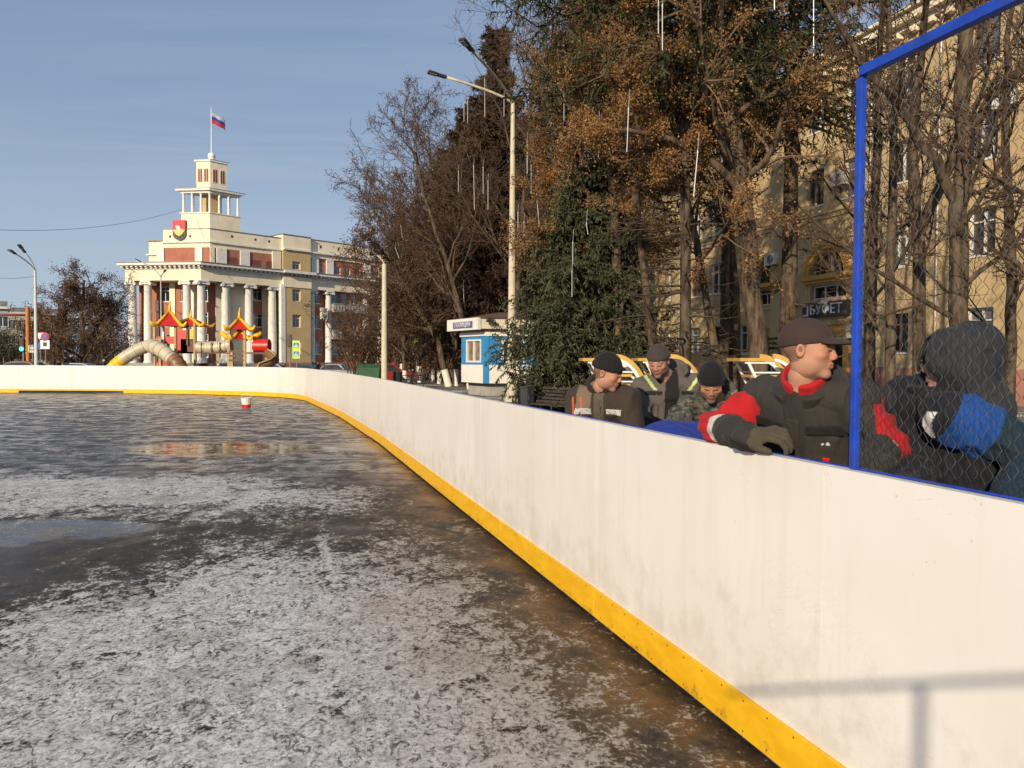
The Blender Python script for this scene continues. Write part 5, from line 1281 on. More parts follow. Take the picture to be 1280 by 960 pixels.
def signal(px, py, Y, label, lit, cat='traffic light', rz=0):
    q = at(px, py, Y); z0 = gz(q.x, Y); e = empty('traffic_light', (q.x, Y, z0), label, cat, rz=rz); zc = q.z-z0
    mb = MB(); mb.tube([(0, .1, 0), (0, .1, zc+.4)], .05, 8); mb.build('pole', POLE, e)
    mb = MB(); mb.box(-.19, .19, -.12, .08, zc-.62, zc+.50); hs_ = mb.build('housing', BLACK, e, bevel=.02)
    for i, (dz, nm) in enumerate(((.32, 'red_lens'), (-.04, 'amber_lens'), (-.40, 'green_lens'))):
        on = lit == i
        if on:
            m, nt_, b_ = newmat('lit_'+nm+str(px)); nt_.put(b_.inputs['Base Color'], (.02, .6, .35, 1)); nt_.put(b_.inputs['Emission Color'], (.05, 1, .5, 1)); b_.inputs['Emission Strength'].default_value = 2.2
        else: m = mat('dark_lens', (.05, .03, .03), .3)
        disc((0, zc+dz), .15 if not on else .17, -.12, m, nm, hs_, 16)
        mb = MB(); mb.tube([(0, -.12, zc+dz+.12), (0, -.30, zc+dz+.10)], .12, 10, cap=False); mb.build('visor', BLACK, hs_) if False else None
signal(28, 430, 62, 'traffic light showing green under the orange gantry', 2)
signal(197, 382, 77, 'dark traffic light cluster on the grey lamp mast by the colonnade', -1)
signal(362, 425, 71, 'small traffic light beside the tall fluorescent sign', -1)
# orange gantry
x = atX(35.5, 58); z0 = gz(x, 58); e = empty('pipe_gantry', (x, 58, z0), 'orange round post carrying a horizontal brown pipe over the street', 'gantry')
ORP = mat('orange_gantry_paint', (.50, .16, .035), .6, .15, 3); BRP = mat('brown_pipe_paint', (.22, .06, .04), .6, .2, 3)
zt = at(35, 385, 58).z-z0
mb = MB(); mb.tube([(0, 0, 0), (0, 0, zt)], .15, 16); mb.lathe([(.15, zt), (.11, zt+.08), (.03, zt+.12)], n=16); mb.lathe([(.18, 2.3), (.18, 2.45)], n=16); mb.build('post', ORP, e, smooth=True, auto=40)
zb = at(20, 393.5, 58).z-z0; mb = MB(); mb.tube([(0, 0, zb), (-9, .6, zb)], .085, 10); mb.build('cross_pipe', BRP, e, smooth=True)
mb = MB(); mb.tube([(-8.9, .6, 0), (-8.9, .6, zb+.2)], .15, 14); mb.build('far_post', ORP, e, smooth=True)
# overhead wires
WM = mat('cable_black', (.05, .05, .055), .6)
def wire(p0, p1, sag, label, r=.018):
    a, b_ = Vector(p0), Vector(p1); P = []
    for i in range(17): t_ = i/16; q = a.lerp(b_, t_); q.z -= sag*4*t_*(1-t_); P.append(q)
    mb = MB(); mb.tube(P, r, 5); o_ = mb.build('overhead_wire', WM); tag(o_, label, 'wire', 'overhead wires')
wire(ap(-30, 286, 60), ap(226, 262, 89), .9, 'long overhead wire running from the sky to the belvedere')
wire(ap(-40, 340, 60), ap(45, 345, 50.2), .3, 'short overhead wire ending at the pale lamp mast', .014)
wire(ap(45, 372, 50.2), ap(158, 352, 89), .6, 'low overhead wire from the pale mast to the colonnade', .02)
# ---------------------------------------------------------------- hanging light tubes
LT = newmat('led_tube_plastic'); LT[1].put(LT[2].inputs['Base Color'], (.50, .51, .54, 1)); LT[2].inputs['Roughness'].default_value = .3; LT = LT[0]
tubes_ = [(606, 100, 146, 30, 0), (580, 129, 152, 34, 0), (584.6, 127, 154, 36, 0), (630, 121, 146, 31, 0), (659, 177, 217, 27, 0), (573, 215, 240, 38, 0), (592, 208, 262, 32, 1), (604, 210, 242, 33, 0), (610, 227, 262, 33, 0),
 (664, 208, 242, 28, 0), (671, 244, 283, 26, 3), (647.5, 267, 292, 27, 0), (655, 279, 296, 27, 0), (525, 223, 246, 40, 3), (501, 283, 298, 42, 2), (494, 310, 323, 42, 5), (579, 358, 377, 39, 1), (705, 110, 152, 18, 0), (715, 341, 371, 18, 0),
 (823, 0, 42, 13, 0), (828, 9, 63, 13, 0), (785.6, 138, 190, 13, -2), (748, 162, 197, 15, 0), (872, 192, 246, 13, -5), (733, 281, 293, 17.5, 2), (1017, 0, 70, 14, 0), (716, 305, 330, 18, 0), (968, 0, 12, 12, 0)]
for i, (px, y0, y1, Y, dx) in enumerate(tubes_):
    a = at(px, y0, Y); b_ = at(px+dx, y1, Y); mb = MB(); r = .008 if Y < 20 else .012
    mb.tube([a, b_], r, 8); mb.tube([a, a+Vector((0, 0, .05))], r*1.4, 8); mb.tube([a+Vector((0, 0, .05)), a+Vector((.02, 0, .35))], .004, 4)
    o_ = mb.build('icicle_light', LT, None, origin=tuple(b_)); tag(o_, 'thin white light tube hanging down among the branches', 'light tube', 'white light tubes hanging in the trees')
# ---------------------------------------------------------------- playground
PY = 42.0; sc_ = 961/PY
PW = mat('playground_wood', (.42, .30, .14), .7, .2, 4, .2, 20); PB = mat('playground_brown', (.12, .05, .03), .6, .2); PR_ = mat('playground_red', (.55, .02, .015), .4, .1); PYL = mat('playground_yellow', (.80, .47, .02), .4, .1); PT = mat('beige_tube_plastic', (.52, .46, .33), .45, .12, 2, dirt=(.3, .25, .17), dirt_amt=.4); PG = mat('playground_green', (.02, .10, .05), .5); BRS = mat('brown_slide_plastic', (.22, .11, .05), .45, .15)
def pz(py): return at(250, py, PY).z
def px_(p): return atX(p, PY)
pg = empty('playground_tower', (px_(216), PY, 0), 'playground tower with curled yellow and red roof and two beige tube slides', 'playground'); pg.location = (0, 0, 0)
pg2 = empty('playground_tower', (px_(299), PY, 0), 'playground tower with tall yellow spire beside a red tunnel and brown slide', 'playground'); pg2.location = (0, 0, 0)
def pagoda(cx, cy, z0, z1, z2, half, par, rot=.35):
    c_, s_ = math.cos(rot), math.sin(rot)
    def R_(x, y, z): return (cx+x*c_-y*s_, cy+x*s_+y*c_, z)
    prof = [(1, z0), (.72, z0+(z1-z0)*.28), (.42, z0+(z1-z0)*.62), (.12, z1)]
    mb = MB(); V = []
    for (k_, z) in prof:
        for (i, j) in ((-1, -1), (1, -1), (1, 1), (-1, 1)): V.append(R_(half*k_*i, half*k_*j, z))
    Fs = []
    for a in range(3):
        for j in range(4): Fs.append([a*4+j, a*4+(j+1) % 4, a*4+4+(j+1) % 4, a*4+4+j])
    Fs += [[0, 3, 2, 1], [12, 13, 14, 15]]; mb.add(V, Fs); rf = mb.build('roof', PR_, par)
    for (i, j) in ((-1, -1), (1, -1), (1, 1), (-1, 1)):
        P = [R_(half*1.45*i, half*1.45*j, z0+.22), R_(half*1.25*i, half*1.25*j, z0+.02), R_(half*1.02*i, half*1.02*j, z0+.02)]+[R_(half*k_*i, half*k_*j, z+.04) for k_, z in prof[1:]]
        mb = MB(); mb.tube(P, [.05, .10, .10, .085, .08, .06], 8); mb.build('ridge_horn', PYL, rf, smooth=True)
    mb = MB(); mb.tube([R_(0, 0, z1-.05), R_(0, 0, z1+(z2-z1)*.5), R_(.03, 0, z2)], [.13, .06, .03], 8); mb.build('spire', PYL, rf, smooth=True)
pagoda(px_(212.5), PY, pz(408), pz(391), pz(376), .62, pg)
pagoda(px_(229), PY+1.0, pz(407), pz(398), pz(387), .72, pg, .1)
for p, y0, y1, m in ((196, 406, 458, PW), (222, 406, 458, PW), (207, 407, 430, WHITE_T), (237, 406, 432, PB), (246, 404, 458, PW), (203, 430, 458, PW)):
    mb = MB(); x = px_(p); mb.box(x-.055, x+.055, PY-.3, PY-.19, max(0, pz(y1)) if y1 < 450 else -.05, pz(y0)); mb.build('post', m, pg)
for p0, p1, y0, y1, m, nm in ((198, 222, 421, 430, PR_, 'red_panel'), (224, 236, 413, 440, PR_, 'red_panel'), (236, 244, 412, 425, PYL, 'yellow_panel'), (199, 222, 452, 458, PR_, 'red_step'), (197, 246, 440, 442, PB, 'deck'), (228, 246, 424, 442, PB, 'brown_panel'), (196, 203, 425, 430, PG, 'green_collar')):
    mb = MB(); mb.box(px_(p0), px_(p1), PY-.2, PY-.12, pz(y1), pz(y0)); mb.build(nm, m, pg)
def ptube(P, r, par, m=PT, nm='tube_slide', rings=True):
    P = [Vector(p) for p in P]; n = 14; Q = []
    for i in range(n+1):      # catmull-like smoothing by bezier of 4
        t_ = i/n; Q.append(P[0]*(1-t_)**3+P[1]*3*t_*(1-t_)**2+P[2]*3*t_**2*(1-t_)+P[3]*t_**3)
    mb = MB(); mb.tube(Q, r, 16); o_ = mb.build(nm, m, par, smooth=True, auto=50)
    if rings:
        for i in (3, 6, 9, 12):
            t_ = (Q[i+1]-Q[i-1]).normalized() if i < n else (Q[i]-Q[i-1]).normalized(); mb = MB(); mb.tube([Q[i]-t_*.03, Q[i]+t_*.03], r*1.07, 16); mb.build('joint_ring', m, o_)
    return Q, o_
ptube([(px_(206), PY-.4, pz(431)), (px_(190), PY-.7, pz(431)), (px_(178), PY-.8, pz(439)), (px_(163), PY-.9, pz(450))], .33, pg)
ptube([(px_(165), PY-.9, pz(449)), (px_(158), PY-.9, pz(454)), (px_(152), PY-.9, pz(458)), (px_(140), PY-.9, .25)], .33, pg, PYL, 'yellow_tube_end')
ptube([(px_(197), PY-.8, pz(433)), (px_(210), PY-1.3, pz(434)), (px_(222), PY-1.6, pz(440)), (px_(236), PY-1.8, pz(451))], .37, pg)
ptube([(px_(234), PY-1.75, pz(449)), (px_(240), PY-1.85, pz(453)), (px_(246), PY-1.9, pz(460)), (px_(247), PY-1.9, .2)], .40, pg, BRS, 'brown_tube_end')
ptube([(px_(247), PY, pz(434)), (px_(262), PY, pz(436)), (px_(275), PY, pz(434)), (px_(289), PY, pz(431))], .34, pg2, PT, 'crawl_tube')
for p in (255, 268, 278):
    mb = MB(); mb.tube([(px_(p), PY-.35, pz(447)), (px_(p), PY-.35, pz(428))], .03, 6); mb.build('handrail_post', PB, pg2)
mb = MB(); mb.box(px_(248), px_(290), PY-.34, PY-.28, pz(442), pz(440.5)); mb.build('beam', PB, pg2)
pagoda(px_(299.5), PY, pz(412), pz(399), pz(384), .55, pg2)
pagoda(px_(300), PY-.05, pz(424), pz(414), pz(411), .42, pg2, .5)
for p, y0 in ((288.5, 412), (308, 412), (335, 440), (292, 440)):
    mb = MB(); x = px_(p); mb.box(x-.07, x+.07, PY-.32, PY-.18, -.05, pz(y0)); mb.build('post', PW, pg2)
for y in (439, 444.5, 450):
    mb = MB(); mb.box(px_(289), px_(307), PY-.34, PY-.27, pz(y)-.05, pz(y)+.05); mb.build('rung', PB, pg2)
mb = MB(); 
for i in range(4): x = px_(313+i*1.7); mb.box(x-.02, x+.02, PY-.3, PY-.27, pz(440), pz(424))
mb.build('white_slat', WHITE_T, pg2)
ptube([(px_(318), PY, pz(432)), (px_(324), PY, pz(432)), (px_(330), PY, pz(432)), (px_(337), PY, pz(432))], .38, pg2, PR_, 'red_tunnel', False)
mb = MB(); mb.box(px_(309), px_(337), PY-.3, PY+.3, pz(442), pz(440)); mb.build('deck', PB, pg2)
for s_, p0, p1 in ((-1, 277, 288), (1, 311, 327)):
    xa, xb = (px_(p1), px_(p0)) if s_ < 0 else (px_(p0), px_(p1)); mb = MB(); mb.tube([(xa, PY, pz(423)), ((xa+xb)/2, PY, pz(420.5)), (xb, PY, pz(415.5))], [.10, .15, .12], 8); mb.build('ridge_horn', PYL, pg2, smooth=True)
# open brown slide on the right
P = [(px_(336), PY-.3, pz(441)), (px_(343), PY-.5, pz(444)), (px_(350), PY-.9, pz(449)), (px_(346), PY-1.4, pz(454)), (px_(336), PY-1.7, pz(458)), (px_(330), PY-1.9, .3)]
mb = MB(); mb.tube(P, .24, 10); mb.build('brown_slide', BRS, pg2, smooth=True)
mb = MB(); mb.tube([(x+.1, y-.2, z+.2) for x, y, z in P], .05, 6); mb.build('slide_rim', PW, pg2, smooth=True)
# ================================================================ people
f32 = np.float32
def _a(v): return np.array(v, dtype=f32)
def s_cap(P, a, b, ra, rb):
    a = _a(a); b = _a(b); ba = b-a; t = np.clip(((P-a)@ba)/max(float(ba@ba), 1e-9), 0, 1)
    return np.linalg.norm(P-a-t[:, None]*ba, axis=1)-(ra+(rb-ra)*t)
def s_ell(P, c, r):
    q = P-_a(c); r = _a(r); k0 = np.linalg.norm(q/r, axis=1); k1 = np.linalg.norm(q/(r*r), axis=1)+1e-9
    return k0*(k0-1)/k1
def s_box(P, c, h, rad=.01):
    q = np.abs(P-_a(c))-(_a(h)-rad); return np.linalg.norm(np.maximum(q, 0), axis=1)+np.minimum(q.max(1), 0)-rad
def smin(a, b, k):
    h = np.clip(.5+.5*(b-a)/k, 0, 1); return b*(1-h)+a*h-k*h*(1-h)
def smax(a, b, k): return -smin(-a, -b, k)
def ndisp(P, sc, seed, n=5):
    r = np.random.default_rng(seed); o = np.zeros(len(P), f32); Q = P*sc
    for i in range(n):
        k = r.normal(size=3).astype(f32)*(1+.5*i); o += np.sin(Q@k+r.random()*6.3+1.4*np.sin(Q@r.normal(size=3).astype(f32)*.8))/(1+.35*i)
    return o/n
def surfnets(fn, lo, hi, h):
    lo = np.array(lo, float); hi = np.array(hi, float); n = np.ceil((hi-lo)/h).astype(int)+1
    ax = [lo[i]+h*np.arange(n[i]) for i in range(3)]
    # coarse pass keeps only blocks near the surface
    D = np.full(n, 1.0, f32); bs = 12
    cen = []; blk = []
    for i in range(0, n[0], bs):
        for j in range(0, n[1], bs):
            for k in range(0, n[2], bs):
                a = (min(i+bs, n[0]), min(j+bs, n[1]), min(k+bs, n[2])); blk.append((i, j, k, *a))
                cen.append([(ax[0][i]+ax[0][a[0]-1])/2, (ax[1][j]+ax[1][a[1]-1])/2, (ax[2][k]+ax[2][a[2]-1])/2])
    dc = fn(np.array(cen, f32)); rad = bs*h*.5*1.7321*1.9+.02
    pts = []; sl = []
    for b, d in zip(blk, dc):
        if abs(d) < rad:
            g = np.stack(np.meshgrid(ax[0][b[0]:b[3]], ax[1][b[1]:b[4]], ax[2][b[2]:b[5]], indexing='ij'), -1); sl.append((b, g.shape[:3])); pts.append(g.reshape(-1, 3))
        else: D[b[0]:b[3], b[1]:b[4], b[2]:b[5]] = d
    P = np.concatenate(pts).astype(f32); out = np.empty(len(P), f32)
    for s_ in range(0, len(P), 400000): out[s_:s_+400000] = fn(P[s_:s_+400000])
    k = 0
    for (b, sh) in sl: m = sh[0]*sh[1]*sh[2]; D[b[0]:b[3], b[1]:b[4], b[2]:b[5]] = out[k:k+m].reshape(sh); k += m
    S_ = D < 0
    acc = np.zeros((n[0]-1, n[1]-1, n[2]-1, 3), f32); cnt = np.zeros((n[0]-1, n[1]-1, n[2]-1), f32)
    def sub(A, o): return A[o[0]:n[0]-1+o[0], o[1]:n[1]-1+o[1], o[2]:n[2]-1+o[2]]
    for axi in range(3):
        oth = [q for q in range(3) if q != axi]
        for u in (0, 1):
            for v_ in (0, 1):
                o0 = [0, 0, 0]; o0[oth[0]] = u; o0[oth[1]] = v_; o1 = list(o0); o1[axi] = 1
                a, b = sub(D, o0), sub(D, o1); cr = (a < 0) != (b < 0)
                t = np.where(cr, a/(a-b+1e-12), 0)
                for q in range(3): acc[..., q] += np.where(cr, (t if q == axi else o0[q]), 0)
                cnt += cr
    act = cnt > 0; idx = -np.ones(act.shape, int); idx[act] = np.arange(act.sum())
    I = np.argwhere(act); V = lo+h*(I+acc[act]/cnt[act][:, None])
    F = []
    for axi in range(3):
        oth = [q for q in range(3) if q != axi]
        s0 = [slice(1, n[q]-1) for q in range(3)]; s0[axi] = slice(0, n[axi]-1); s1 = list(s0); s1[axi] = slice(1, n[axi])
        a = S_[tuple(s0)]; b = S_[tuple(s1)]; E = np.argwhere(a != b); 
        if not len(E): continue
        ins = a[tuple(E.T)]
        base = E.copy()
        for q in oth: base[:, q] += 1
        def cell(du, dv):
            c = base.copy(); c[:, oth[0]] -= du; c[:, oth[1]] -= dv; return idx[tuple(c.T)]
        q4 = np.stack([cell(1, 1), cell(0, 1), cell(0, 0), cell(1, 0)], 1)
        flip = ins if axi != 1 else ~ins
        q4[~flip] = q4[~flip][:, ::-1]; F.append(q4)
    return V, np.concatenate(F)
def clothmat(name, rough=.85, bscale=90, bump=.6, sheen=.04, var=.14):
    if name in MATS: return MATS[name]
    m, nt, b = newmat(name); p = nt.obj(); c = nt.attr('col')
    n = nt.noise(p, 22, 5, .65); n2 = nt.noise(p, bscale*4, 2)
    nt.put(b.inputs['Base Color'], nt.mix(nt.ss(n, .3, .75)*var*1.6, c, nt.mix(.5, c, (.02, .02, .02, 1))))
    b.inputs['Roughness'].default_value = rough; b.inputs['Sheen Weight'].default_value = sheen; b.inputs['Specular IOR Level'].default_value = .25
    nt.put(b.inputs['Normal'], nt.bump(nt.noise(nt.mapv(p, (1, 1, .45), (.5, .3, 0)), 11, 4, .55, 1.2)*1.6+n2*.03, bump, .02)); return m
CLOTH = clothmat('workwear_fabric'); KNIT = clothmat('knitted_wool', .95, 160, .6, .06)
m, nt, b = newmat('skin'); p = nt.obj(); c = nt.attr('col'); nt.put(b.inputs['Base Color'], nt.mix(nt.noise(p, 45, 3)*.25, c, nt.mix(.5, c, (.45, .14, .09, 1)))); b.inputs['Roughness'].default_value = .62; b.inputs['Specular IOR Level'].default_value = .3
b.inputs['Subsurface Weight'].default_value = .06; b.inputs['Subsurface Radius'].default_value = (.01, .004, .002); nt.put(b.inputs['Normal'], nt.bump(nt.noise(p, 120, 4, .6), .35, .006)); SKIN = m
EYE = clothmat('eye_surface', .15, 10, 0, 0, .0)
def basis(f, pitch=0, roll=0):
    """columns right(+x local), back(+y local), up; the face looks along -y local"""
    f = Vector((f[0], f[1], 0)).normalized(); yaw = math.atan2(f.x, -f.y)     # -y -> f
    R = Matrix.Rotation(yaw, 3, 'Z') @ Matrix.Rotation(pitch, 3, 'X') @ Matrix.Rotation(roll, 3, 'Y'); return np.array(R)
def head_d(Q, ears=True, nk=(0, .045, -.20)):
    q = Q.copy(); ax_ = np.abs(q[:, 0]); S2 = np.stack([ax_, q[:, 1], q[:, 2]], 1)
    d = s_ell(q, (0, .018, .032), (.074, .094, .088))
    d = smin(d, s_ell(q, (0, -.026, -.028), (.060, .062, .080)), .03)
    d = smin(d, s_ell(S2, (.040, -.004, -.062), (.024, .036, .036)), .03)
    d = smin(d, s_ell(q, (0, -.066, -.094), (.026, .022, .020)), .022)
    d = smin(d, s_ell(S2, (.043, -.056, -.018), (.022, .022, .018)), .02)
    d = smin(d, s_cap(S2, (0, -.080, .022), (.040, -.068, .024), .010, .009), .016)
    d = smax(d, -s_ell(S2, (.030, -.098, .004), (.017, .018, .011)), .012)
    d = smin(d, s_cap(q, (0, -.086, .012), (0, -.0985, -.024), .0075, .0112), .014)
    d = smin(d, s_ell(S2, (.011, -.094, -.030), (.009, .011, .008)), .006)
    d = smax(d, -s_ell(S2, (.007, -.100, -.039), (.0035, .005, .004)), .004)
    d = smin(d, s_cap(S2, (0, -.090, -.052), (.020, -.083, -.053), .0065, .004), .006)
    d = smin(d, s_cap(S2, (0, -.088, -.064), (.017, -.082, -.062), .0075, .005), .006)
    d = smax(d, -s_cap(S2, (0, -.100, -.058), (.025, -.087, -.0555), .0026, .0022), .004)
    d = smax(d, -s_cap(S2, (.024, -.094, -.036), (.033, -.082, -.062), .003, .002), .010)
    d = smin(d, s_cap(S2, (.020, -.087, .005), (.040, -.078, .003), .0068, .005), .004)
    if ears:
        e = s_ell(S2, (.078, .014, -.002), (.009, .018, .029)); e = smax(e, -s_ell(S2, (.089, .011, .002), (.009, .010, .018)), .006); d = smin(d, e, .008)
    d = smin(d, s_cap(q, (0, .020, -.065), nk, .052, .058), .03)
    return d
def head_col(Q, skin, hair, stub=.35):
    n = len(Q); c = np.tile(_a(skin), (n, 1)); ax_ = np.abs(Q[:, 0]); x, y, z = Q.T
    def w(m, k): return np.clip(m/k, 0, 1)[:, None]
    red = _a((skin[0]*1.05, skin[1]*.62, skin[2]*.55))
    ck = np.exp(-(((ax_-.042)/.022)**2+((z+.02)/.022)**2+((y+.07)/.04)**2)); ns = np.exp(-((ax_/.016)**2+((z+.026)/.018)**2))*(y < -.09); er = (ax_ > .074)*.45
    c = c*(1-(.45*ck+.55*ns+.4*er)[:, None])+red*(.45*ck+.55*ns+.4*er)[:, None]
    st = np.clip((-.038-z)/.02, 0, 1)*np.clip((.03-y)/.04, 0, 1)*(z > -.13)*stub; c = c*(1-st[:, None])+_a((.13, .10, .085))*st[:, None]
    lp = np.exp(-((ax_/.020)**4+((z+.058)/.010)**4))*(y < -.080); c = c*(1-.6*lp[:, None])+_a((.36, .13, .10))*.6*lp[:, None]
    ml = np.exp(-((ax_/.025)**4+((z+.0575)/.0022)**2))*(y < -.078); c = c*(1-.8*ml[:, None])+_a((.09, .03, .025))*.8*ml[:, None]
    sk = np.exp(-(((ax_-.031)/.020)**4+((z-.010)/.014)**4))*(y < -.055)*.30; c = c*(1-sk[:, None])+_a((.20, .09, .06))*sk[:, None]  # eye sockets: shade of the hollow painted into the skin colour
    eb = np.exp(-(((ax_-.030)/.016)**4+((z-.026+(ax_-.03)*.15)/.0045)**2))*(y < -.06); c = c*(1-.8*eb[:, None])+_a((.08, .05, .035))*.8*eb[:, None]
    el = np.exp(-(((ax_-.030)/.014)**4+((z-.004)/.0028)**2))*(y < -.072); c = c*(1-.85*el[:, None])+_a((.04, .025, .02))*.85*el[:, None]
    hr = ((z > .045+.0*y) & (y < .02) & (z > .055)) | ((y > .02) & (z > -.045+.3*(.03-y)) & (ax_ < .079)) | ((y > -.012) & (z > .012) & (ax_ < .081)); c[hr] = c[hr]*.30+_a(hair)*.70; ei = (ax_ > .074) & (np.hypot(y-.012, (z-.002)*.7) < .0085); c[ei] = c[ei]*.45  # hair tone; ear hollow darkened in the colour as shade
    return c
def person(name_, base, label, J, face, skin=(.40, .215, .14), hair=(.07, .05, .035), jcol=None, hat=None, h_head=.0055, h_j=.009, tr_col=(.03, .03, .035), glove=None, seed=1, bulk=1.0, collar=None, group=None, pitch=0, roll=0, wr=.006, gloves=None, hood=None, jsleeve=1.0, stub=.35, hem=-.66):
    """J: joints in world coordinates. returns the person object (body mesh) with clothing children"""
    base = np.array(base, float)
    M = basis(face, pitch, roll); C = _a(J['head'])
    def hl(P): return ((P-C)@M).astype(f32)
    # --- body: fine head and neck, coarse rest, one mesh
    nkl = (_a(J['neck'])-C)@M; nkl = nkl*(.21/max(.21, float(np.linalg.norm(nkl)))) if np.linalg.norm(nkl) > .21 else nkl
    lo_ = np.minimum((-.10, -.13, -.13), nkl-.05); hi_ = np.maximum((.10, .125, .135), nkl+.05)
    Vh, Fh = surfnets(lambda P: head_d(P, nk=tuple(nkl)), lo_, hi_, h_head)
    ch = head_col(Vh.astype(f32), skin, hair, stub); Vh = Vh@M.T+C
    nb, sR, sL, eR, eL, wR, wL, pe = [_a(J[k]) for k in ('neck', 'sR', 'sL', 'eR', 'eL', 'wR', 'wL', 'pelvis')]
    up = nb-pe; up = up/np.linalg.norm(up); rt = sL-sR; rt = rt-up*(rt@up); rt = rt/np.linalg.norm(rt); fw = np.cross(up, rt)    # rt: towards person's left
    if fw@_a((*J.get('front', (face[0], face[1])), 0)) < 0: fw = -fw
    TL = float(np.linalg.norm(nb-pe))
    hipR, hipL = pe-rt*.10, pe+rt*.10
    bz = float(base[2]); kR = J.get('kR', None); 
    aR, aL = _a(J.get('aR', (base[0]-rt[0]*.13, base[1]-rt[1]*.13, bz+.09))), _a(J.get('aL', (base[0]+rt[0]*.13, base[1]+rt[1]*.13, bz+.09)))
    kR = (hipR+aR)/2+_a((fw[0], fw[1], 0))*.03; kL = (hipL+aL)/2+_a((fw[0], fw[1], 0))*.03
    hR, hL = _a(J.get('hR', wR+(wR-eR)*.2)), _a(J.get('hL', wL+(wL-eL)*.2))
    def body(P):
        d = s_cap(P, nb-up*.05, pe, .12, .12)
        d = smin(d, s_cap(P, sR, sL, .05, .05), .04); d = smin(d, s_cap(P, nb-up*.03, (C+_a(M[:, 2])*-.10+_a(M[:, 1])*.03), .055, .055), .03)
        for a, b_, c_, hnd in ((sR, eR, wR, hR), (sL, eL, wL, hL)):
            d = smin(d, s_cap(P, a, b_, .048, .040), .02); d = smin(d, s_cap(P, b_, c_, .040, .028), .02); d = smin(d, s_cap(P, c_, hnd, .022, .014), .02)
        for a, b_, c_ in ((hipR, kR, aR), (hipL, kL, aL)):
            d = smin(d, s_cap(P, a, b_, .085, .06), .02); d = smin(d, s_cap(P, b_, c_, .058, .042), .02); d = smin(d, s_cap(P, c_, c_+_a((fw[0]*.12, fw[1]*.12, -.05)), .04, .03), .02)
        return d
    allp = np.stack([nb, sR, sL, eR, eL, wR, wL, hR, hL, pe, aR, aL]); lo = allp.min(0)-.2; hi = allp.max(0)+.2; lo[2] = bz+.005
    Vb, Fb = surfnets(body, lo, hi, .028); cb = np.tile(_a(skin), (len(Vb), 1))
    V = np.concatenate([Vh, Vb])-base; F = np.concatenate([Fh, Fb+len(Vh)])
    o = npmesh('person', V, F, SKIN, None, True, col=np.concatenate([ch, cb])); o.location = base; tag(o, label, 'person', group)
    # eyes
    for sx in (-1, 1):
        ec = C+M@np.array((sx*.030, -.0745, .001)); r = .0115; mb = MB(); k = 12
        prof = [(r*math.sin(PI*i/k), -r*math.cos(PI*i/k)) for i in range(k+1)]; mb.lathe(prof, n=14)
        E = np.array(mb.v); col = np.tile(_a((.30, .25, .22)), (len(E), 1)); ry = -E[:, 1]/r; col[ry > .74] = (.10, .09, .08); col[ry > .95] = (.01, .01, .01)
        q4 = np.array([f for f in mb.f if len(f) == 4]); npmesh('eye', E@M.T+ec-base, q4, EYE, o, True, col=col)
    # --- jacket
    cp = dict(sR=sR, sL=sL, eR=eR, eL=eL, wR=wR, wL=wL)
    def tl(P): q = P-nb; return np.stack([q@rt, q@fw, q@up], 1).astype(f32)
    B_ = bulk
    def jacket(P, wrinkle=True):
        q = tl(P); s2 = q.copy(); s2[:, 1] /= .68
        d = s_cap(s2, (0, .0, -.14), (0, .0, hem+.12), .205*B_, .215*B_)
        d = smin(d, s_cap(P, sR+up*.0-rt*-.02, sL-rt*.02, .078*B_, .078*B_), .07)
        d = smin(d, s_cap(P, nb-up*.10, nb-up*.01, .11*B_, .075*B_), .05)
        for a, b_, c_ in ((sR, eR, wR), (sL, eL, wL)):
            dr = (c_-b_)/max(np.linalg.norm(c_-b_), 1e-6)
            d = smin(d, s_cap(P, a, b_, .083*B_, .070*B_), .045); d = smin(d, s_cap(P, b_, c_-dr*.01, .070*B_, .052*B_), .03)
            d = smin(d, s_cap(P, c_-dr*.035, c_-dr*.005, .054*B_, .054*B_), .008)
        d = smax(d, (hem-q[:, 2]), .01)
        d = smax(d, -(s_cap(P, nb+up*.045, nb+up*.18, .060, .075)), .012)
        if wrinkle:
            fo = 1-2*np.abs(ndisp(P*_a((1, 1, .6)), 11, seed+9, 4)); w_ = ndisp(P, 9, seed, 4)*wr*1.1-np.clip(fo-.30, 0, 1)*wr*3.2+ndisp(P*_a((1, 1, 1.5)), 26, seed+3, 4)*wr*.35
            for e_ in (eR, eL):
                de = np.linalg.norm(P-e_, axis=1); w_ = w_+np.exp(-(de/.11)**2)*np.sin(np.linalg.norm(P-e_+_a((.05, .02, .3)), axis=1)*120+ndisp(P, 20, seed+7)*3)*wr*.9
            d = d+w_
        return d
    lo = np.minimum(allp[:9].min(0), (nb+up*hem))-.30; hi = allp[:9].max(0)+.22; lo[2] = max(lo[2], bz+.3)
    V, F = surfnets(jacket, lo, hi, h_j)
    P = V.astype(f32); q = tl(P)
    seg = {}
    for nme, a, b_ in (('uR', sR, eR), ('fR', eR, wR), ('uL', sL, eL), ('fL', eL, wL)):
        ba = b_-a; t = ((P-a)@ba)/float(ba@ba); seg[nme] = (np.linalg.norm(P-a-np.clip(t, 0, 1)[:, None]*ba, axis=1), t)
    s2 = q.copy(); s2[:, 1] /= .68; dt = s_cap(s2, (0, 0, -.14), (0, 0, hem+.1), .205, .215)
    dd = np.stack([dt+.0, seg['uR'][0]-.083, seg['fR'][0]-.062, seg['uL'][0]-.083, seg['fL'][0]-.062], 1); part = dd.argmin(1)
    col = jcol(q, part, seg, P); npmesh('jacket', V-base, F, CLOTH, o, True, col=col)
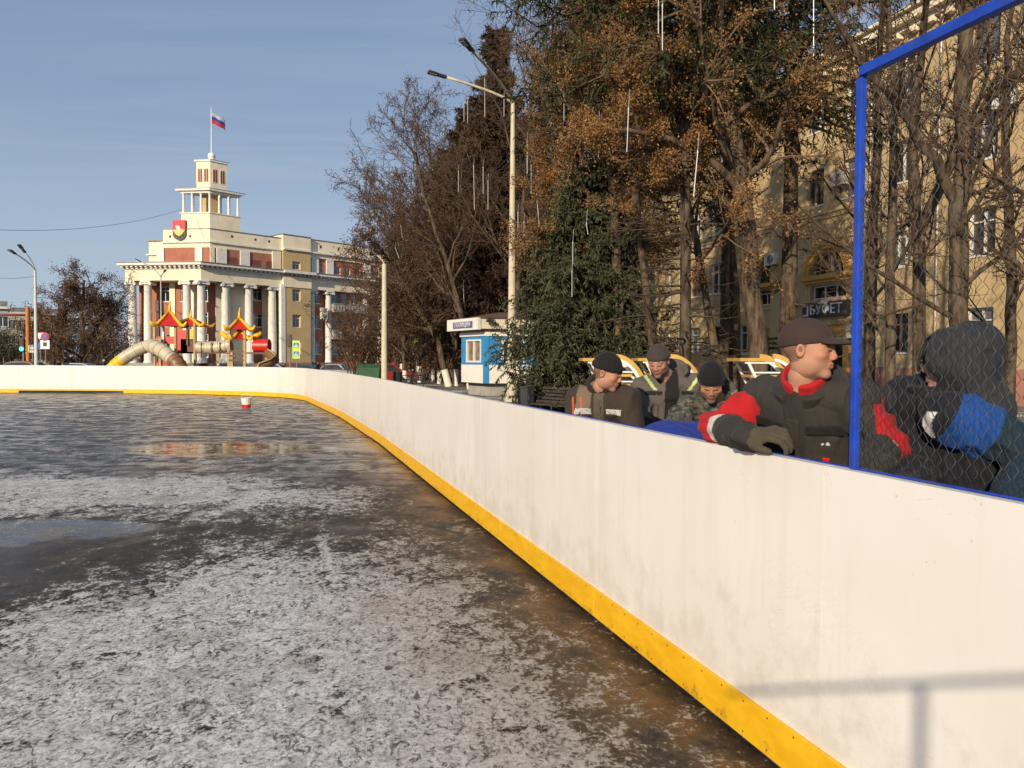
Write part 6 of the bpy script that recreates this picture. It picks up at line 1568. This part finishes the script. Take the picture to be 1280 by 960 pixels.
    # --- trousers and boots
    def trs(P):
        d = s_cap(P, hipR, hipL, .12, .12)
        for a, b_, c_ in ((hipR, kR, aR), (hipL, kL, aL)):
            d = smin(d, s_cap(P, a, b_, .105, .080), .03); d = smin(d, s_cap(P, b_, c_, .080, .068), .03)
        return d+ndisp(P, 16, seed+5)*.008
    lo = np.stack([hipR, hipL, aR, aL]).min(0)-.16; hi = np.stack([hipR, hipL, aR, aL]).max(0)+.16; lo[2] = bz+.06
    V, F = surfnets(trs, lo, hi, .016); npmesh('trousers', V-base, F, CLOTH, o, True, col=np.tile(_a(tr_col), (len(V), 1)))
    for a in (aR, aL):
        t_ = _a((fw[0], fw[1], 0)); t_ = t_/np.linalg.norm(t_)
        def boot(P): return smax(smin(s_cap(P, a+_a((0, 0, .08)), a, .062, .06), s_cap(P, a+_a((0, 0, -.045)), a+t_*.15+_a((0, 0, -.05)), .05, .042), .02), -(P[:, 2]-(bz+.004)), .006)
        V, F = surfnets(boot, a-.22, a+.22, .014); npmesh('boot', V-base, F, CLOTH, o, True, col=np.tile(_a((.018, .016, .015)), (len(V), 1)))
    return o, M, C, dict(nb=nb, up=up, rt=rt, fw=fw, base=base, jac=jacket, o=o)
def child(o, fn, lo, hi, h, name, m, colr, base, M=None, C=None, smooth=True):
    V, F = surfnets(fn, lo, hi, h)
    col = colr(V.astype(f32)) if callable(colr) else np.tile(_a(colr), (len(V), 1))
    if M is not None: V = V@M.T+C
    return npmesh(name, V-base, F, m, o, smooth, col=col)
def beanie(o, M, C, base, col, h=.006, low=.028, rib=True, tilt=0.0, tall=.0):
    def fn(Q):
        d = s_ell(Q, (0, .018, .036+tall*.3), (.085, .106, .098+tall)); z = Q[:, 2]-Q[:, 1]*(-.10+tilt)
        d = smax(d, (low-z), .008); d = smax(d, -s_ell(Q, (0, .018, .032), (.074, .094, .086)), .004)
        cuff = np.exp(-((z-low-.018)/.022)**4); d = d-.006*cuff
        a = np.arctan2(Q[:, 0], Q[:, 1]-.018); return d+(.0012*np.sin(a*60) if rib else 0)
    return child(o, fn, (-.11, -.12, -.08), (.11, .15, .16+tall), h, 'knitted_hat', KNIT, col, base, M, C)
def ring_collar(o, J_, col, base, r=.085, h=.075, th=.014, up0=.02, open_=.03, name='collar', flare=.25, hres=.008, front_drop=.03):
    nb, up, rt, fw = J_['nb'], J_['up'], J_['rt'], J_['fw']
    Bm = np.stack([rt, fw, up], 1)
    def fn(Q):
        rho = np.hypot(Q[:, 0], Q[:, 1]/1.05); zc = up0-front_drop*np.clip(Q[:, 1]/.1, -1, 1)
        zz_ = Q[:, 2]-zc; R_ = r+flare*zz_*.6
        d = smax(np.abs(rho-R_)-th, np.abs(zz_)-h/2, .014)
        if open_ > 0: d = smax(d, -(np.maximum(np.abs(Q[:, 0])-open_*(1+zz_*6), -(Q[:, 1]-.02))), .01)
        return d+ndisp(Q, 30, 5)*.0035
    return child(o, fn, (-.2, -.2, -.14), (.2, .2, .16), hres, name, CLOTH, col, base, Bm.astype(float), nb)
def hand_glove(o, W, D, U, base, col, side=1, curl=.9, scale=1.0, name='glove', hres=.0042, m=None):
    """W wrist, D direction to the knuckles, U back-of-hand normal; side=+1 thumb towards D x U"""
    D = np.array(D, float); D /= np.linalg.norm(D); U = np.array(U, float); U -= D*(U@D); U /= np.linalg.norm(U); S_ = np.cross(D, U)*side
    Bm = np.stack([D, S_, U], 1)*scale
    def fn(Q):
        d = s_ell(Q, (.048, 0, 0), (.050, .044, .020)); d = smin(d, s_cap(Q, (-.03, 0, 0), (.02, 0, 0), .034, .033), .02)
        for i, (y, l, k) in enumerate(((.030, .040, .9), (.010, .045, 1.0), (-.010, .042, 1.05), (-.029, .034, 1.1))):
            a1 = curl*k*.55; a2 = a1+curl*k*.9; a3 = a2+curl*.6; p0 = np.array((.088-abs(i-1)*.004, y, .002))
            p1 = p0+l*np.array((math.cos(a1), .08*(1-i), -math.sin(a1))); p2 = p1+l*.72*np.array((math.cos(a2), 0, -math.sin(a2))); p3 = p2+l*.5*np.array((math.cos(a3), 0, -math.sin(a3)))
            d = smin(d, s_cap(Q, (.055, y*.85, .002), p0, .0125, .0125), .006); d = smin(d, np.minimum(np.minimum(s_cap(Q, p0, p1, .0118, .0108), s_cap(Q, p1, p2, .0108, .010)), s_cap(Q, p2, p3, .010, .009)), .003)
        t1 = np.array((.045, .055, -.014)); t2 = np.array((.078, .062, -.030)); d = smin(d, s_cap(Q, (.008, .030, -.004), t1, .019, .014), .012); d = smin(d, s_cap(Q, t1, t2, .0135, .011), .004)
        return d+ndisp(Q, 90, 3)*.0012
    return child(o, fn, (-.07, -.07, -.12), (.17, .10, .05), hres, name, m or KNIT, col, base, Bm, np.array(W, float))
V3 = lambda px, py, Y: tuple(at(px, py, Y))
def patch(K, r0, r1, u0, u1, col, name, th=.005, h=.006, front=True, soft=.006):
    """a flap or band lying on the jacket, bounded in chest coordinates"""
    nb, up, rt, fw, jac = K['nb'], K['up'], K['rt'], K['fw'], K['jac']
    ce = nb+rt*(r0+r1)/2+up*(u0+u1)/2+fw*.12
    def fn(P):
        q = P-nb; r, f, u = q@rt, q@fw, q@up
        e = np.maximum(np.maximum(r0-r, r-r1), np.maximum(u0-u, u-u1)); e = np.maximum(e, -.02-f)
        return smax(np.abs(jac(P)-th*.5)-th, e, soft)
    ex = abs(rt)*(r1-r0)/2+abs(up)*(u1-u0)/2+.17
    return child(K['o'], fn, ce-ex, ce+ex, h, name, CLOTH, col, K['base'])
def shade(c, k): return tuple(x*k for x in c)
# ---------------------------------------------------------------- man in the brown cap
GRYC = (.034, .031, .027); REDC = (.42, .012, .018); WHC = (.50, .49, .46)
def jc_main(q, part, seg, P):
    c = np.tile(_a(GRYC), (len(q), 1)); r, f, u = q.T
    c[(part == 0) & (np.abs(r) < .045) & (f > 0)] = shade(GRYC, .80)
    for sx in (-1, 1):     # breast pocket flaps
        k = (part == 0) & (f > 0) & (np.abs(r-sx*.115) < .070) & (u < -.09) & (u > -.125); c[k] = (.018, .017, .017)
    # red upper sleeves: outer side, white band above the elbow
    for s_, nme, e_ in ((-1, 'uR', 'fR'), (1, 'uL', 'fL')):
        i = 1 if s_ < 0 else 3
        t = seg[nme][1]; tt = seg[e_][1]
        k = (part == i) & (t > .12) & (u > -.42) & (((P-_a(J1['s'+nme[1]]))@_a((0, 0, 1))+t*.05 > -.06-.25*t) | (s_*r > .235))
        c[k] = REDC
        c[(part == i) & (t > .10) & (t < .17)] = (.35, .02, .02)
        k2 = (part == i+1) & (tt < .16) & (tt > -.3); c[k2] = REDC
        k3 = (part == i+1) & (tt >= .14) & (tt < .27); c[k3] = WHC
    c[((part == 3) | (part == 4)) & ((P-_a(J1['sL']))@_a((.95, -.3, 0)) < .055)] = GRYC
    for z in (-.165, -.25):
        k = (f > 0) & (part == 0) & ((np.hypot(r-.128, u-z) < .007) | (np.hypot(r-.108, u-z) < .006)); c[k] = (.6, .6, .58)
    return c
J1 = dict(head=V3(1012, 438, 3.12), neck=V3(1008, 492, 3.20), sR=V3(957, 497, 3.36), sL=V3(1070, 502, 3.07), eR=V3(898, 533, 3.46), wR=V3(938, 548, 3.10), eL=V3(1106, 556, 2.96), wL=V3(1092, 585, 2.80), pelvis=(1.33, 3.36, .93), front=(-.6, -.8))
b1 = (1.36, 3.38, 0.012)
o, M, C, K1 = person('p', b1, 'man in brown peaked cap and red sleeved dark jacket leaning an elbow on the barrier', J1, (.80, -.60), skin=(.45, .24, .155), hair=(.10, .07, .05), jcol=jc_main, h_head=.0040, h_j=.0062, seed=3, pitch=math.radians(2), wr=.0075, bulk=.93, stub=.22)
# cap
def capfn(Q):
    x, y, z = Q.T
    d = s_ell(Q, (0, .020, .040), (.084, .106, .092)); d = smax(d, (.022-y*.13-z), .006); d = smax(d, -s_ell(Q, (0, .018, .032), (.074, .094, .086)), .003)
    a = np.arctan2(x, y-.02); d = d+.0018*(np.exp(-((np.mod(a, PI/3)-PI/6)/.03)**2)*(z > .05))-.0015*np.exp(-((z-.048+y*-.1)/.006)**2)
    bz_ = .048-.20*(np.abs(x)/.08)**2*.13*2+(y+.09)*.02; br = np.maximum(np.abs(z-(.050-(x/.078)**2*.022+(y+.09)*.16))-.0045, np.hypot(x/.076, (y+.068)/.108)-1.0)
    br = np.maximum(br, y+.060); return smin(d, br, .006)
child(o, capfn, (-.11, -.19, -.01), (.11, .15, .15), .0042, 'peaked_cap', clothmat('cap_canvas', .9, 120, .3, .05), (.048, .031, .028), K1['base'], M, C)
ring_collar(o, K1, REDC, K1['base'], r=.078, h=.10, th=.011, up0=.052, open_=.010, name='red_collar', flare=.35, hres=.006, front_drop=.030)
ring_collar(o, K1, GRYC, K1['base'], r=.104, h=.085, th=.014, up0=.022, open_=.035, name='outer_collar', flare=.7, hres=.007, front_drop=.030)
for sx in (-1, 1): patch(K1, min(sx*.05, sx*.185), max(sx*.05, sx*.185), -.128, -.085, (.012, .011, .011), 'pocket_flap', th=.007)
patch(K1, -.028, .028, -.60, -.06, shade(GRYC, .92), 'zip_placket', th=.006)
patch(K1, -.108, -.075, -.150, -.128, REDC, 'red_tab', h=.005)
patch(K1, .105, .135, -.245, -.222, REDC, 'red_tab', h=.005)
# rolled hood behind the neck and shoulder capes
nb, up, rt, fw = K1['nb'], K1['up'], K1['rt'], K1['fw']; Bm = np.stack([rt, fw, up], 1).astype(float)
def hoodfn(Q):
    d = s_cap(Q, (-.115, .0, .015), (-.055, -.105, .03), .040, .055); d = smin(d, s_cap(Q, (-.055, -.105, .03), (.06, -.105, .03), .055, .055), .03); d = smin(d, s_cap(Q, (.06, -.105, .03), (.14, -.01, .030), .055, .050), .03)
    return d+ndisp(Q, 22, 9)*.008
child(o, hoodfn, (-.25, -.25, -.12), (.28, .14, .15), .008, 'rolled_hood', CLOTH, GRYC, K1['base'], Bm, nb)
for sx, sj in ((-1, 'sR'), (1, 'sL')):
    sl_ = (np.array(J1[sj])-nb)@Bm
    def yoke(Q):
        d = s_cap(Q, (sx*.075, .01, -.005), (sl_[0]+sx*.015, sl_[1]+.005, sl_[2]+.012), .074, .082); d2 = s_cap(Q, (sx*.07, -.03, -.06), (sl_[0]+sx*.015, sl_[1], sl_[2]-.085), .03, .03)
        d = smax(d, -(Q[:, 2]-(-.062+0*Q[:, 0])), .01); return d+ndisp(Q, 24, 19)*.004
    child(o, yoke, np.minimum(sl_, 0)-.16, np.maximum(sl_, 0)+.16, .008, 'shoulder_yoke', CLOTH, shade(GRYC, 1.15), K1['base'], Bm, nb)
# gloved hand on the barrier
W = np.array(J1['wR']); T_ = np.array(V3(978, 540, 2.99)); D_ = T_-W
hand_glove(o, W+D_*.05, D_, (-.25, -.45, .85), K1['base'], (.075, .062, .040), side=1, curl=1.05, scale=1.15)
W = np.array(J1['wL']); hand_glove(o, W, np.array(J1['wL'])-np.array(J1['eL']), (0, -.3, 1), K1['base'], (.075, .062, .040), side=-1, curl=.9)
# ---------------------------------------------------------------- man in brown jacket
BR = (.045, .032, .024); BRL = (.17, .12, .082)
def jc_brown(q, part, seg, P):
    c = np.tile(_a(BR), (len(q), 1)); r, f, u = q.T
    c[(part == 0) & (u < -.26)] = (.105, .082, .055); c[(u > -.10) & (r < -.055) & (r > -.16) & (f > .0)] = BRL
    c[(part == 0) & (np.abs(r) < .035) & (f > 0)] = (.10, .085, .06)
    pass
    c[(part == 0) & (u < -.145) & (u > -.165) & (f > 0) & (np.abs(r) > .05)] = (.02, .018, .015)
    for nme in ('uR', 'uL'):
        i = 1 if nme == 'uR' else 3; a = _a(JA['s'+nme[1]]); rel = (P-a); k = (part == i) & ((np.abs(rel@_a((1, .1, 0))+.012) < .006) | (np.abs(rel@_a((1, .1, 0))+.062) < .006)) & (seg[nme][1] > .05) & (nme == 'uR'); c[k] = (.55, .10, .03)
    return c
JA = dict(head=V3(760, 467, 5.30), neck=V3(754, 489, 5.42), sR=V3(724, 500, 5.45), sL=V3(785, 500, 5.33), eR=V3(714, 552, 5.35), wR=V3(735, 575, 5.12), eL=V3(794, 556, 5.2), wL=V3(785, 580, 5.05), pelvis=(.66, 5.50, .90), front=(0, -1))
fwA = _a((.1, -.99, 0))
o, M, C, KA = person('p', (.66, 5.52, .012), 'man in ribbed black hat and brown jacket with pale reflective bands, head turned aside', JA, (.86, -.42), jcol=jc_brown, h_head=.006, h_j=.009, seed=11, pitch=math.radians(16), wr=.008, skin=(.42, .225, .145))
beanie(o, M, C, KA['base'], (.012, .012, .013), low=.022, tilt=.12, tall=.012)
for a_, b_ in ((-.165, -.045), (.05, .165)): patch(KA, a_, b_, -.135, -.088, (.46, .46, .44), 'reflective_band', h=.008)
for a_, b_ in ((-.165, -.05), (.05, .165)): patch(KA, a_, b_, -.20, -.155, shade(BR, .6), 'pocket_flap', h=.008)
patch(KA, -.03, .03, -.5, -.03, (.09, .075, .055), 'zip_placket', h=.008)
ring_collar(o, KA, (.028, .022, .018), KA['base'], r=.098, h=.10, th=.02, up0=.03, open_=.0, flare=.4)
hand_glove(o, JA['wR'], np.array(JA['wR'])-np.array(JA['eR']), (0, -.3, 1), KA['base'], (.02, .02, .02), hres=.008)
hand_glove(o, JA['wL'], np.array(JA['wL'])-np.array(JA['eL']), (0, -.3, 1), KA['base'], (.02, .02, .02), side=-1, hres=.008)
# ---------------------------------------------------------------- man in grey jacket
GR = (.115, .098, .083)
def jc_grey(q, part, seg, P):
    c = np.tile(_a(GR), (len(q), 1)); r, f, u = q.T
    k = (part == 0) & (np.abs(r) < .05+.12*np.clip(-u-.02, -.05, .05)) & (f > 0); c[k] = (.014, .014, .015)
    c[(f > 0) & (np.abs(np.abs(r)-.145) < .07) & (u < -.06) & (u > -.09)] = (.02, .02, .02)
    for sx in (-1, 1):
        k = (f > -.04) & (np.abs((r*sx-.155)-(u+.02)*.8) < .014) & (u < .04) & (u > -.055); c[k] = (.50, .62, .25)
    c[(part == 1) & (seg['uR'][1] > .75)] = (.02, .02, .022); c[part == 2] = (.02, .02, .022); c[(part == 3) & (seg['uL'][1] > .8)] = (.03, .028, .026); c[part == 4] = (.03, .028, .026)
    c[(part == 0) & (np.abs(np.abs(r)-.10) < .005) & (u < -.17) & (f > 0)] = (.04, .035, .03)
    return c
JB = dict(head=V3(823, 452, 5.95), neck=V3(837, 474, 6.12), sR=V3(803, 486, 6.12), sL=V3(869, 481, 6.10), eR=V3(799, 536, 6.0), wR=V3(812, 560, 5.8), eL=V3(880, 530, 6.0), wL=V3(868, 555, 5.8), pelvis=(1.26, 6.25, .92), front=(0, -1))
o, M, C, KB_ = person('p', (1.26, 6.27, .012), 'bearded man in dark taupe hat and open grey jacket with lime flashes looking down', JB, (-.42, -.9), jcol=jc_grey, h_head=.006, h_j=.009, seed=12, pitch=math.radians(24), wr=.009, stub=.7, skin=(.42, .225, .145))
beanie(o, M, C, KB_['base'], (.055, .042, .040), low=.030, rib=False)
for a_, b_ in ((-.20, -.075), (.075, .20)): patch(KB_, a_, b_, -.095, -.055, (.018, .018, .018), 'pocket_flap', h=.008)
ring_collar(o, KB_, shade(GR, .9), KB_['base'], r=.10, h=.12, th=.018, up0=.045, open_=.07, flare=.9, front_drop=.03)
ring_collar(o, KB_, (.012, .014, .022), KB_['base'], r=.128, h=.12, th=.02, up0=.045, open_=.105, flare=.5, name='dark_hood_lining', front_drop=.01)
for w_, e_, s_ in (('wR', 'eR', 1), ('wL', 'eL', -1)): hand_glove(o, JB[w_], np.array(JB[w_])-np.array(JB[e_]), (0, -.3, 1), KB_['base'], (.02, .02, .02), side=s_, hres=.008)
# ---------------------------------------------------------------- stooping man in camouflage
def jc_camo(q, part, seg, P):
    n = ndisp(P, 38, 61, 6)+.5*ndisp(P, 75, 62, 5); n2 = ndisp(P+.7, 46, 63, 6); c = np.tile(_a((.075, .072, .058)), (len(q), 1))
    c[n > .12] = (.035, .038, .030); c[n2 > .22] = (.16, .155, .125); c[(n2 < -.25)] = (.018, .018, .016); c[(n < -.35)] = (.11, .09, .06); return c
JC = dict(head=V3(889, 479, 5.00), neck=V3(895, 503, 5.18), sR=V3(858, 514, 5.12), sL=V3(922, 512, 5.15), eR=V3(838, 540, 4.95), wR=V3(852, 560, 4.6), eL=V3(922, 560, 5.0), wL=V3(905, 575, 4.7), pelvis=(1.50, 5.62, .86), front=(-.2, -.98))
o, M, C, KC = person('p', (1.52, 5.66, .012), 'bearded man in black hat and camouflage coat bending forward with his eyes lowered', JC, (-.22, -.97), jcol=jc_camo, h_head=.006, h_j=.008, seed=13, pitch=math.radians(30), wr=.010, stub=.8, skin=(.38, .19, .12))
beanie(o, M, C, KC['base'], (.010, .010, .013), low=.018, rib=False, tall=.01)
ring_collar(o, KC, lambda V: jc_camo(V, None, None, V*1.0), KC['base'], r=.105, h=.11, th=.026, up0=.03, open_=.02, flare=.5)
for w_, e_, s_ in (('wR', 'eR', 1), ('wL', 'eL', -1)): hand_glove(o, JC[w_], np.array(JC[w_])-np.array(JC[e_]), (0, -.3, 1), KC['base'], (.03, .028, .02), side=s_, hres=.008)
# ---------------------------------------------------------------- bent over man in blue
def jc_blue(q, part, seg, P):
    c = np.tile(_a((.012, .035, .26)), (len(q), 1)); r, f, u = q.T; c[(u > .02)] = (.02, .02, .03); return c
JD = dict(head=(.70, 4.46, .99), neck=(.80, 4.42, 1.07), sR=(.90, 4.66, 1.08), sL=(.96, 4.24, 1.06), eR=(.86, 4.62, .80), wR=(.86, 4.50, .58), eL=(.90, 4.26, .80), wL=(.88, 4.32, .56), pelvis=(1.28, 4.60, 1.05), front=(-.3, 0))
o, M, C, KD = person('p', (1.26, 4.56, .012), 'man in a bright blue jacket bent double behind the barrier, only his back showing', JD, (-.95, -.2), jcol=jc_blue, h_head=.008, h_j=.008, seed=14, pitch=math.radians(55), wr=.006, bulk=1.02)
beanie(o, M, C, KD['base'], (.015, .015, .02), low=.02)
for w_, e_, s_ in (('wR', 'eR', 1), ('wL', 'eL', -1)): hand_glove(o, JD[w_], np.array(JD[w_])-np.array(JD[e_]), (0, -.3, 1), KD['base'], (.02, .02, .02), side=s_, hres=.008)
# ---------------------------------------------------------------- hooded man behind the mesh
DK = (.013, .014, .019)
def jc_dark(q, part, seg, P):
    c = np.tile(_a(DK), (len(q), 1)); r, f, u = q.T
    c[ndisp(P, 7, 8) > .2] = (.030, .030, .033)
    t = seg['uL'][1]; c[(part == 3) & (t > -.05) & (t < .46)] = (.012, .065, .27); c[((part == 3) & (t >= .46)) | (part == 4)] = (.012, .028, .045)
    pxx = P[:, 0]/P[:, 1]*961+640; k = (np.abs(pxx-1160-(u+.05)**2*2500) < 6) & (u < -.0) & (u > -.10) & (P[:, 1] < 3.0); c[k] = (.70, .69, .66)
    return c
JF = dict(head=V3(1192, 455, 2.92), neck=V3(1196, 500, 2.98), sR=(1.63, 3.15, 1.42), sL=V3(1192, 520, 2.80), eR=V3(1150, 590, 2.95), wR=V3(1128, 615, 2.72), eL=V3(1296, 566, 2.72), wL=V3(1262, 640, 2.55), pelvis=(1.78, 3.0, .93), front=(-.9, 0.2))
o, M, C, KF = person('p', (1.80, 3.02, .012), 'person in a dark hooded coat with bright blue upper sleeve standing behind the mesh', JF, (-.93, .30), jcol=jc_dark, h_head=.006, h_j=.0075, seed=15, wr=.009, skin=(.50, .27, .19))
def hood2(Q):
    x, y, z = Q.T
    d = s_ell(Q, (0, .028, .028), (.110, .118, .114)); d = smin(d, s_ell(Q, (0, .075, .075), (.085, .085, .075)), .05); d = smin(d, s_ell(Q, (0, -.050, .000), (.100, .088, .092)), .08); d = smin(d, s_cap(Q, (0, .06, -.06), (0, .085, -.17), .095, .120), .06)
    d = smax(d, -s_ell(Q, (0, -.03, .005), (.098, .145, .105)), .01); d = smax(d, -(Q[:, 1]+.112-.25*(Q[:, 2])), .01); rd = 1-2*np.abs(ndisp(Q*_a((1, .6, 1)), 15, 41, 4)); return d+ndisp(Q, 14, 33)*.006-np.clip(rd-.3, 0, 1)*.012
child(o, hood2, (-.17, -.19, -.30), (.17, .23, .19), .0065, 'hood', CLOTH, lambda V: np.where((ndisp(V, 14, 8) > -.1)[:, None], _a((.030, .032, .036)), _a((.021, .024, .032))), KF['base'], M, C)
ring_collar(o, KF, DK, KF['base'], r=.12, h=.14, th=.03, up0=.03, open_=0, flare=.4)
for w_, e_, s_ in (('wR', 'eR', 1), ('wL', 'eL', -1)): hand_glove(o, JF[w_], np.array(JF[w_])-np.array(JF[e_]), (0, -.3, 1), KF['base'], (.02, .02, .02), side=s_, hres=.008)
# ---------------------------------------------------------------- distant passers-by
def walker(px, Y, col, label, face, hatc=(.02, .02, .02), seed=5, tall=1.72, legs=(.03, .03, .04)):
    x = atX(px, Y); z = gz(x, Y); k = tall/1.75; f = Vector((face[0], face[1], 0)).normalized(); r = Vector((f.y, -f.x, 0))*-1
    def q(a, b_, c_): v_ = r*a+f*b_; return (x+v_.x, Y+v_.y, z+c_*k)
    J = dict(head=q(0, .02, 1.63), neck=q(0, 0, 1.46), sR=q(-.18, 0, 1.42), sL=q(.18, 0, 1.42), eR=q(-.24, -.04, 1.14), wR=q(-.2, .12, .93), eL=q(.24, -.02, 1.14), wL=q(.22, .1, .92), pelvis=q(0, 0, .92), aR=q(-.1, -.16, .09), aL=q(.1, .18, .09), front=tuple(f)[:2])
    o_, M_, C_, K_ = person('p', (x, Y, z), label, J, face, jcol=lambda q_, p_, s_, P_: np.tile(_a(col), (len(q_), 1)), h_head=.014, h_j=.022, seed=seed, tr_col=legs, hem=-.72, wr=.01)
    beanie(o_, M_, C_, K_['base'], hatc, h=.014, rib=False); return o_
walker(504, 58, (.62, .58, .50), 'passer-by in a long pale coat beyond the red car', (-.3, -1), (.5, .45, .4))
walker(397, 66, (.02, .02, .025), 'passer-by in black walking past the yellow pavilion', (1, -.1))
walker(273, 39.5, (.55, .54, .50), 'small child in a pale hooded suit before the playground tower', (.6, -.8), (.55, .54, .5), tall=1.25)
walker(73, 62, (.03, .03, .035), 'passer-by in dark clothes beneath the road signs', (1, 0))
walker(130, 60, (.04, .04, .05), 'passer-by in dark coat and pale hat near the yellow tube slide', (-1, -.2), (.5, .5, .48))
walker(143, 58, (.05, .05, .06), 'passer-by in a dark coat and white hood beside the tube slide', (-1, .1), (.6, .6, .58))
